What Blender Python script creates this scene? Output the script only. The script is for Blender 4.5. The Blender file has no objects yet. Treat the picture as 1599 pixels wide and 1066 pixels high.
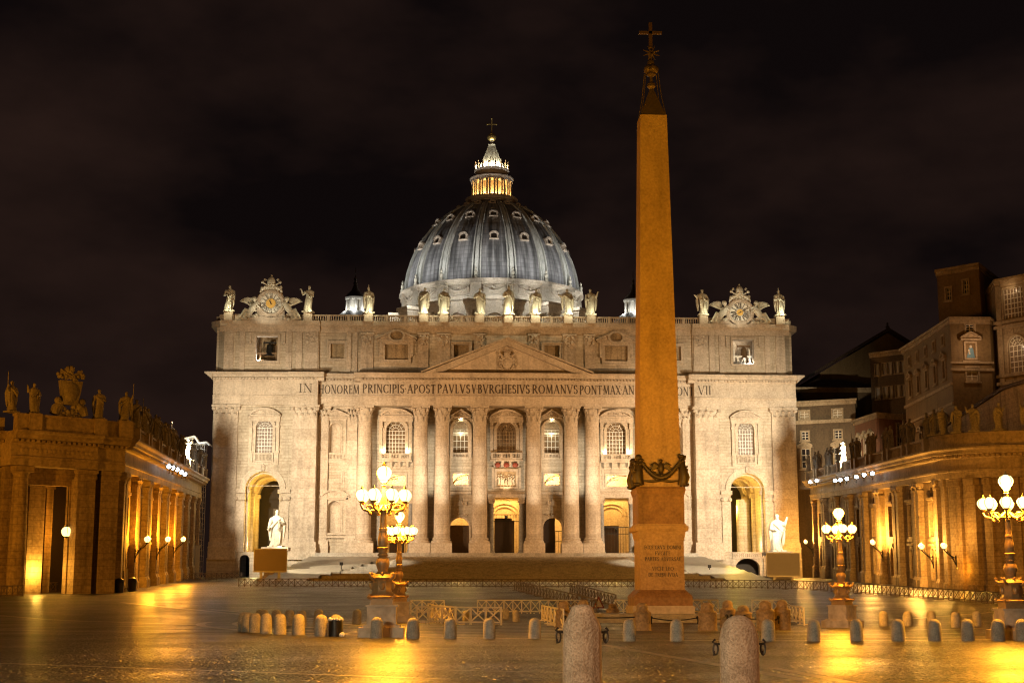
import bpy, bmesh, math, random
from mathutils import Vector, Matrix
from mathutils.geometry import tessellate_polygon
R = math.radians
PI = math.pi
sc = bpy.context.scene
COL = sc.collection
random.seed(7)

# ------------------------------------------------------------------ camera, sky, exposure
CAM_LOC = (-12.0, 0.0, 1.7); CAM_YAW = 2.55; CAM_PITCH = 9.6; CAM_F = 2340.0
cd = bpy.data.cameras.new('camera'); cam = bpy.data.objects.new('camera', cd); COL.objects.link(cam)
cd.sensor_width = 36; cd.lens = CAM_F / 1599 * 36; cd.clip_start = 0.3; cd.clip_end = 3000
cam.location = CAM_LOC; cam.rotation_euler = (R(90 + CAM_PITCH), 0, R(-CAM_YAW))
sc.camera = cam
W = bpy.data.worlds.new('World'); sc.world = W; W.use_nodes = True
wn = W.node_tree.nodes; wl = W.node_tree.links; wn.clear()
wo = wn.new('ShaderNodeOutputWorld'); wb = wn.new('ShaderNodeBackground')
wt = wn.new('ShaderNodeTexCoord'); wm = wn.new('ShaderNodeMapping'); wm.inputs['Scale'].default_value = (3.0, 3.0, 6.0)
wz = wn.new('ShaderNodeTexNoise'); wz.inputs['Scale'].default_value = 1.3; wz.inputs['Detail'].default_value = 5; wz.inputs['Roughness'].default_value = .55
wr = wn.new('ShaderNodeValToRGB')
wr.color_ramp.elements[0].position = .40; wr.color_ramp.elements[0].color = (.0042, .0026, .0026, 1)
wr.color_ramp.elements[1].position = .72; wr.color_ramp.elements[1].color = (.021, .0105, .0078, 1)
wl.new(wt.outputs['Generated'], wm.inputs['Vector']); wl.new(wm.outputs['Vector'], wz.inputs['Vector'])
wl.new(wz.outputs['Fac'], wr.inputs['Fac']); wl.new(wr.outputs['Color'], wb.inputs['Color'])
wb.inputs['Strength'].default_value = 1.0
wl.new(wb.outputs['Background'], wo.inputs['Surface'])
sc.view_settings.view_transform = 'Standard'; sc.view_settings.look = 'None'
sc.view_settings.exposure = 0; sc.view_settings.gamma = 1
sc.render.engine = 'CYCLES'
sc.cycles.use_denoising = True
sc.cycles.denoising_prefilter = 'ACCURATE'
sc.render.film_transparent = False
sc.cycles.filter_width = 1.2
sc.cycles.max_bounces = 5; sc.cycles.diffuse_bounces = 3; sc.cycles.glossy_bounces = 3
sc.cycles.transmission_bounces = 3; sc.cycles.transparent_max_bounces = 6
sc.cycles.sample_clamp_indirect = 4; sc.cycles.sample_clamp_direct = 0
sc.cycles.caustics_reflective = False; sc.cycles.caustics_refractive = False

# ------------------------------------------------------------------ layout helpers (pixel of the photograph -> point in the place)
_y, _p = R(CAM_YAW), R(CAM_PITCH)
FW = Vector((math.sin(_y) * math.cos(_p), math.cos(_y) * math.cos(_p), math.sin(_p)))
RT = Vector((math.cos(_y), -math.sin(_y), 0))
UP = Vector((-math.sin(_y) * math.sin(_p), -math.cos(_y) * math.sin(_p), math.cos(_p)))
CL = Vector(CAM_LOC)
def ray(px, py): return FW + RT * ((px - 799.5) / CAM_F) + UP * ((533 - py) / CAM_F)
def at(px, py, Y):
    d = ray(px, py); return CL + d * ((Y - CL.y) / d.y)
def X(px, Y, py=800): return at(px, py, Y).x
def Z(py, Y, px=791): return at(px, py, Y).z
def proj(v):
    d = Vector(v) - CL; k = d.dot(FW); return 799.5 + CAM_F * d.dot(RT) / k, 533 - CAM_F * d.dot(UP) / k
GP = [(-60, 0), (105, 0), (130, .75), (160, 1.7), (200, 2.8), (240, 3.8), (285, 5.0), (330, 5.2), (700, 5.2)]
def g(y):
    for (a, b), (c, d) in zip(GP, GP[1:]):
        if y <= c: return b + (d - b) * max(0, (y - a)) / (c - a)
    return GP[-1][1]
def gp(px, py):
    d = ray(px, py); lo = 5
    for i in range(3000):
        t = 5 + i * .1
        p = CL + d * t
        if p.z <= g(p.y): return Vector((p.x, p.y, g(p.y)))
    return CL + d * 300

# ------------------------------------------------------------------ object helpers
def link(name, data=None, parent=None):
    o = bpy.data.objects.new(name, data); COL.objects.link(o)
    if parent: o.parent = parent; KID.setdefault(parent.name, []).append(o)
    return o
KID = {}
def tag(o, label, cat, group=None, kind=None):
    if label: o['label'] = label
    if cat: o['category'] = cat
    if group: o['group'] = group
    if kind: o['kind'] = kind
    return o
def thing(name, label, cat, loc=(0, 0, 0), rz=0, group=None):
    o = link(name); o.location = loc; o.rotation_euler = (0, 0, rz); o.empty_display_size = .3
    return tag(o, label, cat, group)
def origin(o):
    v = Vector((0, 0, 0))
    while o: v += Vector(o.location); o = o.parent
    return v
def copy_tree(o, parent=None):
    c = o.copy(); COL.objects.link(c)
    if parent: c.parent = parent; KID.setdefault(parent.name, []).append(c)
    for ch in KID.get(o.name, []): copy_tree(ch, c)
    return c
def dup(o, loc, rz=None, scale=None, label=None, group=None):
    c = copy_tree(o); c.location = loc
    if rz is not None: c.rotation_euler = (0, 0, rz)
    if scale is not None: c.scale = (scale,) * 3 if not isinstance(scale, tuple) else scale
    if label: c['label'] = label
    if group: c['group'] = group
    return c

class MB:
    def __init__(self): self.b = bmesh.new()
    def face(self, pts):
        vs = [self.b.verts.new(p) for p in pts]
        try: return self.b.faces.new(vs)
        except ValueError: return None
    def box(self, x0, x1, y0, y1, z0, z1):
        v = [self.b.verts.new(p) for p in ((x0, y0, z0), (x1, y0, z0), (x1, y1, z0), (x0, y1, z0), (x0, y0, z1), (x1, y0, z1), (x1, y1, z1), (x0, y1, z1))]
        for f in ((0, 3, 2, 1), (4, 5, 6, 7), (0, 1, 5, 4), (1, 2, 6, 5), (2, 3, 7, 6), (3, 0, 4, 7)): self.b.faces.new([v[i] for i in f])
        return self
    def cbox(self, c, s, rz=0, ry=0):
        n0 = len(self.b.verts)
        self.box(-s[0] / 2, s[0] / 2, -s[1] / 2, s[1] / 2, -s[2] / 2, s[2] / 2)
        self.b.verts.ensure_lookup_table()
        m = Matrix.Translation(c) @ Matrix.Rotation(rz, 4, 'Z') @ Matrix.Rotation(ry, 4, 'Y')
        for v in self.b.verts[n0:]: v.co = m @ v.co
        return self
    def frustum(self, c, z0, z1, a0, b0, a1, b1):
        x, y = c
        v = [self.b.verts.new(p) for p in ((x - a0, y - b0, z0), (x + a0, y - b0, z0), (x + a0, y + b0, z0), (x - a0, y + b0, z0), (x - a1, y - b1, z1), (x + a1, y - b1, z1), (x + a1, y + b1, z1), (x - a1, y + b1, z1))]
        for f in ((0, 3, 2, 1), (4, 5, 6, 7), (0, 1, 5, 4), (1, 2, 6, 5), (2, 3, 7, 6), (3, 0, 4, 7)): self.b.faces.new([v[i] for i in f])
        return self
    def prism(self, pts, y0, y1):            # polygon in x,z pushed from y0 to y1
        a = [self.b.verts.new((x, y0, z)) for x, z in pts]; c = [self.b.verts.new((x, y1, z)) for x, z in pts]
        n = len(pts); self.b.faces.new(a); self.b.faces.new(c[::-1])
        for i in range(n): self.b.faces.new((a[i], c[i], c[(i + 1) % n], a[(i + 1) % n]))
        return self
    def prismx(self, pts, x0, x1):           # polygon in y,z pushed along x
        a = [self.b.verts.new((x0, y, z)) for y, z in pts]; c = [self.b.verts.new((x1, y, z)) for y, z in pts]
        n = len(pts); self.b.faces.new(a); self.b.faces.new(c[::-1])
        for i in range(n): self.b.faces.new((a[i], c[i], c[(i + 1) % n], a[(i + 1) % n]))
        return self
    def prismz(self, pts, z0, z1):
        a = [self.b.verts.new((x, y, z0)) for x, y in pts]; c = [self.b.verts.new((x, y, z1)) for x, y in pts]
        n = len(pts); self.b.faces.new(a[::-1]); self.b.faces.new(c)
        for i in range(n): self.b.faces.new((a[i], a[(i + 1) % n], c[(i + 1) % n], c[i]))
        return self
    def lathe(self, prof, c=(0, 0), seg=24, a0=0, a1=2 * PI, cap=True, fold=None):
        full = abs(a1 - a0 - 2 * PI) < 1e-6; n = seg if full else seg + 1; rows = []
        for r, z in prof:
            row = []
            for i in range(n):
                a = a0 + (a1 - a0) * i / seg; rr = r if fold is None else fold(r, z, a)
                row.append(self.b.verts.new((c[0] + rr * math.cos(a), c[1] + rr * math.sin(a), z)))
            rows.append(row)
        for ra, rb in zip(rows, rows[1:]):
            for i in range(seg):
                j = (i + 1) % n
                self.b.faces.new((ra[i], ra[j], rb[j], rb[i]))
        if cap and full:
            if prof[0][0] > 1e-4: self.b.faces.new(rows[0][::-1])
            if prof[-1][0] > 1e-4: self.b.faces.new(rows[-1])
        return self
    def tube(self, pts, rad, seg=8, cap=True, sq=1.0):
        pts = [Vector(p) for p in pts]; rows = []
        if not isinstance(rad, (list, tuple)): rad = [rad] * len(pts)
        ref = None
        for i, p in enumerate(pts):
            t = (pts[min(i + 1, len(pts) - 1)] - pts[max(i - 1, 0)])
            if t.length < 1e-9: t = Vector((0, 0, 1))
            t.normalize()
            if ref is None: ref = Vector((1, 0, 0)) if abs(t.x) < .8 else Vector((0, 1, 0))
            u = (ref - t * ref.dot(t)).normalized(); w = t.cross(u); ref = u
            rows.append([self.b.verts.new(p + (u * math.cos(2 * PI * k / seg) + w * math.sin(2 * PI * k / seg) * sq) * rad[i]) for k in range(seg)])
        for a, c in zip(rows, rows[1:]):
            for k in range(seg): self.b.faces.new((a[k], a[(k + 1) % seg], c[(k + 1) % seg], c[k]))
        if cap: self.b.faces.new(rows[0][::-1]); self.b.faces.new(rows[-1])
        return self
    def ball(self, c, r, seg=10, sz=None):
        rx, ry, rz = (r, r, r) if sz is None else sz
        m = Matrix.Translation(c) @ Matrix.Diagonal((rx, ry, rz, 1))
        bmesh.ops.create_uvsphere(self.b, u_segments=seg, v_segments=max(5, seg * 2 // 3), radius=1, matrix=m)
        return self
    def panel(self, x0, x1, z0, z1, y, holes=(), depth=1.0, ends=True):   # a wall face with openings and their reveals
        outer = [Vector((x0, z0, 0)), Vector((x1, z0, 0)), Vector((x1, z1, 0)), Vector((x0, z1, 0))]
        loops = [outer] + [[Vector((p[0], p[1], 0)) for p in h] for h in holes]
        flat = [p for l in loops for p in l]
        vs = [self.b.verts.new((p.x, y, p.y)) for p in flat]
        for t in tessellate_polygon(loops):
            try: self.b.faces.new([vs[i] for i in t])
            except ValueError: pass
        for h in holes:
            for i in range(len(h)):
                p, q = h[i], h[(i + 1) % len(h)]
                self.face(((p[0], y, p[1]), (q[0], y, q[1]), (q[0], y + depth, q[1]), (p[0], y + depth, p[1])))
        if ends:
            o = [(x0, z0), (x1, z0), (x1, z1), (x0, z1)]
            for i in range(4):
                p, q = o[i], o[(i + 1) % 4]
                self.face(((p[0], y, p[1]), (q[0], y, q[1]), (q[0], y + depth, q[1]), (p[0], y + depth, p[1])))
        return self
    def ring(self, inner, outer, y0, y1):    # band between two matching outlines
        n = len(inner)
        for i in range(n - 1):
            a, b_, c, d = inner[i], inner[i + 1], outer[i + 1], outer[i]
            self.prism([a, b_, c, d], y0, y1)
        return self
    def build(self, name, mat, parent=None, xf=None, smooth=35, world=True):
        b = self.b
        if xf:
            for v in b.verts: v.co = xf(v.co.x, v.co.y, v.co.z)
        if parent is not None and world:
            off = origin(parent)
            for v in b.verts: v.co -= off
        bmesh.ops.recalc_face_normals(b, faces=b.faces)
        me = bpy.data.meshes.new(name); b.to_mesh(me); b.free()
        me.materials.append(mat)
        if smooth:
            for p in me.polygons: p.use_smooth = True
            me.set_sharp_from_angle(angle=R(smooth))
        return link(name, me, parent)
def shared(name, src, parent, loc=(0, 0, 0)):
    o = link(name, src.data, parent); o.location = loc; return o

def arch(cx, h, zb, zs, n=10, flat=1.0):     # outline of a round-headed opening
    return [(cx - h, zb)] + [(cx - h * math.cos(PI * i / n), zs + h * flat * math.sin(PI * i / n)) for i in range(n + 1)] + [(cx + h, zb)]
def rect(x0, x1, z0, z1): return [(x0, z0), (x0, z1), (x1, z1), (x1, z0)]

# ------------------------------------------------------------------ materials
def newmat(name):
    m = bpy.data.materials.new(name); m.use_nodes = True
    nt = m.node_tree; return m, nt, nt.nodes['Principled BSDF']
def stone(name, c1, c2, rough=.75, course=None, bump=.4, sc1=.25, sc2=3.0, streak=.35, spec=.3):
    m, nt, bs = newmat(name); N, L = nt.nodes, nt.links
    tc = N.new('ShaderNodeTexCoord')
    n1 = N.new('ShaderNodeTexNoise'); n1.inputs['Scale'].default_value = sc1; n1.inputs['Detail'].default_value = 6; n1.inputs['Roughness'].default_value = .65
    n2 = N.new('ShaderNodeTexNoise'); n2.inputs['Scale'].default_value = sc2; n2.inputs['Detail'].default_value = 5
    mp = N.new('ShaderNodeMapping'); mp.inputs['Scale'].default_value = (1.2, 1.2, .12)
    n3 = N.new('ShaderNodeTexNoise'); n3.inputs['Scale'].default_value = .9; n3.inputs['Detail'].default_value = 5
    for n in (n1, n2): L.new(tc.outputs['Object'], n.inputs['Vector'])
    L.new(tc.outputs['Object'], mp.inputs['Vector']); L.new(mp.outputs['Vector'], n3.inputs['Vector'])
    add = N.new('ShaderNodeMath'); add.operation = 'ADD'; L.new(n1.outputs['Fac'], add.inputs[0]); L.new(n2.outputs['Fac'], add.inputs[1])
    mr = N.new('ShaderNodeMapRange'); mr.inputs['From Min'].default_value = .75; mr.inputs['From Max'].default_value = 1.25
    L.new(add.outputs[0], mr.inputs['Value'])
    mx = N.new('ShaderNodeMix'); mx.data_type = 'RGBA'; mx.inputs[6].default_value = (*c1, 1); mx.inputs[7].default_value = (*c2, 1)
    L.new(mr.outputs['Result'], mx.inputs[0])
    st = N.new('ShaderNodeMapRange'); st.inputs['From Min'].default_value = .52; st.inputs['From Max'].default_value = .75
    st.inputs['To Min'].default_value = 1; st.inputs['To Max'].default_value = 1 - streak
    L.new(n3.outputs['Fac'], st.inputs['Value'])
    mu = N.new('ShaderNodeMix'); mu.data_type = 'RGBA'; mu.blend_type = 'MULTIPLY'; mu.inputs[0].default_value = 1
    L.new(mx.outputs[2], mu.inputs[6]); L.new(st.outputs['Result'], mu.inputs[7])
    out = mu.outputs[2]; hgt = n2.outputs['Fac']
    if course:
        sp = N.new('ShaderNodeSeparateXYZ'); L.new(tc.outputs['Object'], sp.inputs[0])
        ad = N.new('ShaderNodeMath'); ad.operation = 'ADD'; L.new(sp.outputs['X'], ad.inputs[0]); L.new(sp.outputs['Y'], ad.inputs[1])
        cb = N.new('ShaderNodeCombineXYZ'); L.new(ad.outputs[0], cb.inputs['X']); L.new(sp.outputs['Z'], cb.inputs['Y'])
        br = N.new('ShaderNodeTexBrick'); br.inputs['Scale'].default_value = 1
        br.inputs['Brick Width'].default_value = course[0]; br.inputs['Row Height'].default_value = course[1]
        br.inputs['Mortar Size'].default_value = course[2] if len(course) > 2 else .03; br.inputs['Mortar Smooth'].default_value = .3
        br.inputs['Color1'].default_value = (1, 1, 1, 1); br.inputs['Color2'].default_value = (.83, .82, .80, 1); br.inputs['Mortar'].default_value = (.5, .46, .42, 1)
        L.new(cb.outputs[0], br.inputs['Vector'])
        m2 = N.new('ShaderNodeMix'); m2.data_type = 'RGBA'; m2.blend_type = 'MULTIPLY'; m2.inputs[0].default_value = 1
        L.new(out, m2.inputs[6]); L.new(br.outputs['Color'], m2.inputs[7]); out = m2.outputs[2]
        sb = N.new('ShaderNodeMath'); sb.operation = 'SUBTRACT'; L.new(n2.outputs['Fac'], sb.inputs[0]); L.new(br.outputs['Fac'], sb.inputs[1]); hgt = sb.outputs[0]
    L.new(out, bs.inputs['Base Color']); bs.inputs['Roughness'].default_value = rough
    bs.inputs['Specular IOR Level'].default_value = spec
    bu = N.new('ShaderNodeBump'); bu.inputs['Strength'].default_value = bump; bu.inputs['Distance'].default_value = .06
    L.new(hgt, bu.inputs['Height']); L.new(bu.outputs['Normal'], bs.inputs['Normal'])
    return m
def plain(name, c, rough=.5, metal=0.0, var=.25, scale=4, bump=.15, spec=.5):
    m, nt, bs = newmat(name); N, L = nt.nodes, nt.links
    tc = N.new('ShaderNodeTexCoord'); n = N.new('ShaderNodeTexNoise'); n.inputs['Scale'].default_value = scale; n.inputs['Detail'].default_value = 5
    L.new(tc.outputs['Object'], n.inputs['Vector'])
    mx = N.new('ShaderNodeMix'); mx.data_type = 'RGBA'
    mx.inputs[6].default_value = (*[x * (1 - var) for x in c], 1); mx.inputs[7].default_value = (*[min(1, x * (1 + var)) for x in c], 1)
    L.new(n.outputs['Fac'], mx.inputs[0]); L.new(mx.outputs[2], bs.inputs['Base Color'])
    bs.inputs['Roughness'].default_value = rough; bs.inputs['Metallic'].default_value = metal; bs.inputs['Specular IOR Level'].default_value = spec
    bu = N.new('ShaderNodeBump'); bu.inputs['Strength'].default_value = bump; bu.inputs['Distance'].default_value = .02
    L.new(n.outputs['Fac'], bu.inputs['Height']); L.new(bu.outputs['Normal'], bs.inputs['Normal'])
    return m
def glow(name, c, s):
    m, nt, bs = newmat(name); bs.inputs['Base Color'].default_value = (*c, 1)
    bs.inputs['Emission Color'].default_value = (*c, 1); bs.inputs['Emission Strength'].default_value = s
    return m
def translucent(name, c):
    m, nt, bs = newmat(name); N, L = nt.nodes, nt.links
    t = N.new('ShaderNodeBsdfTranslucent'); t.inputs['Color'].default_value = (*c, 1)
    d = N.new('ShaderNodeBsdfDiffuse'); d.inputs['Color'].default_value = (*c, 1)
    mx = N.new('ShaderNodeMixShader'); mx.inputs[0].default_value = .4
    L.new(t.outputs[0], mx.inputs[1]); L.new(d.outputs[0], mx.inputs[2]); L.new(mx.outputs[0], N['Material Output'].inputs['Surface'])
    return m
M = {}
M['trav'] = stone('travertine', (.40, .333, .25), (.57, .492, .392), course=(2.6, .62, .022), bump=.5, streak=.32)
M['trav_plain'] = stone('carved travertine', (.36, .295, .225), (.59, .50, .40), bump=.35, streak=.25)
M['trav_shaft'] = stone('column travertine', (.36, .295, .23), (.61, .515, .415), course=(30, 1.9, .02), bump=.35, streak=.28)
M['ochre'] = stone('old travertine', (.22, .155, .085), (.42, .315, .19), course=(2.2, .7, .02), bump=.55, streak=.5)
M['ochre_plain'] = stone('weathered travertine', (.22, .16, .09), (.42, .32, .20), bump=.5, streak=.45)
M['statue'] = stone('statue marble', (.42, .39, .31), (.66, .62, .52), bump=.3, sc1=1, sc2=6, streak=.4)
M['statue_dark'] = stone('weathered statue stone', (.16, .13, .095), (.34, .29, .21), bump=.5, sc1=1, sc2=6, streak=.5)
M['granite'] = stone('red granite', (.34, .212, .095), (.54, .355, .17), rough=.62, bump=.6, sc1=.35, sc2=6, streak=.3)
M['granite_dark'] = stone('dark red granite', (.20, .105, .045), (.34, .19, .08), rough=.6, bump=.3, sc1=.7, sc2=6, streak=.35)
M['granite_old'] = stone('weathered granite', (.17, .115, .06), (.36, .25, .14), rough=.7, bump=.6, sc1=1.5, sc2=9, streak=.4)
M['bollard'] = stone('bollard granite', (.29, .225, .155), (.60, .485, .365), rough=.7, bump=.9, sc1=2.2, sc2=30, streak=.45)
M['bollard_grey'] = stone('grey bollard stone', (.22, .20, .17), (.42, .38, .32), rough=.7, bump=.6, sc1=4, sc2=25, streak=.3)
M['lead'] = None
M['bronze'] = plain('dark bronze', (.15, .105, .05), .5, .45, .4, 6)
M['iron'] = plain('black iron', (.02, .018, .016), .45, .6)
M['bronze_dark'] = plain('blackened bronze', (.07, .05, .026), .5, .5, .4, 6)
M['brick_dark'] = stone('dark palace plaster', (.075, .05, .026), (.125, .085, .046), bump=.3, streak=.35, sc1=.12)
M['lamp_bronze'] = plain('warm lamp bronze', (.32, .20, .09), .45, .15, .3, 7)
M['iron_brown'] = plain('brown cast iron', (.16, .10, .05), .5, .4, .35, 7)
M['gold'] = plain('gilt bronze', (.75, .55, .2), .35, .9)
M['white'] = plain('white paint', (.72, .70, .64), .5, 0, .08)
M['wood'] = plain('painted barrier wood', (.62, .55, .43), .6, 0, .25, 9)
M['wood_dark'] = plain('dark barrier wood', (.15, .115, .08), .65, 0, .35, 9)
M['door'] = plain('dark bronze door', (.10, .055, .025), .5, .2, .4, 3)
M['door_dark'] = plain('black bronze door', (.03, .016, .01), .5, .2, .4, 3)
M['dark'] = plain('painted interior shade', (.03, .022, .016), .9, 0, .3)  # near black colour standing in for shade inside openings
M['glass'] = plain('night window glass', (.03, .026, .026), .12, 0, .4, .5, 0, .6)
M['glass_brown'] = plain('curtained window glass', (.19, .135, .085), .2, 0, .3, .8, 0, .5)
M['curtain'] = translucent('window blind', (.75, .72, .68))
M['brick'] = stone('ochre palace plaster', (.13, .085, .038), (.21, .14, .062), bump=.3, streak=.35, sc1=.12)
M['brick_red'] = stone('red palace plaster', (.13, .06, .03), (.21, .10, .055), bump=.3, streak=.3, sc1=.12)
M['roof'] = stone('roof tiles', (.06, .04, .03), (.12, .08, .055), course=(.5, .5, .08), bump=.8)
M['screen'] = plain('video screen panel', (.20, .155, .12), .55, 0, .08, 1.5)
M['screen_edge'] = plain('screen frame', (.33, .31, .29), .4, .3)
M['red'] = plain('red drapery', (.24, .05, .03), .7)
M['tubes'] = plain('scaffold tube', (.30, .27, .23), .45, .5)
M['lamp_glow'] = glow('sodium lantern glass', (1, .80, .30), 3.2)
M['lamp_small'] = glow('wall lantern glass', (1, .76, .26), 2.8)
M['flood'] = glow('floodlight lens', (.80, .9, 1), 30)
M['flood_warm'] = glow('uplight lens', (1, .92, .72), 25)
M['numerals'] = plain('grey clock numerals', (.12, .10, .08), .6)
M['letters'] = plain('dark inlaid letters', (.085, .06, .038), .6)
M['dial'] = plain('clock face enamel', (.72, .70, .62), .5, 0, .08)
M['dial_mid'] = plain('clock centre gilding', (.75, .47, .12), .5, .1, .1)

# cobbles: small setts, damp, so the lamps streak in them
def cobbles():
    m, nt, bs = newmat('damp cobblestones'); N, L = nt.nodes, nt.links
    tc = N.new('ShaderNodeTexCoord')
    v = N.new('ShaderNodeTexVoronoi'); v.inputs['Scale'].default_value = 6.5; v.inputs['Randomness'].default_value = .9
    e = N.new('ShaderNodeTexVoronoi'); e.feature = 'DISTANCE_TO_EDGE'; e.inputs['Scale'].default_value = 6.5; e.inputs['Randomness'].default_value = .9
    n = N.new('ShaderNodeTexNoise'); n.inputs['Scale'].default_value = .22; n.inputs['Detail'].default_value = 6
    n2 = N.new('ShaderNodeTexNoise'); n2.inputs['Scale'].default_value = 2.2; n2.inputs['Detail'].default_value = 4
    for q in (v, e, n, n2): L.new(tc.outputs['Object'], q.inputs['Vector'])
    mx = N.new('ShaderNodeMix'); mx.data_type = 'RGBA'; mx.inputs[6].default_value = (.012, .010, .008, 1); mx.inputs[7].default_value = (.075, .066, .054, 1)
    L.new(v.outputs['Color'], mx.inputs[0])
    rp = N.new('ShaderNodeMapRange'); rp.inputs['From Min'].default_value = 0; rp.inputs['From Max'].default_value = .10; rp.inputs['To Min'].default_value = .35
    L.new(e.outputs['Distance'], rp.inputs['Value'])
    mu = N.new('ShaderNodeMix'); mu.data_type = 'RGBA'; mu.blend_type = 'MULTIPLY'; mu.inputs[0].default_value = 1
    L.new(mx.outputs[2], mu.inputs[6]); L.new(rp.outputs['Result'], mu.inputs[7]); L.new(mu.outputs[2], bs.inputs['Base Color'])
    ro = N.new('ShaderNodeMapRange'); ro.inputs['From Min'].default_value = .3; ro.inputs['From Max'].default_value = .7; ro.inputs['To Min'].default_value = .29; ro.inputs['To Max'].default_value = .46
    L.new(n.outputs['Fac'], ro.inputs['Value']); L.new(ro.outputs['Result'], bs.inputs['Roughness'])
    bs.inputs['Specular IOR Level'].default_value = .28
    pw = N.new('ShaderNodeMapRange'); pw.inputs['From Max'].default_value = .22; L.new(e.outputs['Distance'], pw.inputs['Value'])
    vs = N.new('ShaderNodeSeparateColor'); L.new(v.outputs['Color'], vs.inputs[0]); ad = N.new('ShaderNodeMath'); ad.operation = 'MULTIPLY_ADD'; L.new(vs.outputs[0], ad.inputs[0]); ad.inputs[1].default_value = .5; L.new(pw.outputs['Result'], ad.inputs[2])
    bu = N.new('ShaderNodeBump'); bu.inputs['Strength'].default_value = 1.0; bu.inputs['Distance'].default_value = .05
    L.new(ad.outputs[0], bu.inputs['Height']); L.new(bu.outputs['Normal'], bs.inputs['Normal'])
    return m
M['cobbles'] = cobbles()
M['paving'] = stone('travertine paving', (.17, .15, .12), (.30, .27, .22), rough=.42, bump=.35, sc1=1, sc2=6, spec=.5)
M['steps'] = stone('worn step stone', (.27, .24, .20), (.43, .39, .33), rough=.6, bump=.3, sc1=.6, sc2=4)
def lead():
    m, nt, bs = newmat('dome lead'); N, L = nt.nodes, nt.links
    tc = N.new('ShaderNodeTexCoord'); sp = N.new('ShaderNodeSeparateXYZ'); L.new(tc.outputs['Object'], sp.inputs[0])
    at2 = N.new('ShaderNodeMath'); at2.operation = 'ARCTAN2'; L.new(sp.outputs['X'], at2.inputs[0]); L.new(sp.outputs['Y'], at2.inputs[1])
    ml = N.new('ShaderNodeMath'); ml.operation = 'MULTIPLY'; ml.inputs[1].default_value = 22; L.new(at2.outputs[0], ml.inputs[0])
    cb = N.new('ShaderNodeCombineXYZ'); L.new(ml.outputs[0], cb.inputs['X']); L.new(sp.outputs['Z'], cb.inputs['Y'])
    br = N.new('ShaderNodeTexBrick'); br.inputs['Scale'].default_value = 1; br.inputs['Brick Width'].default_value = 1.2; br.inputs['Row Height'].default_value = 1.1
    br.inputs['Mortar Size'].default_value = .05; br.inputs['Color1'].default_value = (1, 1, 1, 1); br.inputs['Color2'].default_value = (.78, .78, .8, 1); br.inputs['Mortar'].default_value = (.5, .5, .52, 1)
    br.offset = 0
    L.new(cb.outputs[0], br.inputs['Vector'])
    mp = N.new('ShaderNodeMapping'); mp.inputs['Scale'].default_value = (1, .10, 1); L.new(cb.outputs[0], mp.inputs['Vector'])
    n = N.new('ShaderNodeTexNoise'); n.inputs['Scale'].default_value = .8; n.inputs['Detail'].default_value = 6; L.new(mp.outputs['Vector'], n.inputs['Vector'])
    cr = N.new('ShaderNodeValToRGB'); cr.color_ramp.elements[0].position = .36; cr.color_ramp.elements[0].color = (.105, .105, .105, 1)
    cr.color_ramp.elements[1].position = .62; cr.color_ramp.elements[1].color = (.36, .36, .365, 1)
    L.new(n.outputs['Fac'], cr.inputs['Fac'])
    mu = N.new('ShaderNodeMix'); mu.data_type = 'RGBA'; mu.blend_type = 'MULTIPLY'; mu.inputs[0].default_value = 1
    L.new(cr.outputs['Color'], mu.inputs[6]); L.new(br.outputs['Color'], mu.inputs[7]); L.new(mu.outputs[2], bs.inputs['Base Color'])
    bs.inputs['Roughness'].default_value = .6
    bu = N.new('ShaderNodeBump'); bu.inputs['Strength'].default_value = .6; bu.inputs['Distance'].default_value = .08; bu.invert = True
    L.new(br.outputs['Fac'], bu.inputs['Height']); L.new(bu.outputs['Normal'], bs.inputs['Normal'])
    return m
M['lead'] = lead()
M['rib'] = stone('rib lead and stone', (.40, .41, .38), (.62, .62, .57), bump=.3, streak=.4)
M['pane_lit'] = translucent('dim window blind', (.40, .33, .28))

# ------------------------------------------------------------------ lights
def point(name, loc, w, c=(1, .6, .2), rad=.2):
    l = bpy.data.lights.new(name, 'POINT'); l.energy = w; l.color = c; l.shadow_soft_size = rad
    o = link(name, l); o.location = loc; return o
def spot(name, loc, tgt, w, ang, c=(1, .8, .55), blend=.8, rad=.5):
    l = bpy.data.lights.new(name, 'SPOT'); l.energy = w; l.color = c; l.spot_size = R(ang); l.spot_blend = blend; l.shadow_soft_size = rad
    o = link(name, l); o.location = loc
    o.rotation_euler = (Vector(tgt) - Vector(loc)).to_track_quat('-Z', 'Y').to_euler(); return o
WARM = (1, .73, .44); SOD = (1, .37, .022); AMB = (1, .46, .08); COOL = (1, .985, .94)

# the floodlights of the square stand on the roofs of the two wings and light the basilica from both sides
for s in (-1, 1):
    spot('floodlight_beam', (s * 53.6, 238, 25), (s * 46.0, 292, 20), 228000 if s < 0 else 245000, 74, (1, .85, .60), 1, .3)
    spot('floodlight_beam', (s * 53.5, 250, 25), (s * 8, 292, 27), 115000, 66, (1, .58, .26), 1, .4)
    spot('floodlight_beam', (s * 52, 215, 26), (s * 42, 292, 55), 62000, 38, (1, .72, .42), 1, 1)
    spot('floodlight_beam', (s * 53.5, 246, 25), (s * 30, 262, 5.5), 150000, 26, (1, .84, .58), .25, .5)
# narrow spots without fittings, added to lift each great column off the wall
for x in (5.3, 12.65, 16.85, 27.8):
    for s in (-1, 1): spot('added_column_spot', (s * x * .985, 269, 8.4), (s * x, 291.5, 24.5), 31000, 23, (1, .86, .62), .7, .2)
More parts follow.
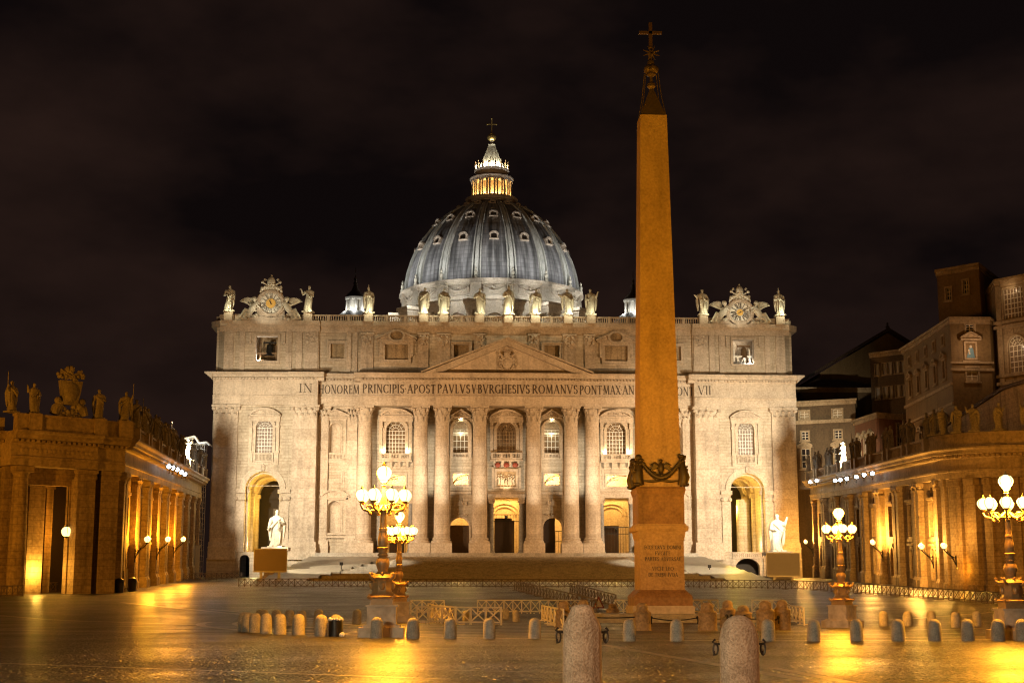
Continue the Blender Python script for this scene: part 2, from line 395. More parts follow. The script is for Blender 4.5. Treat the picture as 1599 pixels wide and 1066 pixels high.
# warm-white lamp masts at the back of the square, behind the photographer
spot('mast_light', (-34, -12, 12), (-11, 24, 0), 62000, 50, (1, .72, .44), 1, .5)
spot('mast_light', (-40, -6, 12), (-25, 30, 0), 52000, 48, (.95, .86, .58), 1, .5)
spot('mast_light', (14, -9, 10), (-8, 22, 0), 26000, 50, (1, .42, .16), 1, .5)
# fill lights without bodies, added out of view to brighten the two wings
point('street_lamp_or_fill', (-74, 122, 8), 40000, SOD, .5)
point('street_lamp_or_fill', (56, 108, 8), 22000, SOD, .5)
point('street_lamp_or_fill', (47, 139, 6.5), 16000, SOD, .5)

# ================================================================== GROUND AND STEPS
mb = MB()
ys = [-60, -10, 20, 40, 60, 80, 105, 112, 121, 130, 145, 160, 180, 200, 220, 240, 262, 285, 330, 700]
xs = [-700, -150, -80, -40, 0, 40, 80, 150, 700]
vg = [[mb.b.verts.new((x, y, g(y))) for x in xs] for y in ys]
for a, c in zip(vg, vg[1:]):
    for i in range(len(xs) - 1): mb.b.faces.new((a[i], a[i + 1], c[i + 1], c[i]))
ground = mb.build('square_ground', M['cobbles'], smooth=0); tag(ground, None, None, kind='structure')

def strip(p, q, w):          # travertine band laid in the cobbles, 4 mm proud
    p = Vector(p); q = Vector(q); n = Vector((-(q - p).y, (q - p).x, 0)).normalized() * w / 2
    b = MB(); k = max(1, int((q - p).length / 5))
    for i in range(k):
        a = p.lerp(q, i / k); c = p.lerp(q, (i + 1) / k)
        b.face([(v.x, v.y, g(v.y) + .005) for v in (a - n, c - n, c + n, a + n)])
    o = b.build('paving_line', M['paving'], smooth=0); tag(o, None, None, kind='structure')
def band(p1, p2, w): a = gp(*p1); c = gp(*p2); strip((a.x, a.y, 0), (c.x, c.y, 0), w)
band((-30, 1034), (700, 1060), .26)
band((-30, 983), (420, 990), .30)
band((940, 1006), (1260, 1062), .34)
band((700, 1046), (905, 1050), .22)
band((1205, 1042), (1330, 1066), .3)
band((190, 940), (420, 963), .5)
band((-30, 958), (330, 975), .4)
band((1310, 970), (1640, 948), .4)
band((330, 951), (520, 968), .4)
def ring_line(cx, cy, rx, ry, w, a0, a1, n=60):
    b = MB()
    for i in range(n):
        q = []
        for a, r in ((a0 + (a1 - a0) * i / n, 0), (a0 + (a1 - a0) * (i + 1) / n, 0), (a0 + (a1 - a0) * (i + 1) / n, w), (a0 + (a1 - a0) * i / n, w)):
            x, y = cx + (rx + r) * math.cos(a), cy + (ry + r) * math.sin(a); q.append((x, y, g(y) + .009))
        b.face(q)
    o = b.build('paving_line', M['paving'], smooth=0); tag(o, None, None, kind='structure')
ring_line(2.2, 100, 29, 42.5, .55, PI, 2 * PI)
ring_line(2.2, 100, 25, 34, .45, PI, 2 * PI)
ring_line(2.2, 100, 21, 28, .45, PI, 2 * PI)
ring_line(2.2, 100, 27.2, 39, .3, PI, 2 * PI)

mb = MB()                     # the broad flight in front of the basilica
NS = 24; y0s, y1s, z0s, z1s = 240.0, 287.0, 3.6, 8.5
for i in range(NS):
    t = i / NS; yy = y0s + (y1s - 12 - y0s) * t; zz = z0s + (z1s - z0s) * (i + 1) / NS
    w = 23 - 2.5 * t; e = w + 1.5; ymid = yy + 1.2
    back = 291.0
    mb.prismz([(-e, back), (-e, max(ymid + 4, yy + 4)), (-w, yy), (w, yy), (e, max(ymid + 4, yy + 4)), (e, back)][::1], 2.0, zz)
steps = mb.build('steps', M['steps'], smooth=0); tag(steps, None, None, kind='structure')
for s in (-1, 1):            # sloping side ramps with stepped inner edges
    mb = MB(); n = 9; pts = []
    def rz(y): return 3.9 + (8.9 - 3.9) * (y - 243) / 43
    for i in range(n):
        ya, yb = 243 + 43 * i / n, 243 + 43 * (i + 1) / n; xi = 34 - 13.0 * i / n; xo = 41.5 - 4.5 * i / n
        a, c = sorted((s * xi, s * xo)); mb.prismx([(ya, 2), (ya, rz(ya)), (yb, rz(yb)), (yb, 2)], a, c)
    o = mb.build('ramp', M['paving'], smooth=0); tag(o, None, None, kind='structure')
    mb = MB(); n = 10
    for i in range(n):
        ya = 246 + 38 * i / n; xi = 33.4 - 13.0 * i / n; a, c = sorted((s * 20, s * xi)); mb.box(a, c, ya, 288, 2, 3.9 + 4.6 * (i + 1) / n)
    o = mb.build('steps', M['steps'], smooth=0); tag(o, None, None, kind='structure')
mb = MB(); mb.box(-36.5, 36.5, 287.5, 296, 3, 9.62); mb.box(-36.9, 36.9, 285.6, 287.5, 3, 9.05)
o = mb.build('terrace_floor', M['steps'], smooth=0); tag(o, None, None, kind='structure')

# ================================================================== BASILICA
YF = 292.0
bas = thing('basilica', 'huge floodlit travertine church front with columns, attic and ribbed dome', 'church', (0, 290, 5))
Zf = lambda y: Z(y, YF)
z_pl, z_pb, z_sh, z_cap, z_arc, z_fr, z_co, z_at = 9.6, 11.6, 12.7, 34.9, 38.2, 40.15, 42.95, 44.5
z_ac, z_top, z_bal = 53.3, 54.9, 56.3
T, TP, TS = M['trav'], M['trav_plain'], M['trav_shaft']
YW = 294.7      # wall behind the columns
YP = 292.2      # end pavilions
YA = 293.2      # attic

# --- walls with their openings
ac = 47.2
mb = MB()
holes = [arch(0, 1.9, 29.2, 33.6), rect(-2.55, 2.55, 9.7, 20.5)]
for s in (-1, 1):
    holes += [arch(s * 9.0, 1.5, 28.3, 34.0), rect(s * 9 - 1.45, s * 9 + 1.45, 23.1, 25.2), arch(s * 9.1, 1.85, 9.7, 14.8)]
    holes += [arch(s * 21.8, 1.9, 29.0, 33.6), rect(s * 21.8 - 2.0, s * 21.8 + 2.0, 22.9, 25.0), rect(s * 21.6 - 2.5, s * 21.6 + 2.5, 9.7, 20.4)]
mb.panel(-30, 30, 8, 44, YW, holes, 1.3)
mb.build('wall', T, bas)
for s in (-1, 1):
    mb = MB()
    h = [arch(s * 33.6, 1.15, 29.2, 33.9), arch(s * 33.5, 1.3, 13.6, 18.5)]
    x0, x1 = sorted((s * 30, s * 37)); mb.panel(x0, x1, 5, 44, YW - .4, h, 1.2)
    mb.build('wall', T, bas)
    mb = MB(); x0, x1 = sorted((s * 37, s * 57.2))
    h = [arch(s * ac, 3.35, 9.9, 21.9, 16), arch(s * ac, 1.62, 28.9, 33.8)]
    if s > 0: h.append(arch(s * 46.9, 2.35, 5.4, 7.0, 10, .75))
    else: h.append(arch(s * 50.3, .95, 5.0, 8.4, 8))
    mb.panel(x0, x1, 4, 44, YP, h, 1.6); mb.build('wall', T, bas)
    mb = MB(); xx = s * 57.2                                    # flank of the church
    a, c = sorted((xx, xx - s * .8)); mb.box(a, c, YP + 1.61, 345, 4, 54.8)
    for k in range(4):
        y = 298 + k * 10; a, c = sorted((xx, xx + s * .5))
        mb.box(a, c, y, y + 3, 5, 38)
    mb.build('wall', T, bas)
# --- inside: portico with warm light, loggia above
mb = MB()
hb = [rect(-2.0, 2.0, 9.7, 16.5)] + [rect(s * 21.6 - 1.5, s * 21.6 + 1.5, 9.7, 15.5) for s in (-1, 1)] + [rect(s * 9 - 1.2, s * 9 + 1.2, 9.7, 14.5) for s in (-1, 1)]
mb.panel(-36, 36, 9.6, 27.5, 303, hb, .8)
mb.box(-36, 36, 295.3, 304.5, 27.4, 28.0); mb.box(-36, 36, 296.0, 304.5, 9.2, 9.63)
for x in (-36, 35.4): mb.box(x, x + .6, 295.3, 304, 9.6, 27.4)
for x in (-30, -15.3, -4.5, 4.5, 15.3, 30): mb.box(x - .7, x + .7, 302.2, 303, 9.6, 25)
mb.box(-36, 36, 302, 303, 21.6, 22.4)
for x in (0, -21.6, 21.6):
    for r in (3.0, 2.2):
        pts = [(x + r * math.cos(PI * i / 12), 17.5 + r * .8 * math.sin(PI * i / 12)) for i in range(13)]
        for p, q in zip(pts, pts[1:]): mb.tube([(p[0], 302.9, p[1]), (q[0], 302.9, q[1])], .16, 5)
portico = mb.build('portico', M['trav_plain'], bas)
mb = MB(); mb.box(-36, 36, 303.82, 304.2, 9.6, 17); mb.build('door', M['door_dark'], bas)
for x in (-21.6, -9, 0, 9, 21.6): point('portico_light', (x, 299.3, 24.8), 7500, (1, .55, .13), .5)
mb = MB(); mb.box(-36, 36, 299.5, 300, 28.2, 38); mb.box(-36, 36, 295.4, 299.5, 38, 38.5)
for x in (-36, -27.4, -15, -5.4, 4.9, 14.5, 26.9, 35.5): mb.box(x, x + .5, 295.4, 299.5, 28.2, 38)
mb.build('loggia_hall', M['trav_plain'], bas)

# --- columns with bases and Corinthian capitals
def leaf(mb, p, out, w, h, curl):
    p = Vector(p); out = Vector(out).normalized(); sd = Vector((-out.y, out.x, 0)); up = Vector((0, 0, 1)); rows = []
    for t, o_, ww in ((0, 0, 1), (.45, .10, 1.05), (.8, .28, .85), (1.0, .62, .5), (.88, .85, .3)):
        c = p + up * (h * t) + out * (curl * o_); rows.append((c - sd * w * ww / 2, c + out * .10 * w, c + sd * w * ww / 2))
    for a, c in zip(rows, rows[1:]):
        for k in range(2): mb.face((a[k], a[k + 1], c[k + 1], c[k]))
def capital(mb, cx, cy, z0, z1, r, half=False, n=8):
    h = z1 - z0
    mb.lathe([(r, z0), (r * 1.08, z0 + .05 * h), (r, z0 + .1 * h), (r * 1.02, z0 + .6 * h), (r * 1.3, z0 + .86 * h)], (cx, cy), 20)
    for row, (zz, hh, rr, cu) in enumerate(((.08, .40, 1.0, .42), (.34, .44, 1.03, .5))):
        for i in range(n):
            a = 2 * PI * (i + .5 * row) / n
            leaf(mb, (cx + r * rr * math.cos(a), cy + r * rr * math.sin(a), z0 + zz * h), (math.cos(a), math.sin(a), 0), r * .62, h * hh, r * cu)
    for i in range(4):
        a = PI / 4 + i * PI / 2; q = r * 1.42
        c = Vector((cx + q * math.cos(a), cy + q * math.sin(a), z0 + .78 * h))
        mb.ball(c, r * .24, 8, (r * .24, r * .24, r * .28))
        mb.tube([(cx + r * math.cos(a), cy + r * math.sin(a), z0 + .5 * h), (cx + r * 1.2 * math.cos(a), cy + r * 1.2 * math.sin(a), z0 + .74 * h), c], [r * .1, r * .12, r * .12], 6)
        a2 = i * PI / 2; mb.ball((cx + r * 1.25 * math.cos(a2), cy + r * 1.25 * math.sin(a2), z0 + .88 * h), r * .2, 7)
    q = r * 1.4
    mb.prismz([(cx - q, cy - q), (cx, cy - q * .86), (cx + q, cy - q), (cx + q * .86, cy), (cx + q, cy + q), (cx, cy + q * .86), (cx - q, cy + q), (cx - q * .86, cy)], z0 + .88 * h, z1)
shaft_prof = [(1.50, z_sh), (1.50, z_sh + 4), (1.47, z_sh + 9), (1.38, z_sh + 16), (1.27, z_cap - .3), (1.33, z_cap - .2), (1.33, z_cap)]
base_prof = [(1.95, 11.6), (2.0, 11.85), (1.93, 12.05), (1.70, 12.12), (1.66, 12.25), (1.74, 12.35), (1.78, 12.48), (1.70, 12.6), (1.53, 12.72)]
col_x = (5.3, 12.65, 16.85, 27.8)
proto = None
for x in col_x:
    for s in (-1, 1):
        yc = YW - 2.05 if x < 15 else YW - 1.75
        if proto is None:
            mb = MB(); mb.lathe(shaft_prof, (0, 0), 36); sh = mb.build('column', TS, bas, world=False, smooth=40)
            mb = MB(); capital(mb, 0, 0, z_cap, z_arc - .02, 1.28, n=8); cp = mb.build('capital', TP, sh, world=False, smooth=50)
            mb = MB(); mb.lathe(base_prof, (0, 0), 36); mb.box(-2.05, 2.05, -2.05, 2.05, 9.6, 11.59); bp = mb.build('base', TP, sh, world=False, smooth=30)
            proto = (sh, cp, bp)
        else:
            sh = shared('column', proto[0], bas); shared('capital', proto[1], sh); shared('base', proto[2], sh)
        sh.location = (s * x, yc - 290, -5)
# --- flat pilasters
def pil_capital(mb, x0, x1, y, z0, z1, d=.5):
    w = x1 - x0; h = z1 - z0
    mb.box(x0, x1, y - .05, y + d, z0, z1 - .12 * h); mb.box(x0 - .06, x1 + .06, y - .13, y + d, z0, z0 + .06 * h)
    n = max(3, int(w / 1.05))
    for row, (zz, hh) in enumerate(((.07, .4), (.34, .42))):
        for i in range(n - (row % 2)):
            x = x0 + w * (i + .5 + .5 * (row % 2)) / n
            leaf(mb, (x, y - .05, z0 + zz * h), (0, -1, 0), w / n * .8, h * hh, .75)
            mb.ball((x, y - .5, z0 + (zz + hh * .95) * h), .2, 6, (w / n * .34, .24, .2))
    for x in (x0 - .1, x1 + .1):
        mb.ball((x, y - .35, z0 + .78 * h), .4, 8); mb.tube([(x + (.7 if x < x0 else -.7), y - .1, z0 + .5 * h), (x, y - .35, z0 + .78 * h)], .15, 6)
    mb.ball(((x0 + x1) / 2, y - .35, z0 + .92 * h), .36, 8)
    mb.box(x0 - .5, x1 + .5, y - .5, y + d, z1 - .13 * h, z1)
def pilaster(x0, x1, y, z0, d=.5, top=z_arc - .02, zc=z_cap, plinth=True):
    if x0 > x1: x0, x1 = x1, x0
    mb = MB(); mb.box(x0, x1, y, y + d, z0 + (3.4 if plinth else 0), zc); p = mb.build('pilaster', TS, bas)
    mb = MB(); pil_capital(mb, x0, x1, y, zc, top, d); mb.build('capital', TP, p)
    if plinth:
        mb = MB(); mb.box(x0 - .35, x1 + .35, y - .35, y + d, z0, z0 + 2.4); mb.prismx([(y - .3, z0 + 2.4), (y - .05, z0 + 3.4), (y + d, z0 + 3.4), (y + d, z0 + 2.4)], x0 - .3, x1 + .3)
        mb.box(x0 - .4, x1 + .4, y - .42, y + d, z0 + 2.15, z0 + 2.45); mb.build('base', TP, p)
for s in (-1, 1):
    pilaster(s * 37.05, s * 41.7, YP - .7, 8.4, .68)
    pilaster(s * 52.3, s * 56.9, YP - .62, 8.4, .6)
    pilaster(s * 34.9, s * 37.0, YW - .95, 8.8, .5)
    pilaster(s * 29.3, s * 31.2, YW - .9, 9.6, .5)
    mb = MB(); x0, x1 = sorted((s * 37, s * 57.4)); mb.box(x0, x1, YP - .35, YP - .02, 4.6, 8.0)   # plinth course
    hole = None
# plinth is cut by the arch: two pieces per pavilion
# --- entablature
def entab(x0, x1, y, e0=0.0, e1=0.0):
    if x0 > x1: x0, x1, e0, e1 = x1, x0, e1, e0
    mb = MB(); b = 295.5
    mb.prismx([(y, z_arc), (y, z_arc + .8), (y - .12, z_arc + .82), (y - .12, z_arc + 1.5), (y - .35, z_arc + 1.7), (y - .35, z_fr - .02), (b, z_fr - .02), (b, z_arc)], x0, x1)
    mb.prismx([(y, z_fr - .02), (y, z_co), (b, z_co), (b, z_fr - .02)], x0, x1)
    mb.prismx([(y - .1, z_co), (y - .3, z_co + .3), (y - .45, z_co + .55), (y - 1.15, z_co + .62), (y - 1.2, z_co + 1.0), (y - 1.55, z_co + 1.3), (y - 1.55, z_at), (b, z_at + .15), (b, z_co)], x0 - e0, x1 + e1)
    n = int((x1 - x0) / .62)
    for i in range(n):
        x = x0 + (x1 - x0) * (i + .5) / n; mb.box(x - .17, x + .17, y - .85, y - .12, z_co + .22, z_co + .52)
    return mb.build('entablature', TP, bas)
FY = {}
entab(-13.85, 13.85, 291.0); 
for s in (-1, 1):
    entab(s * 13.85, s * 28.7, 291.5, 0, 1.2); entab(s * 28.7, s * 36.95, 293.0)
    entab(s * 36.95, s * 42.2, 291.2, 1.2, .5); entab(s * 42.2, s * 57.3, 291.7)
    mb = MB(); x0, x1 = sorted((s * 57.3, s * 58.75))       # cornice return along the flank
    mb.prism([(s * 57.3, z_co), (s * 57.9, z_co + .6), (s * 58.85, z_co + 1.3), (s * 58.85, z_at), (s * 57.3, z_at)], 290.15, 340)
    mb.build('entablature', TP, bas)
# --- pediment with coat of arms
mb = MB(); za = 51.2; zb = z_at + .02
mb.prism([(-14.3, zb), (14.3, zb), (0, za - 1.2)], 291.2, 294)
for s in (-1, 1):
    th = 1.15
    mb.prism([(s * 16.3, zb), (0, za), (0, za - th), (s * 13.2, zb)], 289.9, 294)
    mb.prism([(s * 16.9, zb), (s * 16.9, zb + .25), (0, za + .45), (0, za)], 289.5, 294)
ped = mb.build('pediment', TP, bas)
def cluster(mb, c, w, h, n, rnd, rr=(.1, .3), flat=.5):
    for i in range(n):
        a = rnd.uniform(0, 2 * PI); q = math.sqrt(rnd.random())
        p = (c[0] + w * q * math.cos(a), c[1] + rnd.uniform(-.15, .1), c[2] + h * q * math.sin(a)); r = rnd.uniform(*rr)
        mb.ball(p, r, 6, (r, r * flat, r * rnd.uniform(.6, 1.4)))
def arms(mb, c, s, rnd):       # shield, tiara and crossed keys
    x, y, z = c
    mb.prism([(x - .95 * s, z + .9 * s), (x + .95 * s, z + .9 * s), (x + 1.1 * s, z + .2 * s), (x + .75 * s, z - .9 * s), (x, z - 1.4 * s), (x - .75 * s, z - .9 * s), (x - 1.1 * s, z + .2 * s)], y - .3 * s, y)
    mb.ball((x, y - .28 * s, z - .1 * s), 1, 12, (.75 * s, .28 * s, .9 * s))
    for q in (-1, 1):
        mb.tube([(x + q * 1.3 * s, y - .2 * s, z + 1.5 * s), (x - q * .9 * s, y - .2 * s, z + .5 * s)], .12 * s, 6); mb.ball((x + q * 1.35 * s, y - .2 * s, z + 1.6 * s), .27 * s, 7)
        for k in range(5):
            a = -1.2 + k * .55; mb.ball((x + q * (1.25 + .12 * math.sin(k * 3)) * s * math.cos(a * .6), y - .22 * s, z + 1.15 * s * math.sin(a)), .24 * s, 7)
    mb.lathe([(.5 * s, z + 1.05 * s), (.58 * s, z + 1.4 * s), (.5 * s, z + 1.8 * s), (.3 * s, z + 2.2 * s), (.08 * s, z + 2.4 * s)], (x, y - .25 * s), 12)
    for k in range(3): mb.lathe([(.5 * s, z + (1.15 + k * .35) * s), (.62 * s - k * .08 * s, z + (1.22 + k * .35) * s), (.5 * s - k * .06 * s, z + (1.3 + k * .35) * s)], (x, y - .25 * s), 12, cap=False)
    mb.ball((x, y - .25 * s, z + 2.5 * s), .13 * s, 6)
mb = MB(); rnd = random.Random(3); arms(mb, (0, 291.1, 46.8), 1.05, rnd); cluster(mb, (0, 291.1, 47), 1.9, 2.1, 50, rnd, (.12, .28))
mb.build('coat_of_arms', TP, ped)
# --- attic
mb = MB()
hA = [rect(s * 9.0 - 1.5, s * 9.0 + 1.5, 47.6, 50.6) for s in (-1, 1)] + [rect(s * 21.8 - 2.3, s * 21.8 + 2.3, 47.5, 50.6) for s in (-1, 1)] + [rect(s * 33.4 - 1.35, s * 33.4 + 1.35, 47.7, 50.6) for s in (-1, 1)]
mb.panel(-37, 37, z_at, z_ac, YA, hA, .9)
for s in (-1, 1):
    x0, x1 = sorted((s * 37, s * 55.6)); mb.panel(x0, x1, z_at, z_ac, YP + .4, [rect(s * ac - 2.1, s * ac + 2.1, 47.0, 51.9)], 1.4)
    mb.prismz([(s * 55.6, YP + .4), (s * 57.2, YP + 2.0), (s * 57.2, YP + 6), (s * 55.6, YP + 6)], z_at, z_ac)
mb.build('attic_wall', T, bas)
def attic_cornice(x0, x1, y):
    if x0 > x1: x0, x1 = x1, x0
    mb = MB(); mb.prismx([(y, z_ac - .5), (y - .15, z_ac), (y - .2, z_ac + .5), (y - .75, z_ac + .9), (y - .85, z_top), (y + 3, z_top), (y + 3, z_ac - .5)], x0, x1)
    mb.build('attic_cornice', TP, bas)
attic_cornice(-36.9, 36.9, YA - .1)
for s in (-1, 1):
    attic_cornice(s * 36.9, s * 41.8, YP - .1); attic_cornice(s * 41.8, s * 56.4, YP + .25)
    mb = MB(); mb.prismz([(s * 56.4, YP - .5), (s * 58.3, YP + 1.4), (s * 58.3, 345), (s * 55, 345), (s * 55, YP - .5)], z_ac + .5, z_top); mb.build('attic_cornice', TP, bas)
# dark back wall inside the blind attic windows
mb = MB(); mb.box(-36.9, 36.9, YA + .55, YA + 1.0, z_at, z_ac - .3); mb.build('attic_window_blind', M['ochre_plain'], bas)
def frame_rect(mb, x0, x1, z0, z1, y, w, d=.22):
    mb.box(x0 - w, x0, y - d, y + .05, z0 - w, z1 + w); mb.box(x1, x1 + w, y - d, y + .05, z0 - w, z1 + w)
    mb.box(x0, x1, y - d, y + .05, z1, z1 + w); mb.box(x0, x1, y - d, y + .05, z0 - w, z0)
for s in (-1, 1):
    for cx, hw, zz0, zz1 in ((9.0, 1.5, 47.6, 50.6), (33.4, 1.35, 47.7, 50.6), (21.8, 2.3, 47.5, 50.6)):
        mb = MB(); frame_rect(mb, s * cx - hw, s * cx + hw, zz0, zz1, YA, .42, .3); frame_rect(mb, s * cx - hw - .42, s * cx + hw + .42, zz0 - .42, zz1 + .42, YA, .18, .42)
        if cx == 21.8:
            for q in (-1, 1):
                mb.prism([(s * cx + q * 3.7, 51.55), (s * cx + q * 1.3, 52.75), (s * cx + q * 1.3, 51.55)], YA - .5, YA); mb.prism([(s * cx + q * 4.0, 51.5), (s * cx + q * 4.0, 51.75), (s * cx + q * 1.2, 53.1), (s * cx + q * 1.2, 52.8)], YA - .85, YA)
                mb.box(s * cx + q * 3.05 - .25, s * cx + q * 3.05 + .25, YA - .45, YA, 48.2, 51.2); mb.ball((s * cx + q * 3.05, YA - .45, 48.4), .32, 8)
            mb.box(s * cx - 3.8, s * cx + 3.8, YA - .6, YA, 51.2, 51.52)
            pts = [(s * cx + 1.25 * math.cos(2 * PI * i / 20), 52.2 + .95 * math.sin(2 * PI * i / 20)) for i in range(21)]
            po = [(s * cx + 1.7 * math.cos(2 * PI * i / 20), 52.2 + 1.3 * math.sin(2 * PI * i / 20)) for i in range(21)]
            mb.ring(pts, po, YA - .9, YA)
        f = mb.build('attic_window', TP, bas)
        if cx == 21.8:
            mb = MB(); mb.prism([(s * cx + 1.2 * math.cos(2 * PI * i / 20), 52.2 + .9 * math.sin(2 * PI * i / 20)) for i in range(20)], YA - .2, YA - .02); mb.build('oculus', M['ochre_plain'], f)
for s in (-1, 1):
    for x, w in ((5.4, 1.0), (12.5, 1.25), (16.5, 1.0), (27.6, 1.25), (31.2, .45), (29.9, .4)):
        mb = MB(); x0, x1 = s * x - w, s * x + w; mb.box(x0, x1, YA - .3, YA, z_at, z_ac - .45); p = mb.build('attic_pilaster', TS, bas)
        if w > .9:
            mb = MB(); c = random.Random(int(x * 10)); cluster(mb, (s * x, YA - .42, 51.5), w * .8, 1.2, 26, c, (.14, .32)); mb.box(x0 - .15, x1 + .15, YA - .5, YA, 52.5, 52.85); mb.build('ornament', TP, p)
    for x, w in ((38.5, 1.3), (40.9, .6), (42.9, .6), (52.0, .5), (54.6, .9)):
        mb = MB(); mb.box(s * x - w, s * x + w, YP + .1, YP + .4, z_at, z_ac - .45); p = mb.build('attic_pilaster', TS, bas)
        if w > 1:
            mb = MB(); cluster(mb, (s * x, YP, 51.6), 1.2, 1.2, 34, random.Random(5), (.14, .34)); mb.build('ornament', TP, p)
    # bell opening: frame, chamber, bell
    mb = MB(); frame_rect(mb, s * ac - 2.1, s * ac + 2.1, 47.0, 51.9, YP + .4, .45, .3)
    for q in (-1, 1): mb.box(s * ac + q * 3.3 - .3, s * ac + q * 3.3 + .3, YP - .1, YP + .38, 50.5, 52.6); mb.ball((s * ac + q * 3.3, YP, 50.6), .36, 8)
    fr = mb.build('bell_opening', TP, bas)
    mb = MB(); x0, x1 = s * ac - 3, s * ac + 3; y0, y1 = YP + 1.82, YP + 6
    mb.box(x0, x1, y1, y1 + .3, 46.5, 53); mb.box(x0 - .3, x0, y0, y1, 46.5, 53); mb.box(x1, x1 + .3, y0, y1, 46.5, 53); mb.box(x0, x1, y0, y1, 46.2, 46.5); mb.box(x0, x1, y0, y1, 53, 53.2)
    mb.build('bell_chamber', M['trav_plain'] if s > 0 else M['ochre_plain'], fr)
    mb = MB(); cx, cy = s * ac + (.25 if s < 0 else .6), YP + 2.9
    mb.lathe([(.95, 48.6), (.85, 48.8), (.66, 49.4), (.58, 50.2), (.5, 50.6), (.2, 50.8), (.01, 50.85)], (cx, cy), 18); mb.box(cx - 1.3, cx + 1.3, cy - .15, cy + .15, 50.85, 51.2)
    mb.build('bell', M['iron'] if s < 0 else M['iron_brown'], fr)
    mb = MB()
    for q in (-1.5, 1.6): mb.box(s * ac + q - .14, s * ac + q + .14, YP + 2.3, YP + 2.6, 46.5, 50.4)
    mb.box(s * ac - 2.1, s * ac + 2.1, YP + 2.25, YP + 2.5, 48.6, 49.0); mb.box(s * ac - 2.1, s * ac + 2.1, YP + 2.25, YP + 2.5, 47.3, 47.5)
    if s > 0:
        for q in (-1, 1): mb.tube([(s * ac + q * .8 - .2, YP + 2.35, 48.8), (s * ac - .2, YP + 2.35, 47.4), (s * ac - q * .5 - .2, YP + 2.35, 46.6)], .12, 6)
        mb.box(s * ac - .9, s * ac - .6, YP + 2.3, YP + 2.5, 46.5, 48.7); mb.box(s * ac + .5, s * ac + .8, YP + 2.3, YP + 2.5, 46.5, 48.7)
    mb.build('bell_frame', M['white'] if s > 0 else M['iron_brown'], fr)
point('belfry_light', (ac + 1.55, YP + 1.95, 47.5), 170, (1, .95, .85), .12); point('belfry_light', (ac - .4, YP + 4.2, 52.5), 120, (1, .88, .68), .2)
point('belfry_light', (-ac - 1.75, YP + 2.1, 47.3), 650, (1, .95, .88), .12)
# --- balustrade on top
def balustrade(name, parent, p, q, z0, z1, mat, step=.42, ped=0, d=.34):
    p = Vector(p); q = Vector(q); L_ = (q - p).length; ang = math.atan2((q - p).y, (q - p).x); mb = MB()
    mid = (p + q) / 2
    mb.cbox((mid.x, mid.y, z1 - .12), (L_, d + .16, .24), ang); mb.cbox((mid.x, mid.y, z0 + .12), (L_, d + .1, .24), ang)
    n = max(1, int(L_ / step))
    for i in range(n):
        c = p.lerp(q, (i + .5) / n); h = z1 - z0 - .48
        mb.lathe([(.08, z0 + .24), (.15, z0 + .24 + h * .3), (.09, z0 + .24 + h * .62), (.13, z0 + .24 + h * .9), (.13, z1 - .24)], (c.x, c.y), 6, cap=False)
    return mb.build(name, mat, parent)
TOPX = [-54.8, -39.25, -27.4, -16.5, -12.5, -5.4, .3, 5.7, 12.2, 16.8, 27.6, 39.2, 54.6]     # where the statues stand
for a, c in zip(TOPX, TOPX[1:]):
    if abs(a + c) / 2 > 42: continue
    n = max(1, round((c - a) / 4.2)); y = YA - .55 if abs(a + c) / 2 < 37 else YP - .3
    for k in range(n):
        u, v = a + (c - a) * k / n, a + (c - a) * (k + 1) / n
        balustrade('balustrade', bas, (u + .3, y, 0), (v - .3, y, 0), z_top, z_bal, TP)
def ped_(x0, x1, y0, y1, z0, z1):
    b = MB(); b.box(x0, x1, y0, y1, z0, z1); b.build('parapet', TP, bas)
for x in TOPX:
    y = YA - .6 if abs(x) < 37 else YP - .25
    ped_(x - .85, x + .85, y - .6, y + .7, z_top, z_bal + .25)
for a, c in zip(TOPX, TOPX[1:]):
    if abs(a + c) / 2 > 42: continue
    n = max(1, round((c - a) / 4.2)); y = YA - .55
    for k in range(1, n): u = a + (c - a) * k / n; ped_(u - .28, u + .28, y - .25, y + .25, z_top, z_bal + .03)
for s in (-1, 1):
    x0, x1 = sorted((s * 40.3, s * 53.7)); ped_(x0, x1, YP + .35, YP + 1.6, z_top, z_bal)
    x0, x1 = sorted((s * 53.75, s * 56.6)); ped_(x0, x1, YP + .2, YP + 3, z_top, z_bal - .1)
    x0, x1 = sorted((s * 55, s * 57.6)); ped_(x0, x1, YP + 3, 345, z_top, z_bal)
mb = MB(); mb.box(-56, 56, YA + 1.1, 345, 53.2, 54.85); mb.box(-18, 18, 330, 362, 54, 58); mb.build('roof', M['roof'], bas)
# --- windows of the main storey
def seg_ped(mb, cx, y, hw, z0, h, proj=1.0):
    n = 12; r = (hw * hw + h * h) / (2 * h); zc = z0 + h - r; a = math.asin(hw / r)
    o = [(cx + (r) * math.sin(-a + 2 * a * i / n), zc + r * math.cos(-a + 2 * a * i / n)) for i in range(n + 1)]
    inn = [(cx + (r - .38) * math.sin(-a * .97 + 2 * a * .97 * i / n), zc + (r - .38) * math.cos(-a * .97 + 2 * a * .97 * i / n)) for i in range(n + 1)]
    mb.ring(inn, o, y - proj, y); mb.prism([(cx - hw * .92, z0)] + inn[1:-1] + [(cx + hw * .92, z0)], y - proj * .45, y)
    mb.box(cx - hw, cx + hw, y - proj, y, z0 - .3, z0 - .01)
def tri_ped(mb, cx, y, hw, z0, h, proj=.8):
    mb.prism([(cx - hw, z0), (cx + hw, z0), (cx, z0 + h)], y - proj * .4, y); mb.box(cx - hw, cx + hw, y - proj, y, z0 - .28, z0 - .01)
    for q in (-1, 1): mb.prism([(cx + q * hw, z0), (cx + q * hw, z0 + .28), (cx, z0 + h + .3), (cx, z0 + h)], y - proj, y)
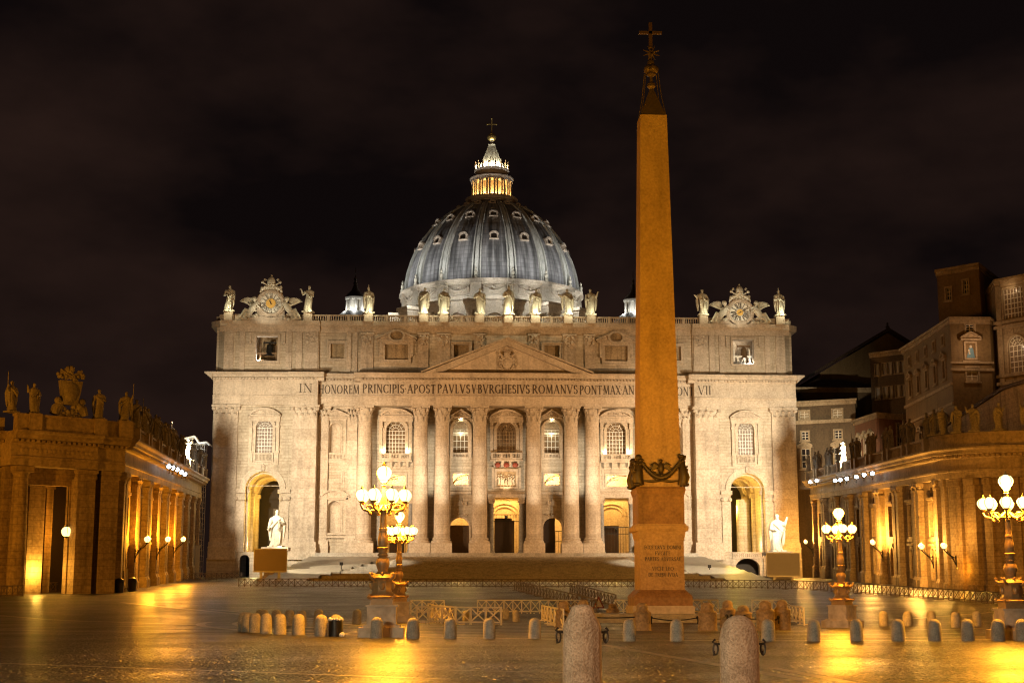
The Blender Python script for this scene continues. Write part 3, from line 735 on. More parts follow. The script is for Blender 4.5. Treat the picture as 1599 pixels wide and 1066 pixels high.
def mullions(mb, cx, hw, zb, zs, y, nx, nz, w=.055, fan=True):
    for i in range(nx + 1):
        x = cx - hw + 2 * hw * i / nx; mb.box(x - w, x + w, y - .06, y + .06, zb, zs)
    for k in range(nz + 1):
        z = zb + (zs - zb) * k / nz; mb.box(cx - hw, cx + hw, y - .05, y + .05, z - w, z + w)
    if fan:
        for i in range(1, 6):
            a = PI * i / 6; mb.tube([(cx + .3 * hw * math.cos(a), y, zs + .3 * hw * math.sin(a)), (cx + hw * math.cos(a), y, zs + hw * math.sin(a))], w * .9, 4)
        for rr in (.32, .66, 1.0):
            mb.tube([(cx + rr * hw * math.cos(PI * i / 14), y, zs + rr * hw * math.sin(PI * i / 14)) for i in range(15)], w * .9, 4)
def window(cx, y, hw, zb, zs, depth, ped, pane, mull=M['white'], nx=6, nz=6, fan=True, pz=36.3, phw=3.1, side=True, balu=None):
    mb = MB(); i1 = arch(cx, hw, zb, zs, 12); o1 = arch(cx, hw + .42, zb, zs, 12)
    mb.ring(i1, o1, y - .28, y); o2 = arch(cx, hw + .6, zb, zs, 12); mb.ring(o1, o2, y - .40, y)
    if side:
        for q in (-1, 1):
            x = cx + q * (hw + 1.0); mb.box(x - .3, x + .3, y - .55, y, zb, pz - 1.3); mb.box(x - .42, x + .42, y - .68, y, pz - 2.5, pz - 2.1); mb.box(x - .36, x + .36, y - .62, y, zb, zb + .4)
        mb.box(cx - hw - 1.45, cx + hw + 1.45, y - .6, y, pz - 1.3, pz - .3)
    if ped == 'seg': seg_ped(mb, cx, y, phw, pz, 1.35)
    elif ped == 'tri': tri_ped(mb, cx, y, phw, pz, 1.25)
    rn = random.Random(int(abs(cx) * 10)); cluster(mb, (cx, y - .55, pz + .45), phw * .5, .3, 18, rn, (.1, .2))
    w = mb.build('window', TP, bas)
    mb = MB(); mb.prism(arch(cx, hw - .01, zb, zs, 12), y + depth, y + depth + .05); mb.build('pane', pane, w)
    mb = MB(); mullions(mb, cx, hw, zb, zs, y + depth - .1, nx, nz, fan=fan); mb.build('mullion', mull, w)
    return w
def balcony(cx, y, hw, z0, z1, parent=bas, d=1.0, n=3):
    mb = MB(); mb.box(cx - hw, cx + hw, y - d, y, z0, z0 + .45); mb.box(cx - hw - .15, cx + hw + .15, y - d - .15, y, z0 - .28, z0)
    for k in range(n + 1): x = cx - hw + .25 + (2 * hw - .5) * k / n; mb.box(x - .25, x + .25, y - d, y - d + .45, z0 + .45, z1 - .25)
    mb.box(cx - hw, cx + hw, y - d - .08, y - d + .5, z1 - .25, z1)
    for q in (-1, 1): mb.box(cx + q * (hw - .2) - .2, cx + q * (hw - .2) + .2, y - d + .46, y, z1 - .25, z1)
    m = int(2 * hw / .3)
    for i in range(m):
        x = cx - hw + 2 * hw * (i + .5) / m; mb.lathe([(.06, z0 + .45), (.11, z0 + .75), (.06, z1 - .4), (.1, z1 - .25)], (x, y - d + .22), 6, cap=False)
    for k in range(4):
        x = cx - hw * .75 + 1.5 * hw * k / 3; mb.prismx([(y, z0 - .28), (y - d * .85, z0 - .28), (y - d * .6, z0 - .9), (y, z0 - 1.5)], x - .22, x + .22)
    return mb.build('balcony', TP, parent)
window(0, YW, 1.9, 29.2, 33.6, .7, 'seg', M['glass_brown'], M['ochre_plain'], 6, 6, pz=36.55, phw=3.2)
bc = balcony(0, YW - .02, 3.1, 27.9, 29.3)
mb = MB()
for k in range(3): mb.ball(((k - 1) * 1.75, YW - .75, 26.9), .5, 8, (.62, .4, .5))
mb.build('red_drapery', M['red'], bc)
for s in (-1, 1):
    window(s * 21.8, YW, 1.9, 29.0, 33.6, .7, 'seg', M['glass_brown'], M['white'], 6, 6, pz=36.6, phw=3.35)
    balcony(s * 21.8, YW - .02, 3.15, 27.7, 29.1)
    w = window(s * 9.0, YW, 1.5, 28.3, 34.0, 1.0, 'tri', M['trav_plain'], M['white'], 4, 5, fan=False, pz=36.4, phw=1.95, side=False)
    mb = MB(); mb.box(s * 9 - 1.5, s * 9 + 1.5, YW + .72, YW + .98, 33.1, 33.5); mb.build('sash_head', M['white'], w)
    mb = MB(); mb.box(s * 9 - 1.45, s * 9 + 1.45, YW + .93, YW + .96, 28.3, 33.1); mb.build('sash_glass', M['glass_brown'], w)
    balustrade('balustrade', w, (s * 9 - 1.45, YW + .2, 0), (s * 9 + 1.45, YW + .2, 0), 28.3, 29.3, TP, .28)
    window(s * ac, YP, 1.62, 28.9, 33.8, .8, 'seg', M['pane_lit'], M['white'], 6, 7, pz=36.3, phw=3.2)
    mb = MB(); frame_rect(mb, s * ac - 1.6, s * ac + 1.6, 27.4, 28.6, YP, .3, .35); mb.box(s * ac - 2.9, s * ac + 2.9, YP - .35, YP, 26.6, 27.05)
    m = 12
    for i in range(m): mb.lathe([(.06, 27.4), (.11, 27.8), (.06, 28.3), (.1, 28.6)], (s * ac - 1.6 + 3.2 * (i + .5) / m, YP - .12), 6, cap=False)
    for q in (-1, 1): mb.box(s * ac + q * 2.5 - .4, s * ac + q * 2.5 + .4, YP - .45, YP, 27.05, 28.9)
    mb.build('sill_panel', TP, bas)
    # lit glass: lamps stand behind these blinds
    point('window_light', (s * ac + (.3 if s > 0 else -.5), YP + 2.0, 29.3), 620 if s > 0 else 420, (1, .95, .9), .25)
    point('window_light', (s * ac, YP + 3.0, 32.5), 120, (1, .9, .8), .3)
    mb = MB(); mb.box(s * ac - 2.6, s * ac - 2.5, YP + 1.65, YP + 4.5, 28, 37); mb.box(s * ac + 2.5, s * ac + 2.6, YP + 1.65, YP + 4.5, 28, 37); mb.box(s * ac - 2.6, s * ac + 2.6, YP + 4.5, YP + 4.6, 28, 37); mb.box(s * ac - 2.6, s * ac + 2.6, YP + 1.65, YP + 4.5, 37, 37.1); mb.box(s * ac - 2.6, s * ac + 2.6, YP + 1.65, YP + 4.5, 27.9, 28)
    mb.build('lit_room', M['white'], bas)
    point('window_light', (s * 9.0, YW + .1, 33.0), 85, (1, .86, .52), .4); point('window_light', (s * 9.0, YW + 3, 30.5), 260, (1, .93, .78), .4)
    for q in (-1, 1): point('window_uplight', (s * 21.8 + q * 2.35, YW - .75, 29.7), 110, (1, .83, .45), .2)
    point('window_light', (s * 21.8, YW + 3, 31), 22, (1, .8, .65), .4)
    point('window_uplight', (s * 9, YW - .5, 36.0), 75, (1, .85, .5), .08)
    # uplight fittings at the feet of these windows
    for q in (-1, 1):
        mb = MB(); mb.cbox((s * 21.8 + q * 2.35, YW - .78, 29.25), (.34, .3, .3)); mb.build('uplight', M['flood_warm'], bas)
point('window_light', (0, YW + 3, 31), 20, (1, .8, .65), .4)
# --- niches, panels and doors
for s in (-1, 1):
    y = YW - .4; cx = s * 33.6
    mb = MB(); mb.ring(arch(cx, 1.15, 29.2, 33.9, 12), arch(cx, 1.4, 29.2, 33.9, 12), y - .12, y); frame_rect(mb, cx - 1.75, cx + 1.75, 29.2, 35.4, y, .35, .2)
    tri_ped(mb, cx, y, 2.75, 36.3, 1.15, .9); mb.box(cx - 2.3, cx + 2.3, y - .3, y, 35.75, 36.0); cluster(mb, (cx, y - .3, 36.5), 1.2, .25, 16, random.Random(2), (.1, .18))
    mb.box(cx - 2.35, cx + 2.35, y - .35, y, 27.2, 27.6); frame_rect(mb, cx - 1.5, cx + 1.5, 27.95, 28.9, y, .25, .22)
    for i in range(10): mb.lathe([(.06, 27.95), (.11, 28.3), (.06, 28.7), (.1, 28.9)], (cx - 1.4 + 2.8 * (i + .5) / 10, y - .08), 6, cap=False)
    nb = mb.build('niche', TP, bas)
    mb = MB(); mb.lathe([(1.15, 29.2), (1.15, 33.9)] + [(1.15 * math.cos(a * PI / 16), 33.9 + 1.15 * math.sin(a * PI / 16)) for a in range(1, 9)], (cx, y + .1), 14, 0, PI); mb.build('niche_hollow', TP, nb)
    mb = MB(); frame_rect(mb, cx - 1.3, cx + 1.3, 23.6, 25.4, y, .3, .25); frame_rect(mb, cx - 1.75, cx + 1.75, 23.2, 25.8, y, .15, .12); mb.build('wall_panel', TP, bas)
    mb = MB(); cx = s * 33.5; mb.ring(arch(cx, 1.3, 13.6, 18.5, 12), arch(cx, 1.6, 13.6, 18.5, 12), y - .12, y); frame_rect(mb, cx - 1.9, cx + 1.9, 13.6, 20.0, y, .4, .3)
    seg_ped(mb, cx, y, 2.95, 20.7, 1.35, .9); mb.box(cx - 2.6, cx + 2.6, y - .5, y, 20.05, 20.4)
    for q in (-1, 1): mb.box(cx + q * 2.55 - .25, cx + q * 2.55 + .25, y - .25, y, 13.2, 20.1); mb.prismx([(y, 12.6), (y - .6, 12.6), (y - .3, 11.6), (y, 11.3)], cx + q * 2.3 - .3, cx + q * 2.3 + .3)
    mb.box(cx - 2.9, cx + 2.9, y - .6, y, 12.6, 13.0); cluster(mb, (cx, y - .4, 21.2), 1.5, .3, 22, random.Random(4), (.1, .2)); nb = mb.build('niche', TP, bas)
    mb = MB(); mb.lathe([(1.3, 13.6), (1.3, 18.5)] + [(1.3 * math.cos(a * PI / 16), 18.5 + 1.3 * math.sin(a * PI / 16)) for a in range(1, 9)], (cx, y + .1), 14, 0, PI); mb.build('niche_hollow', TP, nb)
    # mezzanine openings
    for cx, hw in ((9.0, 1.45), (21.8, 2.0)):
        mb = MB(); frame_rect(mb, s * cx - hw, s * cx + hw, 23.1 if cx < 10 else 22.9, 25.2 if cx < 10 else 25.0, YW, .35, .2)
        if cx > 10: frame_rect(mb, s * cx - hw - .6, s * cx + hw + .6, 22.2, 26.3, YW, .25, .12)
        for rr in (1.25, 2.0): mb.tube([(s * cx - hw + rr * hw * (1 - math.cos(i * PI / 20)) , YW + 1.2, (23.0 + rr * 1.0 * math.sin(i * PI / 20))) for i in range(11)], .13, 6)
        mb.build('mezzanine_window', TP, bas)
    # ornaments above the narrow doors
    mb = MB(); rn = random.Random(8); cluster(mb, (s * 9.1, YW - .1, 19.4), 1.5, .55, 40, rn, (.1, .25)); cluster(mb, (s * 9.1, YW - .1, 17.2), 1.6, .3, 24, rn, (.1, .2)); mb.ball((s * 9.1, YW - .05, 19.4), .7, 10, (.8, .25, .55))
    mb.ring(arch(s * 9.1, 1.85, 9.7, 14.8, 12), arch(s * 9.1, 2.2, 9.7, 14.8, 12), YW - .15, YW); frame_rect(mb, s * 9.1 - 2.3, s * 9.1 + 2.3, 18.3, 20.6, YW, .14, .1)
    mb.build('carved_relief', TP, bas)
    # string course
    for a, c in ((0, 3.75), (6.85, 11.1), (18.4, 26.2)):
        mb = MB(); x0, x1 = sorted((s * a, s * c)); mb.box(x0, x1, YW - .3, YW, 21.2, 21.7); mb.build('string_course', TP, bas)
# leaves of the doors
mb = MB(); mb.box(-10.95, -7.25, YW + .9, YW + 1.1, 9.7, 15.2)
for k in range(5): mb.box(-10.7, -9.2, YW + .82, YW + .9, 9.95 + k * 1.0, 10.75 + k * 1.0); mb.box(-9.0, -7.5, YW + .82, YW + .9, 9.95 + k * 1.0, 10.75 + k * 1.0)
d = mb.build('door', M['door'], bas); 
mb = MB(); mb.box(7.25, 9.6, YW + .9, YW + 1.1, 9.7, 16.6); mb.build('door', M['door_dark'], bas)
mb = MB(); mb.box(-2.3, 1.15, YW + 1.0, YW + 1.2, 9.7, 16.6); mb.build('door', M['door_dark'], bas)
for x0, x1, z1 in ((-2.5, 2.5, 17.2), (19.1, 24.1, 14.8), (-24.1, -19.1, 14.8), (9.65, 10.95, 14)):
    mb = MB()
    for z in ((z1, z1 - 1.3) if x0 != 9.65 else (z1, 12)): mb.box(x0, x1, YW + .6, YW + .72, z, z + .14)
    n = int((x1 - x0) / .55)
    for i in range(n + 1):
        x = x0 + (x1 - x0) * i / n
        if -2.4 < x < 1.2: mb.box(x - .03, x + .03, YW + .61, YW + .71, z1 - 1.31, z1 + .02)
        else: mb.box(x - .035, x + .035, YW + .61, YW + .71, 9.7, z1 + .02)
    if x0 != 9.65: mb.ball(((x0 + x1) / 2, YW + .5, z1 - .4), .35, 8)
    mb.build('iron_grille', M['iron'], bas)
# portal columns (grey marble, ionic)
for cx in (0, 21.6, -21.6):
    for q in (-1, 1):
        mb = MB(); x = cx + q * 2.95; mb.lathe([(.75, 9.6), (.75, 10.0), (.6, 10.1), (.66, 10.3), (.52, 10.5), (.5, 14), (.44, 19.3)], (x, YW - .75), 18)
        c = mb.build('portal_column', stone('grey marble', (.16, .15, .14), (.30, .29, .28), streak=.2) if 'gm' not in M else M['gm'], bas); M['gm'] = c.data.materials[0]
        mb = MB(); mb.box(x - .62, x + .62, YW - 1.3, YW - .2, 20.1, 20.45)
        for k in (-1, 1): mb.ball((x + k * .5, YW - 1.1, 19.8), .27, 8); mb.ball((x + k * .5, YW - .4, 19.8), .27, 8)
        mb.box(x - .5, x + .5, YW - 1.2, YW - .3, 19.3, 20.1); mb.build('capital', TP, c)
    mb = MB(); mb.box(cx - 3.7, cx + 3.7, YW - 1.25, YW - .05, 20.46, 21.15); mb.build('portal_lintel', TP, bas)
# relief above the main door
mb = MB(); frame_rect(mb, -1.9, 1.9, 22.7, 25.7, YW - .2, .45, .3); mb.box(-2.9, -2.4, YW - .5, YW, 22.3, 26.5); mb.box(2.4, 2.9, YW - .5, YW, 22.3, 26.5)
rf = mb.build('relief_panel', TP, bas)
mb = MB(); mb.box(-1.9, 1.9, YW - .1, YW + .02, 22.7, 25.7); mb.build('relief_ground', M['ochre_plain'], rf)
mb = MB(); rn = random.Random(12)
for k in range(7):
    x = -1.5 + k * .5; z = 23.0 + rn.uniform(0, .2); h = rn.uniform(1.5, 2.0) * (.75 if k == 3 else 1)
    mb.tube([(x, YW - .2, z), (x + rn.uniform(-.2, .2), YW - .28, z + h * .5), (x + rn.uniform(-.1, .1), YW - .25, z + h * .8)], [.2, .24, .14], 7); mb.ball((x, YW - .3, z + h), .15, 7)
    mb.tube([(x, YW - .3, z + h * .7), (x + rn.uniform(-.5, .5), YW - .35, z + h * rn.uniform(.4, .9))], .08, 5)
mb.build('relief_figures', M['statue'], rf)
spot('relief_light', (0, YW - 3.2, 21.6), (0, YW, 24.6), 1300, 75, (1, .66, .36), .7, .1)
# --- pavilion arches: passage with a coffered vault, ionic jambs
for s in (-1, 1):
    cx = s * ac; y0, y1 = YP + 1.62, YP + 10
    mb = MB(); n = 16
    for k, (ya, yb, r) in enumerate(((y0, y0 + 1.2, 3.05), (y0 + 1.2, y0 + 8, 3.4), (y0 + 8, y0 + 9.4, 3.0), (y0 + 9.4, y0 + 16, 3.4), (y0 + 16, y0 + 17.4, 3.0), (y0 + 17.4, y0 + 22, 3.4))):
        pi_ = [(cx - r * math.cos(PI * i / n), 21.9 + r * math.sin(PI * i / n)) for i in range(n + 1)]; po_ = [(cx - 4.0 * math.cos(PI * i / n), 21.9 + 4.0 * math.sin(PI * i / n)) for i in range(n + 1)]
        mb.ring(pi_, po_, ya, yb)
    for i in range(1, 12):
        a = PI * i / 12; mb.ball((cx - 3.35 * math.cos(a), y0 + 2.2, 21.9 + 3.35 * math.sin(a)), .3, 8)
    vt = mb.build('arch_vault', TP, bas)
    mb = MB()
    for q in (-1, 1):
        for ya, yb, t in ((y0, y0 + 1.2, .35), (y0 + 8, y0 + 9.4, .45), (y0 + 16, y0 + 17.4, .45)):
            a, c = sorted((cx + q * 4.2, cx + q * (3.35 - t))); mb.box(a, c, ya, yb, 9.9, 21.2); mb.box(a - .3, c + .3, ya - .2, yb + .2, 21.2, 21.95)
        a, c = sorted((cx + q * 4.2, cx + q * 3.4)); mb.box(a, c, y0 + 1.2, y0 + 22, 9.9, 21.9)
    mb.box(cx - 4.2, cx + 4.2, y0, y0 + 22, 9.5, 9.9)
    mb.build('arch_jamb', T, vt)
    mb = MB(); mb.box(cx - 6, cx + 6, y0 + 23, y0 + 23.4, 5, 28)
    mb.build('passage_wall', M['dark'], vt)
    if s < 0:
        mb = MB(); mb.box(cx - .6, cx + 2.2, y0 + 22.4, y0 + 22.9, 9.9, 19.5); mb.build('passage_door', M['door_dark'], vt)
    else:
        mb = MB(); mb.lathe([(1.5, 9.9), (1.4, 21.0)], (cx + 1.9, y0 + 12.5), 20); mb.build('passage_pier', T, vt)
    point('arch_light', (cx + s * -1.2, y0 + 2.4, 18.6), 2600, (1, .60, .10), .2); point('arch_light', (cx, y0 + 12.5, 19.0), 2300, (1, .60, .10), .2)
    point('arch_light', (cx + s * 2.2, y0 + 2.3, 11.5), 1100, (1, .74, .36), .15)
    mb = MB(); o1 = arch(cx, 3.35, 21.9, 21.9, 18)[1:-1]; o2 = arch(cx, 4.1, 21.9, 21.9, 18)[1:-1]; o3 = arch(cx, 4.4, 21.9, 21.9, 18)[1:-1]
    mb.ring(o1, o2, YP - .2, YP); mb.ring(o2, o3, YP - .34, YP)
    for q in (-1, 1):
        a, c = sorted((cx + q * 3.3, cx + q * 5.3)); mb.box(a, c, YP - .5, YP, 21.1, 21.9); mb.box(a + .2, c - .2, YP - .3, YP, 9.9, 19.4)
        for k in (-.75, .75): mb.ball((cx + q * 4.3 + k * 1.0, YP - .4, 20.1), .42, 8)
        mb.box(cx + q * 4.3 - .9, cx + q * 4.3 + .9, YP - .4, YP, 19.8, 20.5)
    mb.ball((cx, YP - .3, 26.0), .5, 8, (.45, .4, .8)); frame_rect(mb, cx - 4.9, cx + 4.9, 22.6, 26.4, YP, .12, .08)
    mb.build('arch_surround', TP, bas)
    # plinth, with the low passage of the right-hand side left open
    mb = MB()
    segs = ((37, 41.9), (41.9, 43.7), (52.2, 57.5)) if s < 0 else ((37, 43.7), (50, 57.5))
    for a, c in segs: x0, x1 = sorted((s * a, s * c)); mb.box(x0, x1, YP - .38, YP - .02, 4.4, 8.3); mb.box(x0, x1, YP - .5, YP - .02, 8.3, 8.7)
    mb.box(cx - 3.35, cx + 3.35, YP - .1, YP + .25, 9.3, 9.9)
    mb.build('plinth', T, bas)
    if s > 0: balustrade('balustrade', bas, (cx - 3.3, YP - .2, 0), (cx + 3.3, YP - .2, 0), 8.75, 9.95, TP, .4)
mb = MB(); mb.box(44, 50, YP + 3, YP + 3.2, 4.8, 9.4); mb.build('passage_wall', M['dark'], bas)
point('passage_light', (46.2, YP + 2.6, 6.6), 10, (1, .8, .5), .1)
# rustic blocks of the left door beside the arch and low barred gate
# ------------------------------------------------------------------ inscription in Roman capitals
TK, TN = .125, .06
def arcseg(cx, cy, rx, ry, a0, a1, n=9):
    o = []
    for i in range(n):
        a, b = R(a0 + (a1 - a0) * i / n), R(a0 + (a1 - a0) * (i + 1) / n); m = (a + b) / 2
        o.append((cx + rx * math.cos(a), cy + ry * math.sin(a), cx + rx * math.cos(b), cy + ry * math.sin(b), TN + (TK - TN) * abs(math.cos(m)) ** 1.3))
    return o
def V_(x, y0=0, y1=1, w=None): return [(x, y0, x, y1, TK if w is None else w)]
def SF(x, y, w=.13): return [(x - w, y, x + w, y, .05)]
GL = {
 'I': (.30, V_(.15) + SF(.15, .02) + SF(.15, .98)),
 'N': (.86, V_(.14, w=TN) + V_(.74, w=TN) + [(.14, 1, .74, 0, TK)] + SF(.14, .02) + SF(.74, .98) + SF(.1, .98)),
 'H': (.88, V_(.16) + V_(.74) + [(.16, .52, .74, .52, TN)] + SF(.16, .02) + SF(.16, .98) + SF(.74, .02) + SF(.74, .98)),
 'O': (.98, arcseg(.49, .5, .40, .47, 0, 360, 20)), 'C': (.80, arcseg(.48, .5, .40, .47, 45, 315, 15) + [(.74, .76, .77, .95, .05), (.74, .24, .77, .05, .05)]),
 'G': (.86, arcseg(.48, .5, .40, .47, 45, 325, 15) + V_(.76, .03, .42) + SF(.74, .42) + [(.72, .78, .76, .95, .05)]),
 'R': (.80, V_(.16) + arcseg(.30, .74, .27, .23, -90, 90) + [(.16, .97, .3, .97, TN), (.16, .51, .32, .51, TN), (.36, .5, .78, .0, TK)] + SF(.16, .02)),
 'P': (.66, V_(.16) + arcseg(.30, .73, .28, .24, -90, 90) + [(.16, .97, .3, .97, TN), (.16, .48, .32, .48, TN)] + SF(.16, .02)),
 'B': (.68, V_(.16) + arcseg(.30, .75, .23, .22, -90, 90) + arcseg(.30, .27, .29, .25, -90, 90) + [(.16, .97, .3, .97, TN), (.16, .52, .3, .52, TN), (.16, .03, .3, .03, TN)]),
 'D': (.88, V_(.16) + arcseg(.34, .5, .45, .47, -90, 90, 12) + [(.1, .97, .36, .97, TN), (.1, .03, .36, .03, TN)]),
 'E': (.60, V_(.16) + [(.1, .96, .54, .96, TN), (.16, .52, .46, .52, TN), (.1, .04, .56, .04, TN), (.53, .82, .53, .98, .05), (.55, .02, .55, .2, .05), (.46, .44, .46, .6, .05)]),
 'F': (.58, V_(.16) + [(.1, .96, .54, .96, TN), (.16, .52, .46, .52, TN), (.53, .82, .53, .98, .05), (.46, .44, .46, .6, .05)] + SF(.16, .02)),
 'L': (.60, V_(.16) + [(.1, .04, .56, .04, TN), (.55, .02, .55, .2, .05)] + SF(.16, .98)),
 'M': (1.04, [(.12, 0, .2, 1, TN), (.2, 1, .52, .08, TK), (.52, .08, .84, 1, TN), (.84, 1, .92, 0, TK)] + SF(.12, .02) + SF(.92, .02)),
 'A': (.86, [(.08, 0, .43, 1, TN), (.43, 1, .78, 0, TK), (.2, .36, .64, .36, TN)] + SF(.08, .02) + SF(.78, .02)),
 'V': (.86, [(.08, 1, .43, 0, TK), (.43, 0, .78, 1, TN)] + SF(.08, .98) + SF(.78, .98)),
 'X': (.80, [(.08, 1, .7, 0, TK), (.08, 0, .7, 1, TN)] + SF(.08, .98) + SF(.7, .98) + SF(.08, .02) + SF(.7, .02)),
 'T': (.74, V_(.37) + [(.04, .96, .7, .96, TN), (.05, .82, .05, .98, .05), (.69, .82, .69, .98, .05)] + SF(.37, .02)),
 'S': (.60, arcseg(.30, .74, .20, .23, 20, 270, 10) + arcseg(.30, .26, .23, .25, 90, -160, 10)),
 '.': (.30, [(.1, .5, .2, .5, .12)]), ' ': (.4, []),
}
def text(mb, s, x0, x1, z0, h, y, d=.06, rot=None):
    tot = sum(GL[c][0] for c in s) + .12 * (len(s) - 1); k = (x1 - x0) / tot; x = x0
    for c in s:
        w, segs = GL[c]
        for a, b, e, f, t in segs:
            p = Vector((x + a * k, z0 + b * h)); q = Vector((x + e * k, z0 + f * h)); dd = q - p
            if dd.length < 1e-6: continue
            ex = dd.normalized() * t * .15 * h; nn = Vector((-dd.y, dd.x)).normalized() * t * h * .5 * 1.1
            pts = [p - ex - nn, q + ex - nn, q + ex + nn, p - ex + nn]
            if rot: pts = [rot(v) for v in pts]
            mb.prism([(v.x, v.y) for v in pts], y - d, y)
        x += (w + .12) * k
mb = MB()
for word, p0, p1, y in (('IN', 467, 487.5, 291.2), ('HONOREM', 497.5, 561, 293.0), ('PRINCIPIS', 566, 631, 291.5), ('.', 632, 634.5, 291.5), ('APOST', 636, 680, 291.5), ('PAVLVS', 683, 734, 291.0), ('V', 737, 743, 291.0), ('.', 744, 746, 291.0), ('BVRGHESIVS', 746, 827, 291.0),
                        ('ROMANVS', 831, 902, 291.0), ('PONT', 905, 940, 291.5), ('.', 941, 943, 291.5), ('MAX', 942, 969, 291.5), ('.', 969, 971, 291.5), ('AN', 972, 990, 291.5), ('MDCXII', 993, 1028, 291.5), ('PONT', 1049, 1083, 293.0), ('VII', 1090, 1110, 291.2)):
    xa, xb = X(p0, y, 608), X(p1, y, 608); text(mb, word, xa, xb, 40.65, 1.72, y - .01, .05)
mb.build('inscription', M['letters'], bas, smooth=0)

# ------------------------------------------------------------------ the dome
DX, DY = -.35, 382.0
prof = [(22.6, 80.0), (22.45, 82.5), (21.9, 85.5), (21.0, 88.5), (19.6, 91.5), (17.8, 94.6), (15.5, 97.6), (12.9, 100.2), (10.2, 102.2), (7.6, 103.6), (6.3, 104.2)]
prof = [(r * .985, z) for r, z in prof]
def dome_at(t):          # t = 0 at the springing, 1 at the top: radius, height, outward slope
    k = t * (len(prof) - 1); i = min(int(k), len(prof) - 2); f = k - i
    r = prof[i][0] + (prof[i + 1][0] - prof[i][0]) * f; z = prof[i][1] + (prof[i + 1][1] - prof[i][1]) * f
    return r, z
mb = MB(); fine = [dome_at(i / 40) for i in range(41)]; mb.lathe(fine, (DX, DY), 96, cap=False)
bas_dome = link('dome', None, bas); bas_dome.location = (DX, DY - 290, 75)
dm = mb.build('cupola_shell', M['lead'], bas_dome, smooth=60)
for k in range(16):
    a = -PI / 2 + PI / 16 + k * PI / 8; ca, sa = math.cos(a), math.sin(a); mb = MB()
    for off, wd, hh in ((0, 1.0, .42), (-1.05, .28, .62), (1.05, .28, .62)):
        rows = []
        for i in range(33):
            r, z = dome_at(i / 32); f = 1 - .55 * (i / 32)
            r2 = r + hh; w = wd * f / 2 + .02; o = off * f
            rows.append([(DX + rr * ca - ss * sa, DY + rr * sa + ss * ca, z + (.0 if rr < r2 else .0)) for rr, ss in ((r - .3, o - w), (r2, o - w), (r2, o + w), (r - .3, o + w))])
        vr = [[mb.b.verts.new(p) for p in row] for row in rows]
        for p, q in zip(vr, vr[1:]):
            for j in range(3): mb.b.faces.new((p[j], p[j + 1], q[j + 1], q[j]))
    mb.build('rib', M['rib'], bas_dome, smooth=30)
def dormer(a, t, w, h):
    r, z = dome_at(t); r2, z2 = dome_at(min(1, t + .05)); ca, sa = math.cos(a), math.sin(a)
    tilt = math.atan2(r - r2, z2 - z)
    def xf(x, y, zz):       # x across, y outward, zz up, leaned along the shell
        o = y * math.cos(tilt) - zz * math.sin(tilt) * .55; u = zz * math.cos(tilt * .6) + y * math.sin(tilt) * .2
        return (DX + (r + o) * ca - x * sa - 0, DY + (r + o) * sa + x * ca, z + u)
    mb = MB(); n = 8
    mb.box(-w / 2 - .2, -w / 2 + .12, -.6, .75, -.1, h * .55); mb.box(w / 2 - .12, w / 2 + .2, -.6, .75, -.1, h * .55); mb.box(-w / 2 - .3, w / 2 + .3, -.6, .85, -.3, -.05)
    i1 = [((w / 2 - .1) * math.cos(PI * i / n), h * .5 + (h * .38) * math.sin(PI * i / n)) for i in range(n + 1)]; o1 = [((w / 2 + .35) * math.cos(PI * i / n), h * .55 + (h * .55) * math.sin(PI * i / n)) for i in range(n + 1)]
    b2 = MB(); mb.b.verts.ensure_lookup_table()
    for i in range(n): mb.prism([i1[i], i1[i + 1], o1[i + 1], o1[i]], -.8, .9)
    d = mb.build('dormer', TP, bas_dome, xf=lambda x, y, z_: xf(x, y, z_))
    mb = MB(); mb.box(-w / 2, w / 2, .1, .2, 0, h * .7); mb.build('dormer_opening', M['dark'], bas_dome, xf=xf)  # near black panel, the shade of the dormer put into its colour
for k in range(16):
    a = -PI / 2 + k * PI / 8
    if math.sin(a) > .25: continue
    dormer(a, .375, 1.7, 1.8); dormer(a, .60, 1.7, 1.5); dormer(a, .82, 1.0, .9)
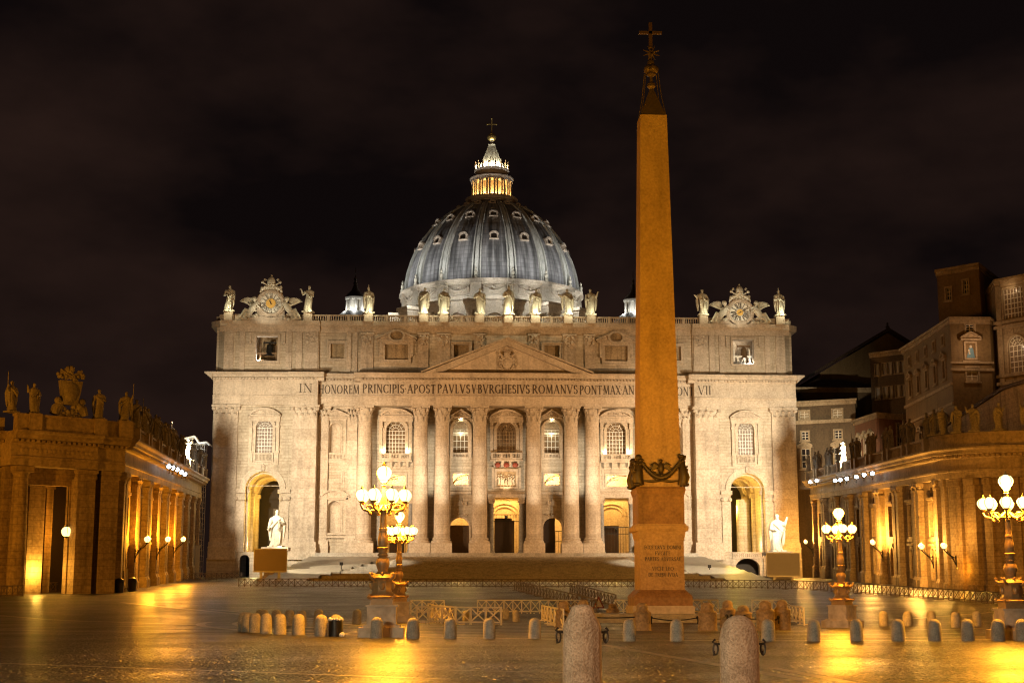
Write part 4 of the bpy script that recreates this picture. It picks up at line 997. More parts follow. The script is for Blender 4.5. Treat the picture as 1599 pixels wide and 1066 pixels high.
# attic drum with festoons, buttress columns
drum = link('drum', None, bas); drum.location = (DX, DY - 290, 60)
mb = MB(); mb.lathe([(22.6, 54), (22.6, 74.6), (23.2, 74.8), (23.2, 75.6), (22.7, 75.7), (22.7, 78.6), (23.0, 78.8), (23.3, 79.2), (23.9, 79.5), (23.9, 79.9), (22.4, 80.1)], (DX, DY), 96, cap=False); mb.build('drum_wall', TP, drum, smooth=25)
fest = []
for k in range(16):
    a0 = -PI / 2 + k * PI / 8; mb = MB()
    def P(da, r, z): a = a0 + da; return (DX + r * math.cos(a), DY + r * math.sin(a), z)
    mb.tube([P(-.115 + .23 * i / 10, 22.85, 78.1 - 1.1 * math.sin(PI * i / 10)) for i in range(11)], [.16, .2, .25, .3, .34, .36, .34, .3, .25, .2, .16], 7)
    for q in (-1, 1): mb.tube([P(q * .12, 22.85, 78.3), P(q * .123, 22.8, 76.7)], .14, 5)
    mb.ball(P(0, 22.8, 77.9), .35, 7)
    for z in (76.0, 78.5): mb.tube([P(-.14 + .28 * i / 8, 22.74, z) for i in range(9)], .09, 4)
    for q in (-1, 1): mb.tube([P(q * .14, 22.74, 76), P(q * .14, 22.74, 78.5)], .09, 4)
    mb.build('festoon', TP, drum)
    a1 = a0 + PI / 16; ca, sa = math.cos(a1), math.sin(a1)
    def xf(x, y, z): return (DX + (22.6 + y) * ca - x * sa, DY + (22.6 + y) * sa + x * ca, z)
    mb = MB(); mb.box(-1.35, 1.35, 0, .75, 75.72, 78.7); mb.box(-1.5, 1.5, 0, 1.25, 78.72, 79.95); mb.box(-1.6, 1.6, 0, .9, 75.0, 75.7)
    mb.box(-1.0, 1.0, -.2, 3.1, 54, 71.6)
    mb.box(-2.0, 2.0, -.2, 4.3, 71.6, 72.6); mb.box(-2.1, 2.1, -.2, 4.45, 72.62, 73.3); mb.box(-2.45, 2.45, -.2, 4.8, 73.32, 74.1)
    for q in (-1.05, 1.05): mb.lathe([(.72, 60), (.72, 66), (.62, 69.6)], (q, 3.3), 14); capital(mb, q, 3.3, 69.6, 71.58, .62, n=6)
    mb.build('buttress', TP, drum, xf=xf)
    a1 = a0; ca, sa = math.cos(a1), math.sin(a1)
    if sa < .3:
        mb = MB(); (tri_ped if k % 2 else seg_ped)(mb, 0, 0, 2.2, 70.6, 1.1, 1.0); frame_rect(mb, -1.4, 1.4, 63, 69.6, 0, .4, .3)
        w = mb.build('drum_window', TP, drum, xf=lambda x, y, z, c=ca, s_=sa: (DX + (22.65 - y) * c - x * s_, DY + (22.65 - y) * s_ + x * c, z))
for k in range(16):      # candlestick finials at the feet of the ribs, railing posts on the drum cornice
    a = -PI / 2 + PI / 16 + k * PI / 8
    mb = MB(); mb.lathe([(.55, 79.95), (.5, 80.6), (.28, 80.8), (.45, 81.2), (.42, 81.7), (.15, 82.0), (.3, 82.4), (.02, 83.0)], (DX + 23.35 * math.cos(a), DY + 23.35 * math.sin(a)), 10); mb.build('finial', M['statue'], drum)
# lantern
lan = link('lantern', None, bas); lan.location = (DX, DY - 290, 99)
mb = MB(); mb.lathe([(6.2, 103.9), (7.0, 104.1), (7.1, 104.5), (6.6, 104.6), (6.6, 105.4), (6.9, 105.5), (6.9, 105.75), (5.2, 105.8)], (DX, DY), 48); mb.build('gallery', TP, lan)
mb = MB(); mb.lathe([(3.5, 105.8), (3.5, 110.3)], (DX, DY), 32); mb.lathe([(5.5, 110.3), (5.55, 110.9), (5.75, 111.1), (5.75, 111.4), (4.3, 111.6), (4.3, 113.0), (4.6, 113.3), (4.6, 113.7), (3.6, 114.2)], (DX, DY), 48)
mb.build('lantern_core', TP, lan, smooth=25)
for k in range(16):
    a = -PI / 2 + PI / 16 + k * PI / 8
    for q in (-.09, .09):
        pass
    mb = MB()
    for q in (-.075, .075): mb.lathe([(.36, 105.8), (.36, 106.1), (.27, 106.2), (.24, 109.7), (.36, 110.25)], (DX + 5.05 * math.cos(a + q), DY + 5.05 * math.sin(a + q)), 10)
    mb.build('lantern_column', TP, lan)
    b = -PI / 2 + k * PI / 8
    mb = MB(); mb.lathe([(.3, 113.7), (.24, 114.3), (.12, 114.5), (.3, 114.9), (.22, 115.3), (.05, 115.5), (.16, 115.75), (.01, 116.1)], (DX + 4.35 * math.cos(a), DY + 4.35 * math.sin(a)), 8); mb.build('candelabrum', M['iron_brown'], lan)
mb = MB(); mb.lathe([(3.3, 114.0), (2.85, 115.2), (2.2, 116.8), (1.55, 118.6), (1.05, 120.0), (.85, 120.6), (.95, 120.8), (.6, 121.0), (.35, 121.4), (.5, 121.7), (.3, 121.9)], (DX, DY), 32, fold=lambda r, z, a: r * (1 + .07 * math.cos(16 * a)) if r > .9 else r); mb.build('lantern_spire', M['statue'], lan, smooth=50)
mb = MB(); mb.ball((DX, DY, 122.8), 1.15, 20); mb.build('ball', M['gold'], lan)
mb = MB(); mb.box(DX - .13, DX + .13, DY - .13, DY + .13, 123.9, 127.9); mb.box(DX - 1.15, DX + 1.15, DY - .12, DY + .12, 126.3, 126.55)
for p in ((-1.2, 126.42), (1.2, 126.42), (0, 128.0)): mb.ball((DX + p[0], DY, p[1]), .26, 8)
mb.build('cross', M['gold'], lan)
for k in range(8):
    a = -PI + k * PI / 7; point('lantern_light', (DX + 4.2 * math.cos(a), DY + 4.2 * math.sin(a), 106.3), 700, (1, .62, .20), .2)
for k in range(5):
    a = -PI * .9 + k * PI * .8 / 4; point('lantern_light', (DX + 3.75 * math.cos(a), DY + 3.75 * math.sin(a), 114.35), 1200, (1, .95, .72), .15)
for k in range(9):
    a = -PI * 1.05 + k * PI * 1.1 / 8; q = 33.5
    spot('dome_floodlight', (DX + q * math.cos(a), DY + q * math.sin(a), 77.5), (DX + 19 * math.cos(a), DY + 19 * math.sin(a), 91), 8800, 80, COOL, 1, .6)
for k in range(9):
    a = -PI * 1.0 + k * PI / 8
    point('drum_light', (DX + 27.6 * math.cos(a), DY + 27.6 * math.sin(a), 74.9), 1000, (.97, 1, .94), .3)
    point('drum_light', (DX + 33 * math.cos(a), DY + 33 * math.sin(a), 66.5), 620, (1, .70, .40), .3)
for o in list(bpy.data.objects):
    if o.name.split('.')[0] in ('dome_floodlight', 'drum_light', 'lantern_light'): o.location.z -= 1.8
for o in (bas_dome, drum, lan): o.location.z -= 1.8
# the two little cupolas
for px in (554.5, 989):
    cx = X(px, 345, 470); c = link('side_cupola', None, bas); c.location = (cx, 55, 50)
    zb = Z(492, 345)
    mb = MB(); mb.lathe([(5.2, zb - 4), (4.6, zb - 1.2), (3.4, zb - .1), (2.7, zb + .4)], (cx, 345), 24, cap=False); mb.build('cupola_shell', M['lead'], c)
    mb = MB(); mb.lathe([(1.1, zb), (1.1, zb + 3.3)], (cx, 345), 16); mb.lathe([(2.3, zb + 3.3), (2.4, zb + 3.8), (2.0, zb + 4.0)], (cx, 345), 16)
    for k in range(8): a = k * PI / 4 + .2; mb.lathe([(.34, zb), (.28, zb + 3.3)], (cx + 1.85 * math.cos(a), 345 + 1.85 * math.sin(a)), 8)
    mb.build('cupola_lantern', M['white'], c)
    mb = MB(); mb.lathe([(2.2, zb + 4.0), (1.9, zb + 4.6), (1.0, zb + 5.4), (.6, zb + 6.3), (.35, zb + 7.0), (.55, zb + 7.3), (.2, zb + 7.8), (.42, zb + 8.3), (.1, zb + 8.9), (.06, zb + 11)], (cx, 345), 16); mb.build('cupola_spire', M['roof'], c)
    for k in range(3):
        a = -PI / 2 + (k - 1) * 1.1; point('cupola_light', (cx + 3.0 * math.cos(a), 345 + 3.0 * math.sin(a), zb + .7), 210, (1, .97, .88), .2)

# ================================================================== STATUES
def statue_mesh(seed, h, pose='robe', attr=None, mat='statue'):
    rn = random.Random(seed); mb = MB(); k1, k2 = rn.choice((7, 9, 11)), rn.choice((4, 5, 6)); ph = rn.uniform(0, 6); lean = rn.uniform(-.03, .03)
    pf = [(.0, .150, .125), (.02, .165, .135), (.10, .155, .13), (.22, .145, .125), (.34, .14, .12), (.45, .142, .115), (.53, .128, .105), (.60, .122, .098), (.66, .135, .10), (.72, .15, .102), (.775, .16, .095), (.81, .145, .085), (.835, .10, .07), (.852, .055, .052), (.875, .045, .045), (.89, .045, .047)]
    seg = 26; rows = []
    for z, rx, ry in pf:
        row = []; sway = .03 * math.sin(z * 5 + ph) + lean * z
        for i in range(seg):
            a = 2 * PI * i / seg; am = max(0, 1 - z / .66) * .14 + (.05 if .5 < z < .8 else 0)
            f = 1 + am * (math.sin(k1 * a + ph + 3 * z) * .7 + .5 * math.sin(k2 * a - ph * 2 + 7 * z))
            row.append(mb.b.verts.new(((sway + rx * f * math.cos(a)) * h, ry * f * math.sin(a) * h, z * h)))
        rows.append(row)
    for a, c in zip(rows, rows[1:]):
        for i in range(seg): mb.b.faces.new((a[i], a[(i + 1) % seg], c[(i + 1) % seg], c[i]))
    mb.b.faces.new(rows[0][::-1])
    hx = (.03 * math.sin(.9 * 5 + ph) + lean * .9); tx = rn.uniform(-.02, .02)
    mb.ball(((hx + tx) * h, -.012 * h, .938 * h), 1, 14, (.047 * h, .056 * h, .066 * h)); mb.ball(((hx + tx) * h, .008 * h, .952 * h), 1, 12, (.056 * h, .058 * h, .058 * h))
    if rn.random() < .7: mb.ball(((hx + tx) * h, -.045 * h, .893 * h), 1, 10, (.034 * h, .032 * h, .048 * h))
    mb.ball(((hx + tx) * h, -.068 * h, .935 * h), 1, 6, (.009 * h, .014 * h, .014 * h))
    def arm(s, el, hd):
        sh = (hx + s * .135, .0, .775); p = [sh, ((sh[0] + el[0]) / 2, (sh[1] + el[1]) / 2, (sh[2] + el[2]) / 2 + .005), el, ((el[0] + hd[0]) / 2, (el[1] + hd[1]) / 2, (el[2] + hd[2]) / 2), hd]
        mb.tube([Vector(q) * h for q in p], [.058 * h, .056 * h, .050 * h, .037 * h, .024 * h], 9); mb.ball(Vector(hd) * h, 1, 8, (.026 * h, .024 * h, .034 * h))
        for j in range(4): a = -.5 + j * .3; mb.tube([Vector(hd) * h, (Vector(hd) + Vector((s * .012 * j - .01, -.03, .02 * math.sin(a * 3)))) * h], .008 * h, 5)
    P = {'robe': (((-.17, -.03, .62), (-.03, -.13, .64)), ((.18, -.02, .60), (.10, -.13, .56))), 'raise': (((-.20, -.04, .66), (-.26, -.10, .86)), ((.18, -.02, .60), (.09, -.13, .57))),
         'raise_r': (((-.18, -.02, .60), (-.07, -.13, .56)), ((.21, -.03, .70), (.27, -.08, .90))), 'point': (((-.22, -.05, .68), (-.33, -.13, .75)), ((.19, -.02, .61), (.13, -.12, .55))),
         'book': (((-.18, -.04, .61), (-.08, -.15, .60)), ((.18, -.04, .61), (.06, -.15, .62))), 'side': (((-.18, -.02, .60), (-.20, -.08, .44)), ((.19, -.03, .62), (.04, -.14, .66))),
         'keys': (((-.21, -.02, .62), (-.10, -.16, .66)), ((.19, .0, .60), (.21, -.08, .46)))}[pose]
    arm(-1, *P[0]); arm(1, *P[1])
    for s in (-1, 1):      # a mantle hanging from the shoulder and forearm
        if rn.random() < .75:
            e = P[0 if s < 0 else 1][0]
            mb.tube([Vector((hx + s * .12, .04, .79)) * h, Vector((e[0] * 1.02, .04, .6)) * h, Vector((e[0] * .95, .03, .36)) * h, Vector((e[0] * .9, .02, .16)) * h], [.05 * h, .055 * h, .05 * h, .02 * h], 8)
    mb.tube([Vector((hx - .12, -.06, .77)) * h, Vector((0, -.115, .66)) * h, Vector((.13, -.085, .52)) * h], [.035 * h, .045 * h, .04 * h], 8)
    for s in (-1, 1): mb.ball((s * .06 * h, -.15 * h, .018 * h), 1, 8, (.032 * h, .06 * h, .022 * h))
    hd = Vector(P[0][1]) * h; hr = Vector(P[1][1]) * h
    if attr == 'cross': mb.tube([hr + Vector((.03 * h, 0, -.55 * h)), hr + Vector((.03 * h, 0, .62 * h))], .013 * h, 6); mb.tube([hr + Vector((-.11 * h, 0, .47 * h)), hr + Vector((.17 * h, 0, .47 * h))], .012 * h, 6)
    if attr == 'staff': mb.tube([hd + Vector((0, 0, -.6 * h)), hd + Vector((-.02 * h, 0, .42 * h))], .011 * h, 6)
    if attr == 'book': mb.cbox(tuple((hd + hr) / 2 + Vector((0, -.02 * h, .03 * h))), (.12 * h, .035 * h, .15 * h), .2)
    if attr == 'sword': mb.tube([hr + Vector((0, 0, .04 * h)), hr + Vector((.05 * h, -.02 * h, -.5 * h))], [.014 * h, .012 * h], 6); mb.cbox(tuple(hr), (.13 * h, .02 * h, .02 * h))
    if attr == 'keys': mb.tube([hd, hd + Vector((.02 * h, -.03 * h, -.16 * h))], .014 * h, 6); mb.ball(tuple(hd + Vector((.02 * h, -.03 * h, -.17 * h))), .03 * h, 6)
    if attr == 'saltire':
        for s in (-1, 1): mb.tube([Vector((.24 - s * .16, .06, .05)) * h, Vector((.24 + s * .16, .06, .85)) * h], .016 * h, 6)
    mb.cbox((0, 0, -.012 * h), (.40 * h, .34 * h, .05 * h))
    ob = mb.build('statue', M[mat], None, smooth=60)
    return ob
def place(o, loc, rz, label, group, cat='statue', sc=1.0, mx=1):
    o.location = loc; o.rotation_euler = (0, 0, rz); o.scale = (sc * mx, sc, sc); tag(o, label, cat, group); return o
FS = [(349, 'book', 'book', 'stone apostle left of the left clock at the corner of the front'), (482, 'raise', None, 'stone apostle lifting one arm just right of the left clock'),
      (576, 'robe', 'staff', 'stone apostle beside the small left cupola lantern'), (662, 'side', None, 'leftmost stone apostle standing before the big dome drum'),
      (693, 'book', None, 'second stone apostle from left before the big dome drum'), (749, 'keys', None, 'stone apostle standing just left of the dome axis'),
      (794, 'robe', 'cross', 'tall stone Christ figure holding a dark cross above the pediment'), (836, 'side', 'staff', 'stone apostle standing right of the cross bearing figure'),
      (887, 'point', None, 'bending stone apostle at the right end of the dome drum'), (923, 'raise', None, 'stone apostle with raised arm just right of the dome'),
      (1021, 'book', None, None), (1097, 'point', 'book', 'stone apostle just left of the right clock'), (1218, 'robe', 'staff', 'stone apostle right of the right clock at the far corner')]
for i, (px, pose, attr, lab) in enumerate(FS):
    if lab is None: continue
    x = TOPX[i]; y = YA - .5 if abs(x) < 37 else YP - .2
    h = 5.2 if i != 6 else 5.7
    st = statue_mesh(20 + i, h, pose, attr); place(st, (x, y, z_bal + .45), random.Random(i).uniform(-.35, .35), lab, 'stone saints on the church front', mx=-1 if i in (3, 9) else 1)
    bright = {6: 2.0, 7: 1.9, 8: 1.5, 3: 1.5, 4: 1.4, 2: 1.4, 12: 1.4}.get(i, .8)
    point('statue_uplight', (x + .4, y - 1.9, z_bal + 1.0), 200 * bright, (1, .93, .60), .12)
# Peter and Paul on their plinths at the foot of the steps
for px, py0, Yd, pose, attr, lab, mx in ((431, 853, 262, 'keys', 'keys', 'large white saint statue on the plinth behind the brown screen', -1), (1214, 860, 262, 'raise_r', 'book', 'large white saint statue with lifted arm behind the grey screen', 1)):
    p = at(px, py0, Yd); h = (at(px, py0 - 57, Yd).z - p.z)
    st = statue_mesh(77 + px, h, pose, attr); place(st, (p.x, Yd, p.z), .15 * mx, lab, None, mx=mx)
    t = thing('pedestal', 'stone plinth under the white saint behind the %s screen' % ('brown' if px < 800 else 'grey'), 'pedestal', (p.x, Yd, g(Yd)))
    mb = MB(); z0 = g(Yd); mb.box(p.x - 2.2, p.x + 2.2, Yd - 2.0, Yd + 2.0, z0, z0 + .6); mb.box(p.x - 1.75, p.x + 1.75, Yd - 1.6, Yd + 1.6, z0 + .6, p.z - .7); mb.build('die', T, t)
    mb = MB(); mb.box(p.x - 2.3, p.x + 2.3, Yd - 2.1, Yd + 2.1, p.z - .7, p.z - .13); mb.build('cap', TP, t)
    spot('statue_floodlight', (p.x - 9 * mx * (-1 if px < 800 else 1), Yd - 14, z0 + 6), (p.x, Yd, p.z + h * .55), 8500 if px < 800 else 4200, 40, (1, .88, .68), .5, .2)

# ================================================================== THE TWO CLOCKS
def clock(cx, py, hands, label, mid):
    y = YP - .15; zc = Z(py, YP); t = thing('clock', label, 'clock', (cx, y, z_top), 0, 'clocks on the church front')
    def disc(r0, r1, y0, y1, n=32):
        b = MB()
        b.ring([(cx + r0 * math.cos(2 * PI * i / n), zc + r0 * math.sin(2 * PI * i / n)) for i in range(n + 1)], [(cx + r1 * math.cos(2 * PI * i / n), zc + r1 * math.sin(2 * PI * i / n)) for i in range(n + 1)], y0, y1); return b
    b = disc(2.12, 2.62, y - .55, y + .6); b.ring([(cx + 2.6 * math.cos(2 * PI * i / 32), zc + 2.6 * math.sin(2 * PI * i / 32)) for i in range(33)], [(cx + 2.85 * math.cos(2 * PI * i / 32), zc + 2.85 * math.sin(2 * PI * i / 32)) for i in range(33)], y - .3, y + .6)
    b.box(cx - 2.7, cx + 2.7, y + .1, y + .9, z_top + .25, zc); b.prism([(cx - 5.8, z_top + .05), (cx + 5.8, z_top + .05), (cx + 5.0, z_top + .5), (cx + 2.6, z_top + .8), (cx - 2.6, z_top + .8), (cx - 5.0, z_top + .5)], y - .3, y + 1.3)
    b.build('clock_frame', TP, t)
    b = disc(.0001, 2.14, y - .1, y + .1); d = b.build('dial', M['dial'], t)
    b = disc(.0001, mid, y - .16, y - .1); b.build('dial_centre', M['dial_mid'], d)
    b = MB()
    for r in (mid + .06, 1.98):
        b.ring([(cx + r * math.cos(2 * PI * i / 36), zc + r * math.sin(2 * PI * i / 36)) for i in range(37)], [(cx + (r + .06) * math.cos(2 * PI * i / 36), zc + (r + .06) * math.sin(2 * PI * i / 36)) for i in range(37)], y - .14, y - .1)
    for k, rm in enumerate(('XII', 'I', 'II', 'III', 'IIII', 'V', 'VI', 'VII', 'VIII', 'IX', 'X', 'XI')):
        a = -k * PI / 6; r0 = (mid + 2.0) / 2; w = .19 * len(rm) + .05
        rot = lambda v, a=a: Vector((cx + (v.x) * math.cos(a) - (v.y) * math.sin(a), zc + v.x * math.sin(a) + v.y * math.cos(a)))
        text(b, rm, -w / 2, w / 2, mid + .18, 1.92 - mid - .22, y - .1, .05, rot)
    b.build('numerals', M['numerals'], d)
    b = MB()
    for ang, ln, wd in hands:
        a = R(90 - ang); b.tube([(cx - .3 * math.cos(a), y - .22, zc - .3 * math.sin(a)), (cx + ln * math.cos(a), y - .22, zc + ln * math.sin(a))], [wd, wd * .4], 6)
    b.build('hands', M['letters'], d)
    for q in (-1, 1):           # reclining winged angels against the dial
        b = MB(); rn = random.Random(31 + q)
        def Q(x, yy, z): return (cx + q * x, y + yy, z_top + z)
        b.tube([Q(2.5, -.4, 3.5), Q(3.1, -.55, 2.9), Q(3.7, -.6, 2.1), Q(4.2, -.55, 1.5)], [.5, .62, .66, .6], 10)
        b.ball(Q(3.15, -.6, 4.2), .46, 10); b.ball(Q(3.2, -.45, 4.35), .48, 9); b.tube([Q(3.0, -.55, 3.5), Q(3.12, -.58, 4.0)], .25, 8)
        b.tube([Q(3.9, -.6, 1.6), Q(4.8, -.9, 2.0), Q(5.5, -.8, .9), Q(5.9, -.9, .35)], [.5, .45, .33, .2], 9); b.tube([Q(4.0, -.7, 1.3), Q(4.6, -1.0, 1.2), Q(5.0, -1.0, .5), Q(4.4, -1.1, .15)], [.48, .42, .32, .2], 9)
        b.tube([Q(2.9, -.7, 3.4), Q(2.4, -.95, 2.8), Q(2.0, -.9, 2.4)], [.26, .2, .14], 8); b.tube([Q(3.5, -.6, 3.2), Q(4.1, -.8, 3.0), Q(4.5, -.8, 3.4)], [.26, .2, .14], 8)
        for i in range(9):
            a = .35 + i * .13; L_ = 2.7 - i * .13
            b.tube([Q(3.6, .15, 3.1), Q(3.6 + L_ * .55 * math.cos(a), .25, 3.1 + L_ * .5 * math.sin(a) + .15), Q(3.6 + L_ * math.cos(a), .2, 3.1 + L_ * .95 * math.sin(a))], [.26, .24, .07], 6)
        for i in range(22): x = rn.uniform(2.4, 5.6); z = rn.uniform(.3, max(.6, 3.6 - (x - 2.4) * .9)); r = rn.uniform(.18, .4); b.ball(Q(x, rn.uniform(-.5, .1), z), r, 7, (r * 1.3, r * .8, r))
        for i in range(6): b.tube([Q(4.6 + i * .15, -.4, 1.6 - i * .1), Q(5.0 + i * .18, -.6, .9 - i * .1), Q(5.2 + i * .1, -.5, .25)], [.2, .26, .1], 6)
        b.build('angel', M['statue'], t, smooth=60)
    b = MB(); rn = random.Random(9); zt = zc + 2.7          # tiara and keys on top
    b.lathe([(.75, zt + .8), (.86, zt + 1.3), (.8, zt + 1.9), (.55, zt + 2.4), (.2, zt + 2.75)], (cx, y), 14); b.ball((cx, y, zt + 2.9), .2, 7)
    for k in range(3): b.lathe([(.78 - k * .1, zt + .9 + k * .55), (.95 - k * .12, zt + 1.0 + k * .55), (.78 - k * .1, zt + 1.12 + k * .55)], (cx, y), 14, cap=False)
    for q in (-1, 1):
        b.tube([(cx - q * .8, y - .35, zt), (cx + q * 1.6, y - .3, zt + 1.4)], .17, 7); b.ball((cx + q * 1.7, y - .3, zt + 1.5), .33, 8); b.tube([(cx + q * 1.15, y - .1, zt + 1.9), (cx + q * 1.35, y - .05, zt + 2.2)], .25, 6)
        b.tube([(cx + q * .4, y - .2, zt + .6), (cx + q * 1.2, y - .3, zt + .5), (cx + q * 1.9, y - .2, zt + .0), (cx + q * 2.15, y - .2, zt - .6)], [.3, .34, .3, .15], 8)
    cluster(b, (cx, y - .1, zt + .4), 1.9, .7, 46, rn, (.16, .36), .8)
    b.build('papal_tiara', M['statue'], t, smooth=60)
clock(-46.6, 477, ((-3, 1.0, .06), (-30, .75, .08)), 'white clock with gold centre between stone angels at the left end', .95)
clock(46.6, 485, ((62, 1.35, .07), (240, .9, .09)), 'white clock with pointing hands between stone angels at the right end', .68)
for s in (-1, 1):
    spot('clock_uplight', (s * 46.6 - 2.2, YP - 6, 54), (s * 46.6, YP, 59), 1100, 90, (1, .92, .68), .8, .2)
    spot('clock_uplight', (s * 46.6 + 2.2, YP - 7, 55), (s * 46.6, YP, 60), 350, 80, (1, .85, .6), .8, .2)

# ================================================================== OBELISK
OX, OY = 2.44, 100.0 + 1.55
ob = thing('obelisk', 'tall tapering granite obelisk on a pedestal with a bronze cross on top', 'obelisk', (OX, OY, 0))
def fr(mb, z0, z1, a, c): mb.frustum((OX, OY), z0, z1, a, a, c, c)
mb = MB()
for i, (a, z) in enumerate(((6.2, 0), (5.3, .17), (4.4, .34))): mb.box(OX - a, OX + a, OY - a, OY + a, z - .3 if i == 0 else z, z + .17)
mb.build('stepped_base', M['paving'], ob)
mb = MB(); fr(mb, .5, 1.02, 2.04, 2.04); mb.build('plinth', M['trav_plain'], ob)
mb = MB(); fr(mb, 1.02, 1.55, 1.92, 1.92); fr(mb, 1.55, 1.75, 1.96, 1.84); fr(mb, 1.75, 2.05, 1.82, 1.53); mb.build('pedestal_base', M['granite_dark'], ob)
mb = MB(); fr(mb, 2.05, 5.35, 1.48, 1.47); mb.build('die', M['granite'], ob)
mb = MB(); fr(mb, 5.35, 5.9, 1.50, 1.60); fr(mb, 5.9, 6.05, 1.72, 1.78); fr(mb, 6.05, 6.25, 1.77, 1.75); fr(mb, 6.25, 6.4, 1.68, 1.60); mb.build('pedestal_cornice', M['granite'], ob)
mb = MB(); fr(mb, 6.4, 8.35, 1.55, 1.54); mb.build('upper_block', M['granite_dark'], ob)
mb = MB(); fr(mb, 8.35, 8.7, 1.58, 1.66); fr(mb, 8.7, 8.85, 1.66, 1.58); mb.build('block_cap', M['granite_dark'], ob)
mb = MB(); fr(mb, 9.15, 34.95, 1.41, .93); fr(mb, 8.85, 9.15, 1.3, 1.3); sh = mb.build('shaft', M['granite'], ob, smooth=0)
mb = MB(); fr(mb, 34.97, 37.2, .88, .10); mb.build('pyramidion', M['bronze'], ob, smooth=0)
mb = MB(); rn = random.Random(2)        # bronze lions at the corners, eagles and garlands between
yf = OY - 1.6
for fx, fy in ((0, -1), (-1, 0), (1, 0)):
    def Q(u, out, z): return (OX + u, OY - 1.42 - out, z) if fy else (OX + fx * (1.42 + out), OY + u, z)
    mb.tube([Q(-1.35 + 2.7 * i / 16, .16, 10.55 - 1.1 * math.sin(PI * i / 16)) for i in range(17)], [.12 + .07 * math.sin(PI * i / 16) for i in range(17)], 8)
    for i in range(60): u = rn.uniform(-1.35, 1.35); z = 10.55 - 1.1 * math.sin(PI * (u + 1.35) / 2.7) + rn.uniform(-.18, .18); mb.ball(Q(u, .2, z), rn.uniform(.05, .12), 6)
    mb.ball(Q(0, .2, 10.1), 1, 10, (.22, .2, .4)); mb.ball(Q(0, .25, 10.58), .13, 8); mb.ball(Q(.0, .38, 10.56), .06, 6)
    for q in (-1, 1):
        for k in range(5): mb.tube([Q(q * .15, .15, 10.2), Q(q * (.4 + .06 * k), .2, 10.45 - .12 * k), Q(q * (.72 - .03 * k), .15, 10.3 - .18 * k)], [.07, .08, .03], 5)
        mb.tube([Q(q * .08, .15, 9.8), Q(q * .14, .25, 9.45)], .07, 6)
    mb.tube([Q(-1.2, .1, 9.25), Q(-.6, .2, 9.2), Q(0, .12, 9.27), Q(.6, .2, 9.2), Q(1.2, .1, 9.25)], [.06, .1, .08, .1, .06], 6)
for sx in (-1, 1):
    for sy in (-1, 1):
        c = Vector((OX + sx * 1.36, OY + sy * 1.36, 0))
        mb.tube([c + Vector((sx * .1, sy * .1, 8.95)), c + Vector((sx * .22, sy * .22, 9.5)), c + Vector((sx * .12, sy * .12, 10.1)), c + Vector((sx * .05, sy * .05, 10.65))], [.34, .38, .27, .2], 9)
        mb.ball(c + Vector((sx * .12, sy * .12, 10.8)), .24, 9)
        for i in range(26): mb.ball(c + Vector((sx * rn.uniform(-.1, .42), sy * rn.uniform(-.1, .42), rn.uniform(8.95, 10.95))), rn.uniform(.07, .16), 6)
        mb.ball(c + Vector((sx * .25, sy * .25, 9.0)), 1, 8, (.32, .32, .16))
mb.build('bronze_garland', M['bronze_dark'], ob, smooth=60)
mb = MB()
for q in (-1, 1):
    for r in (-1, 1): mb.tube([(OX + q * .86, OY + r * .86, 34.65), (OX + q * .62, OY + r * .62, 36.3), (OX + q * .42, OY + r * .42, 38.6)], .035, 5)
mb.lathe([(.16, 36.6), (.12, 37.1), (.3, 37.35), (.28, 37.6), (.12, 37.75), (.1, 38.2), (.34, 38.35), (.3, 38.6)], (OX, OY), 12)
for k in range(5): a = k * 2 * PI / 5; mb.ball((OX + .3 * math.cos(a), OY + .3 * math.sin(a), 38.85), 1, 9, (.26, .26, .34))
mb.ball((OX, OY, 39.35), 1, 9, (.26, .26, .42))
for k in range(8):
    a = k * PI / 4 + PI / 8; mb.tube([(OX + .1 * math.cos(a), OY - .3, 40.15 + .1 * math.sin(a)), (OX + .62 * math.cos(a), OY - .3, 40.15 + .62 * math.sin(a))], [.08, .03], 5)
mb.ball((OX, OY, 40.15), .2, 8); mb.tube([(OX, OY, 39.6), (OX, OY, 41.0)], .1, 8); mb.ball((OX, OY, 40.75), .16, 8)
mb.build('finial', M['bronze'], ob, xf=lambda x, y, z: (x, y, 35.0 + (z - 34.65) * .86))
mb = MB(); mb.box(OX - .12, OX + .12, OY - .1, OY + .1, 40.2, 42.1); mb.box(OX - .82, OX + .82, OY - .1, OY + .1, 41.25, 41.45)
mb.build('cross', M['iron_brown'], ob)
mb = MB()
for s_, hw, z in (('ECCE CRVX DOMINI', 1.22, 4.72), ('FVGITE', .52, 4.33), ('PARTES ADVERSAE', 1.2, 3.95), ('VICIT LEO', .72, 3.32), ('DE TRIBV IVDA', .98, 2.92)):
    text(mb, s_, OX - hw + .05, OX + hw + .05, z, .25, OY - 1.485, .02)
mb.build('inscription', M['letters'], ob, smooth=0)
spot('obelisk_floodlight', (-14.9, 61.5, 7.4), (OX, OY, 19), 15500, 48, (1, .52, .03), .7, .3)
spot('obelisk_floodlight', (10.3, 58, 7), (OX, OY, 23), 13500, 52, (1, .52, .03), .7, .3)
spot('obelisk_floodlight', (-14.9, 61.5, 7.4), (OX, OY, 36), 11000, 14, (1, .48, .03), .9, .3)

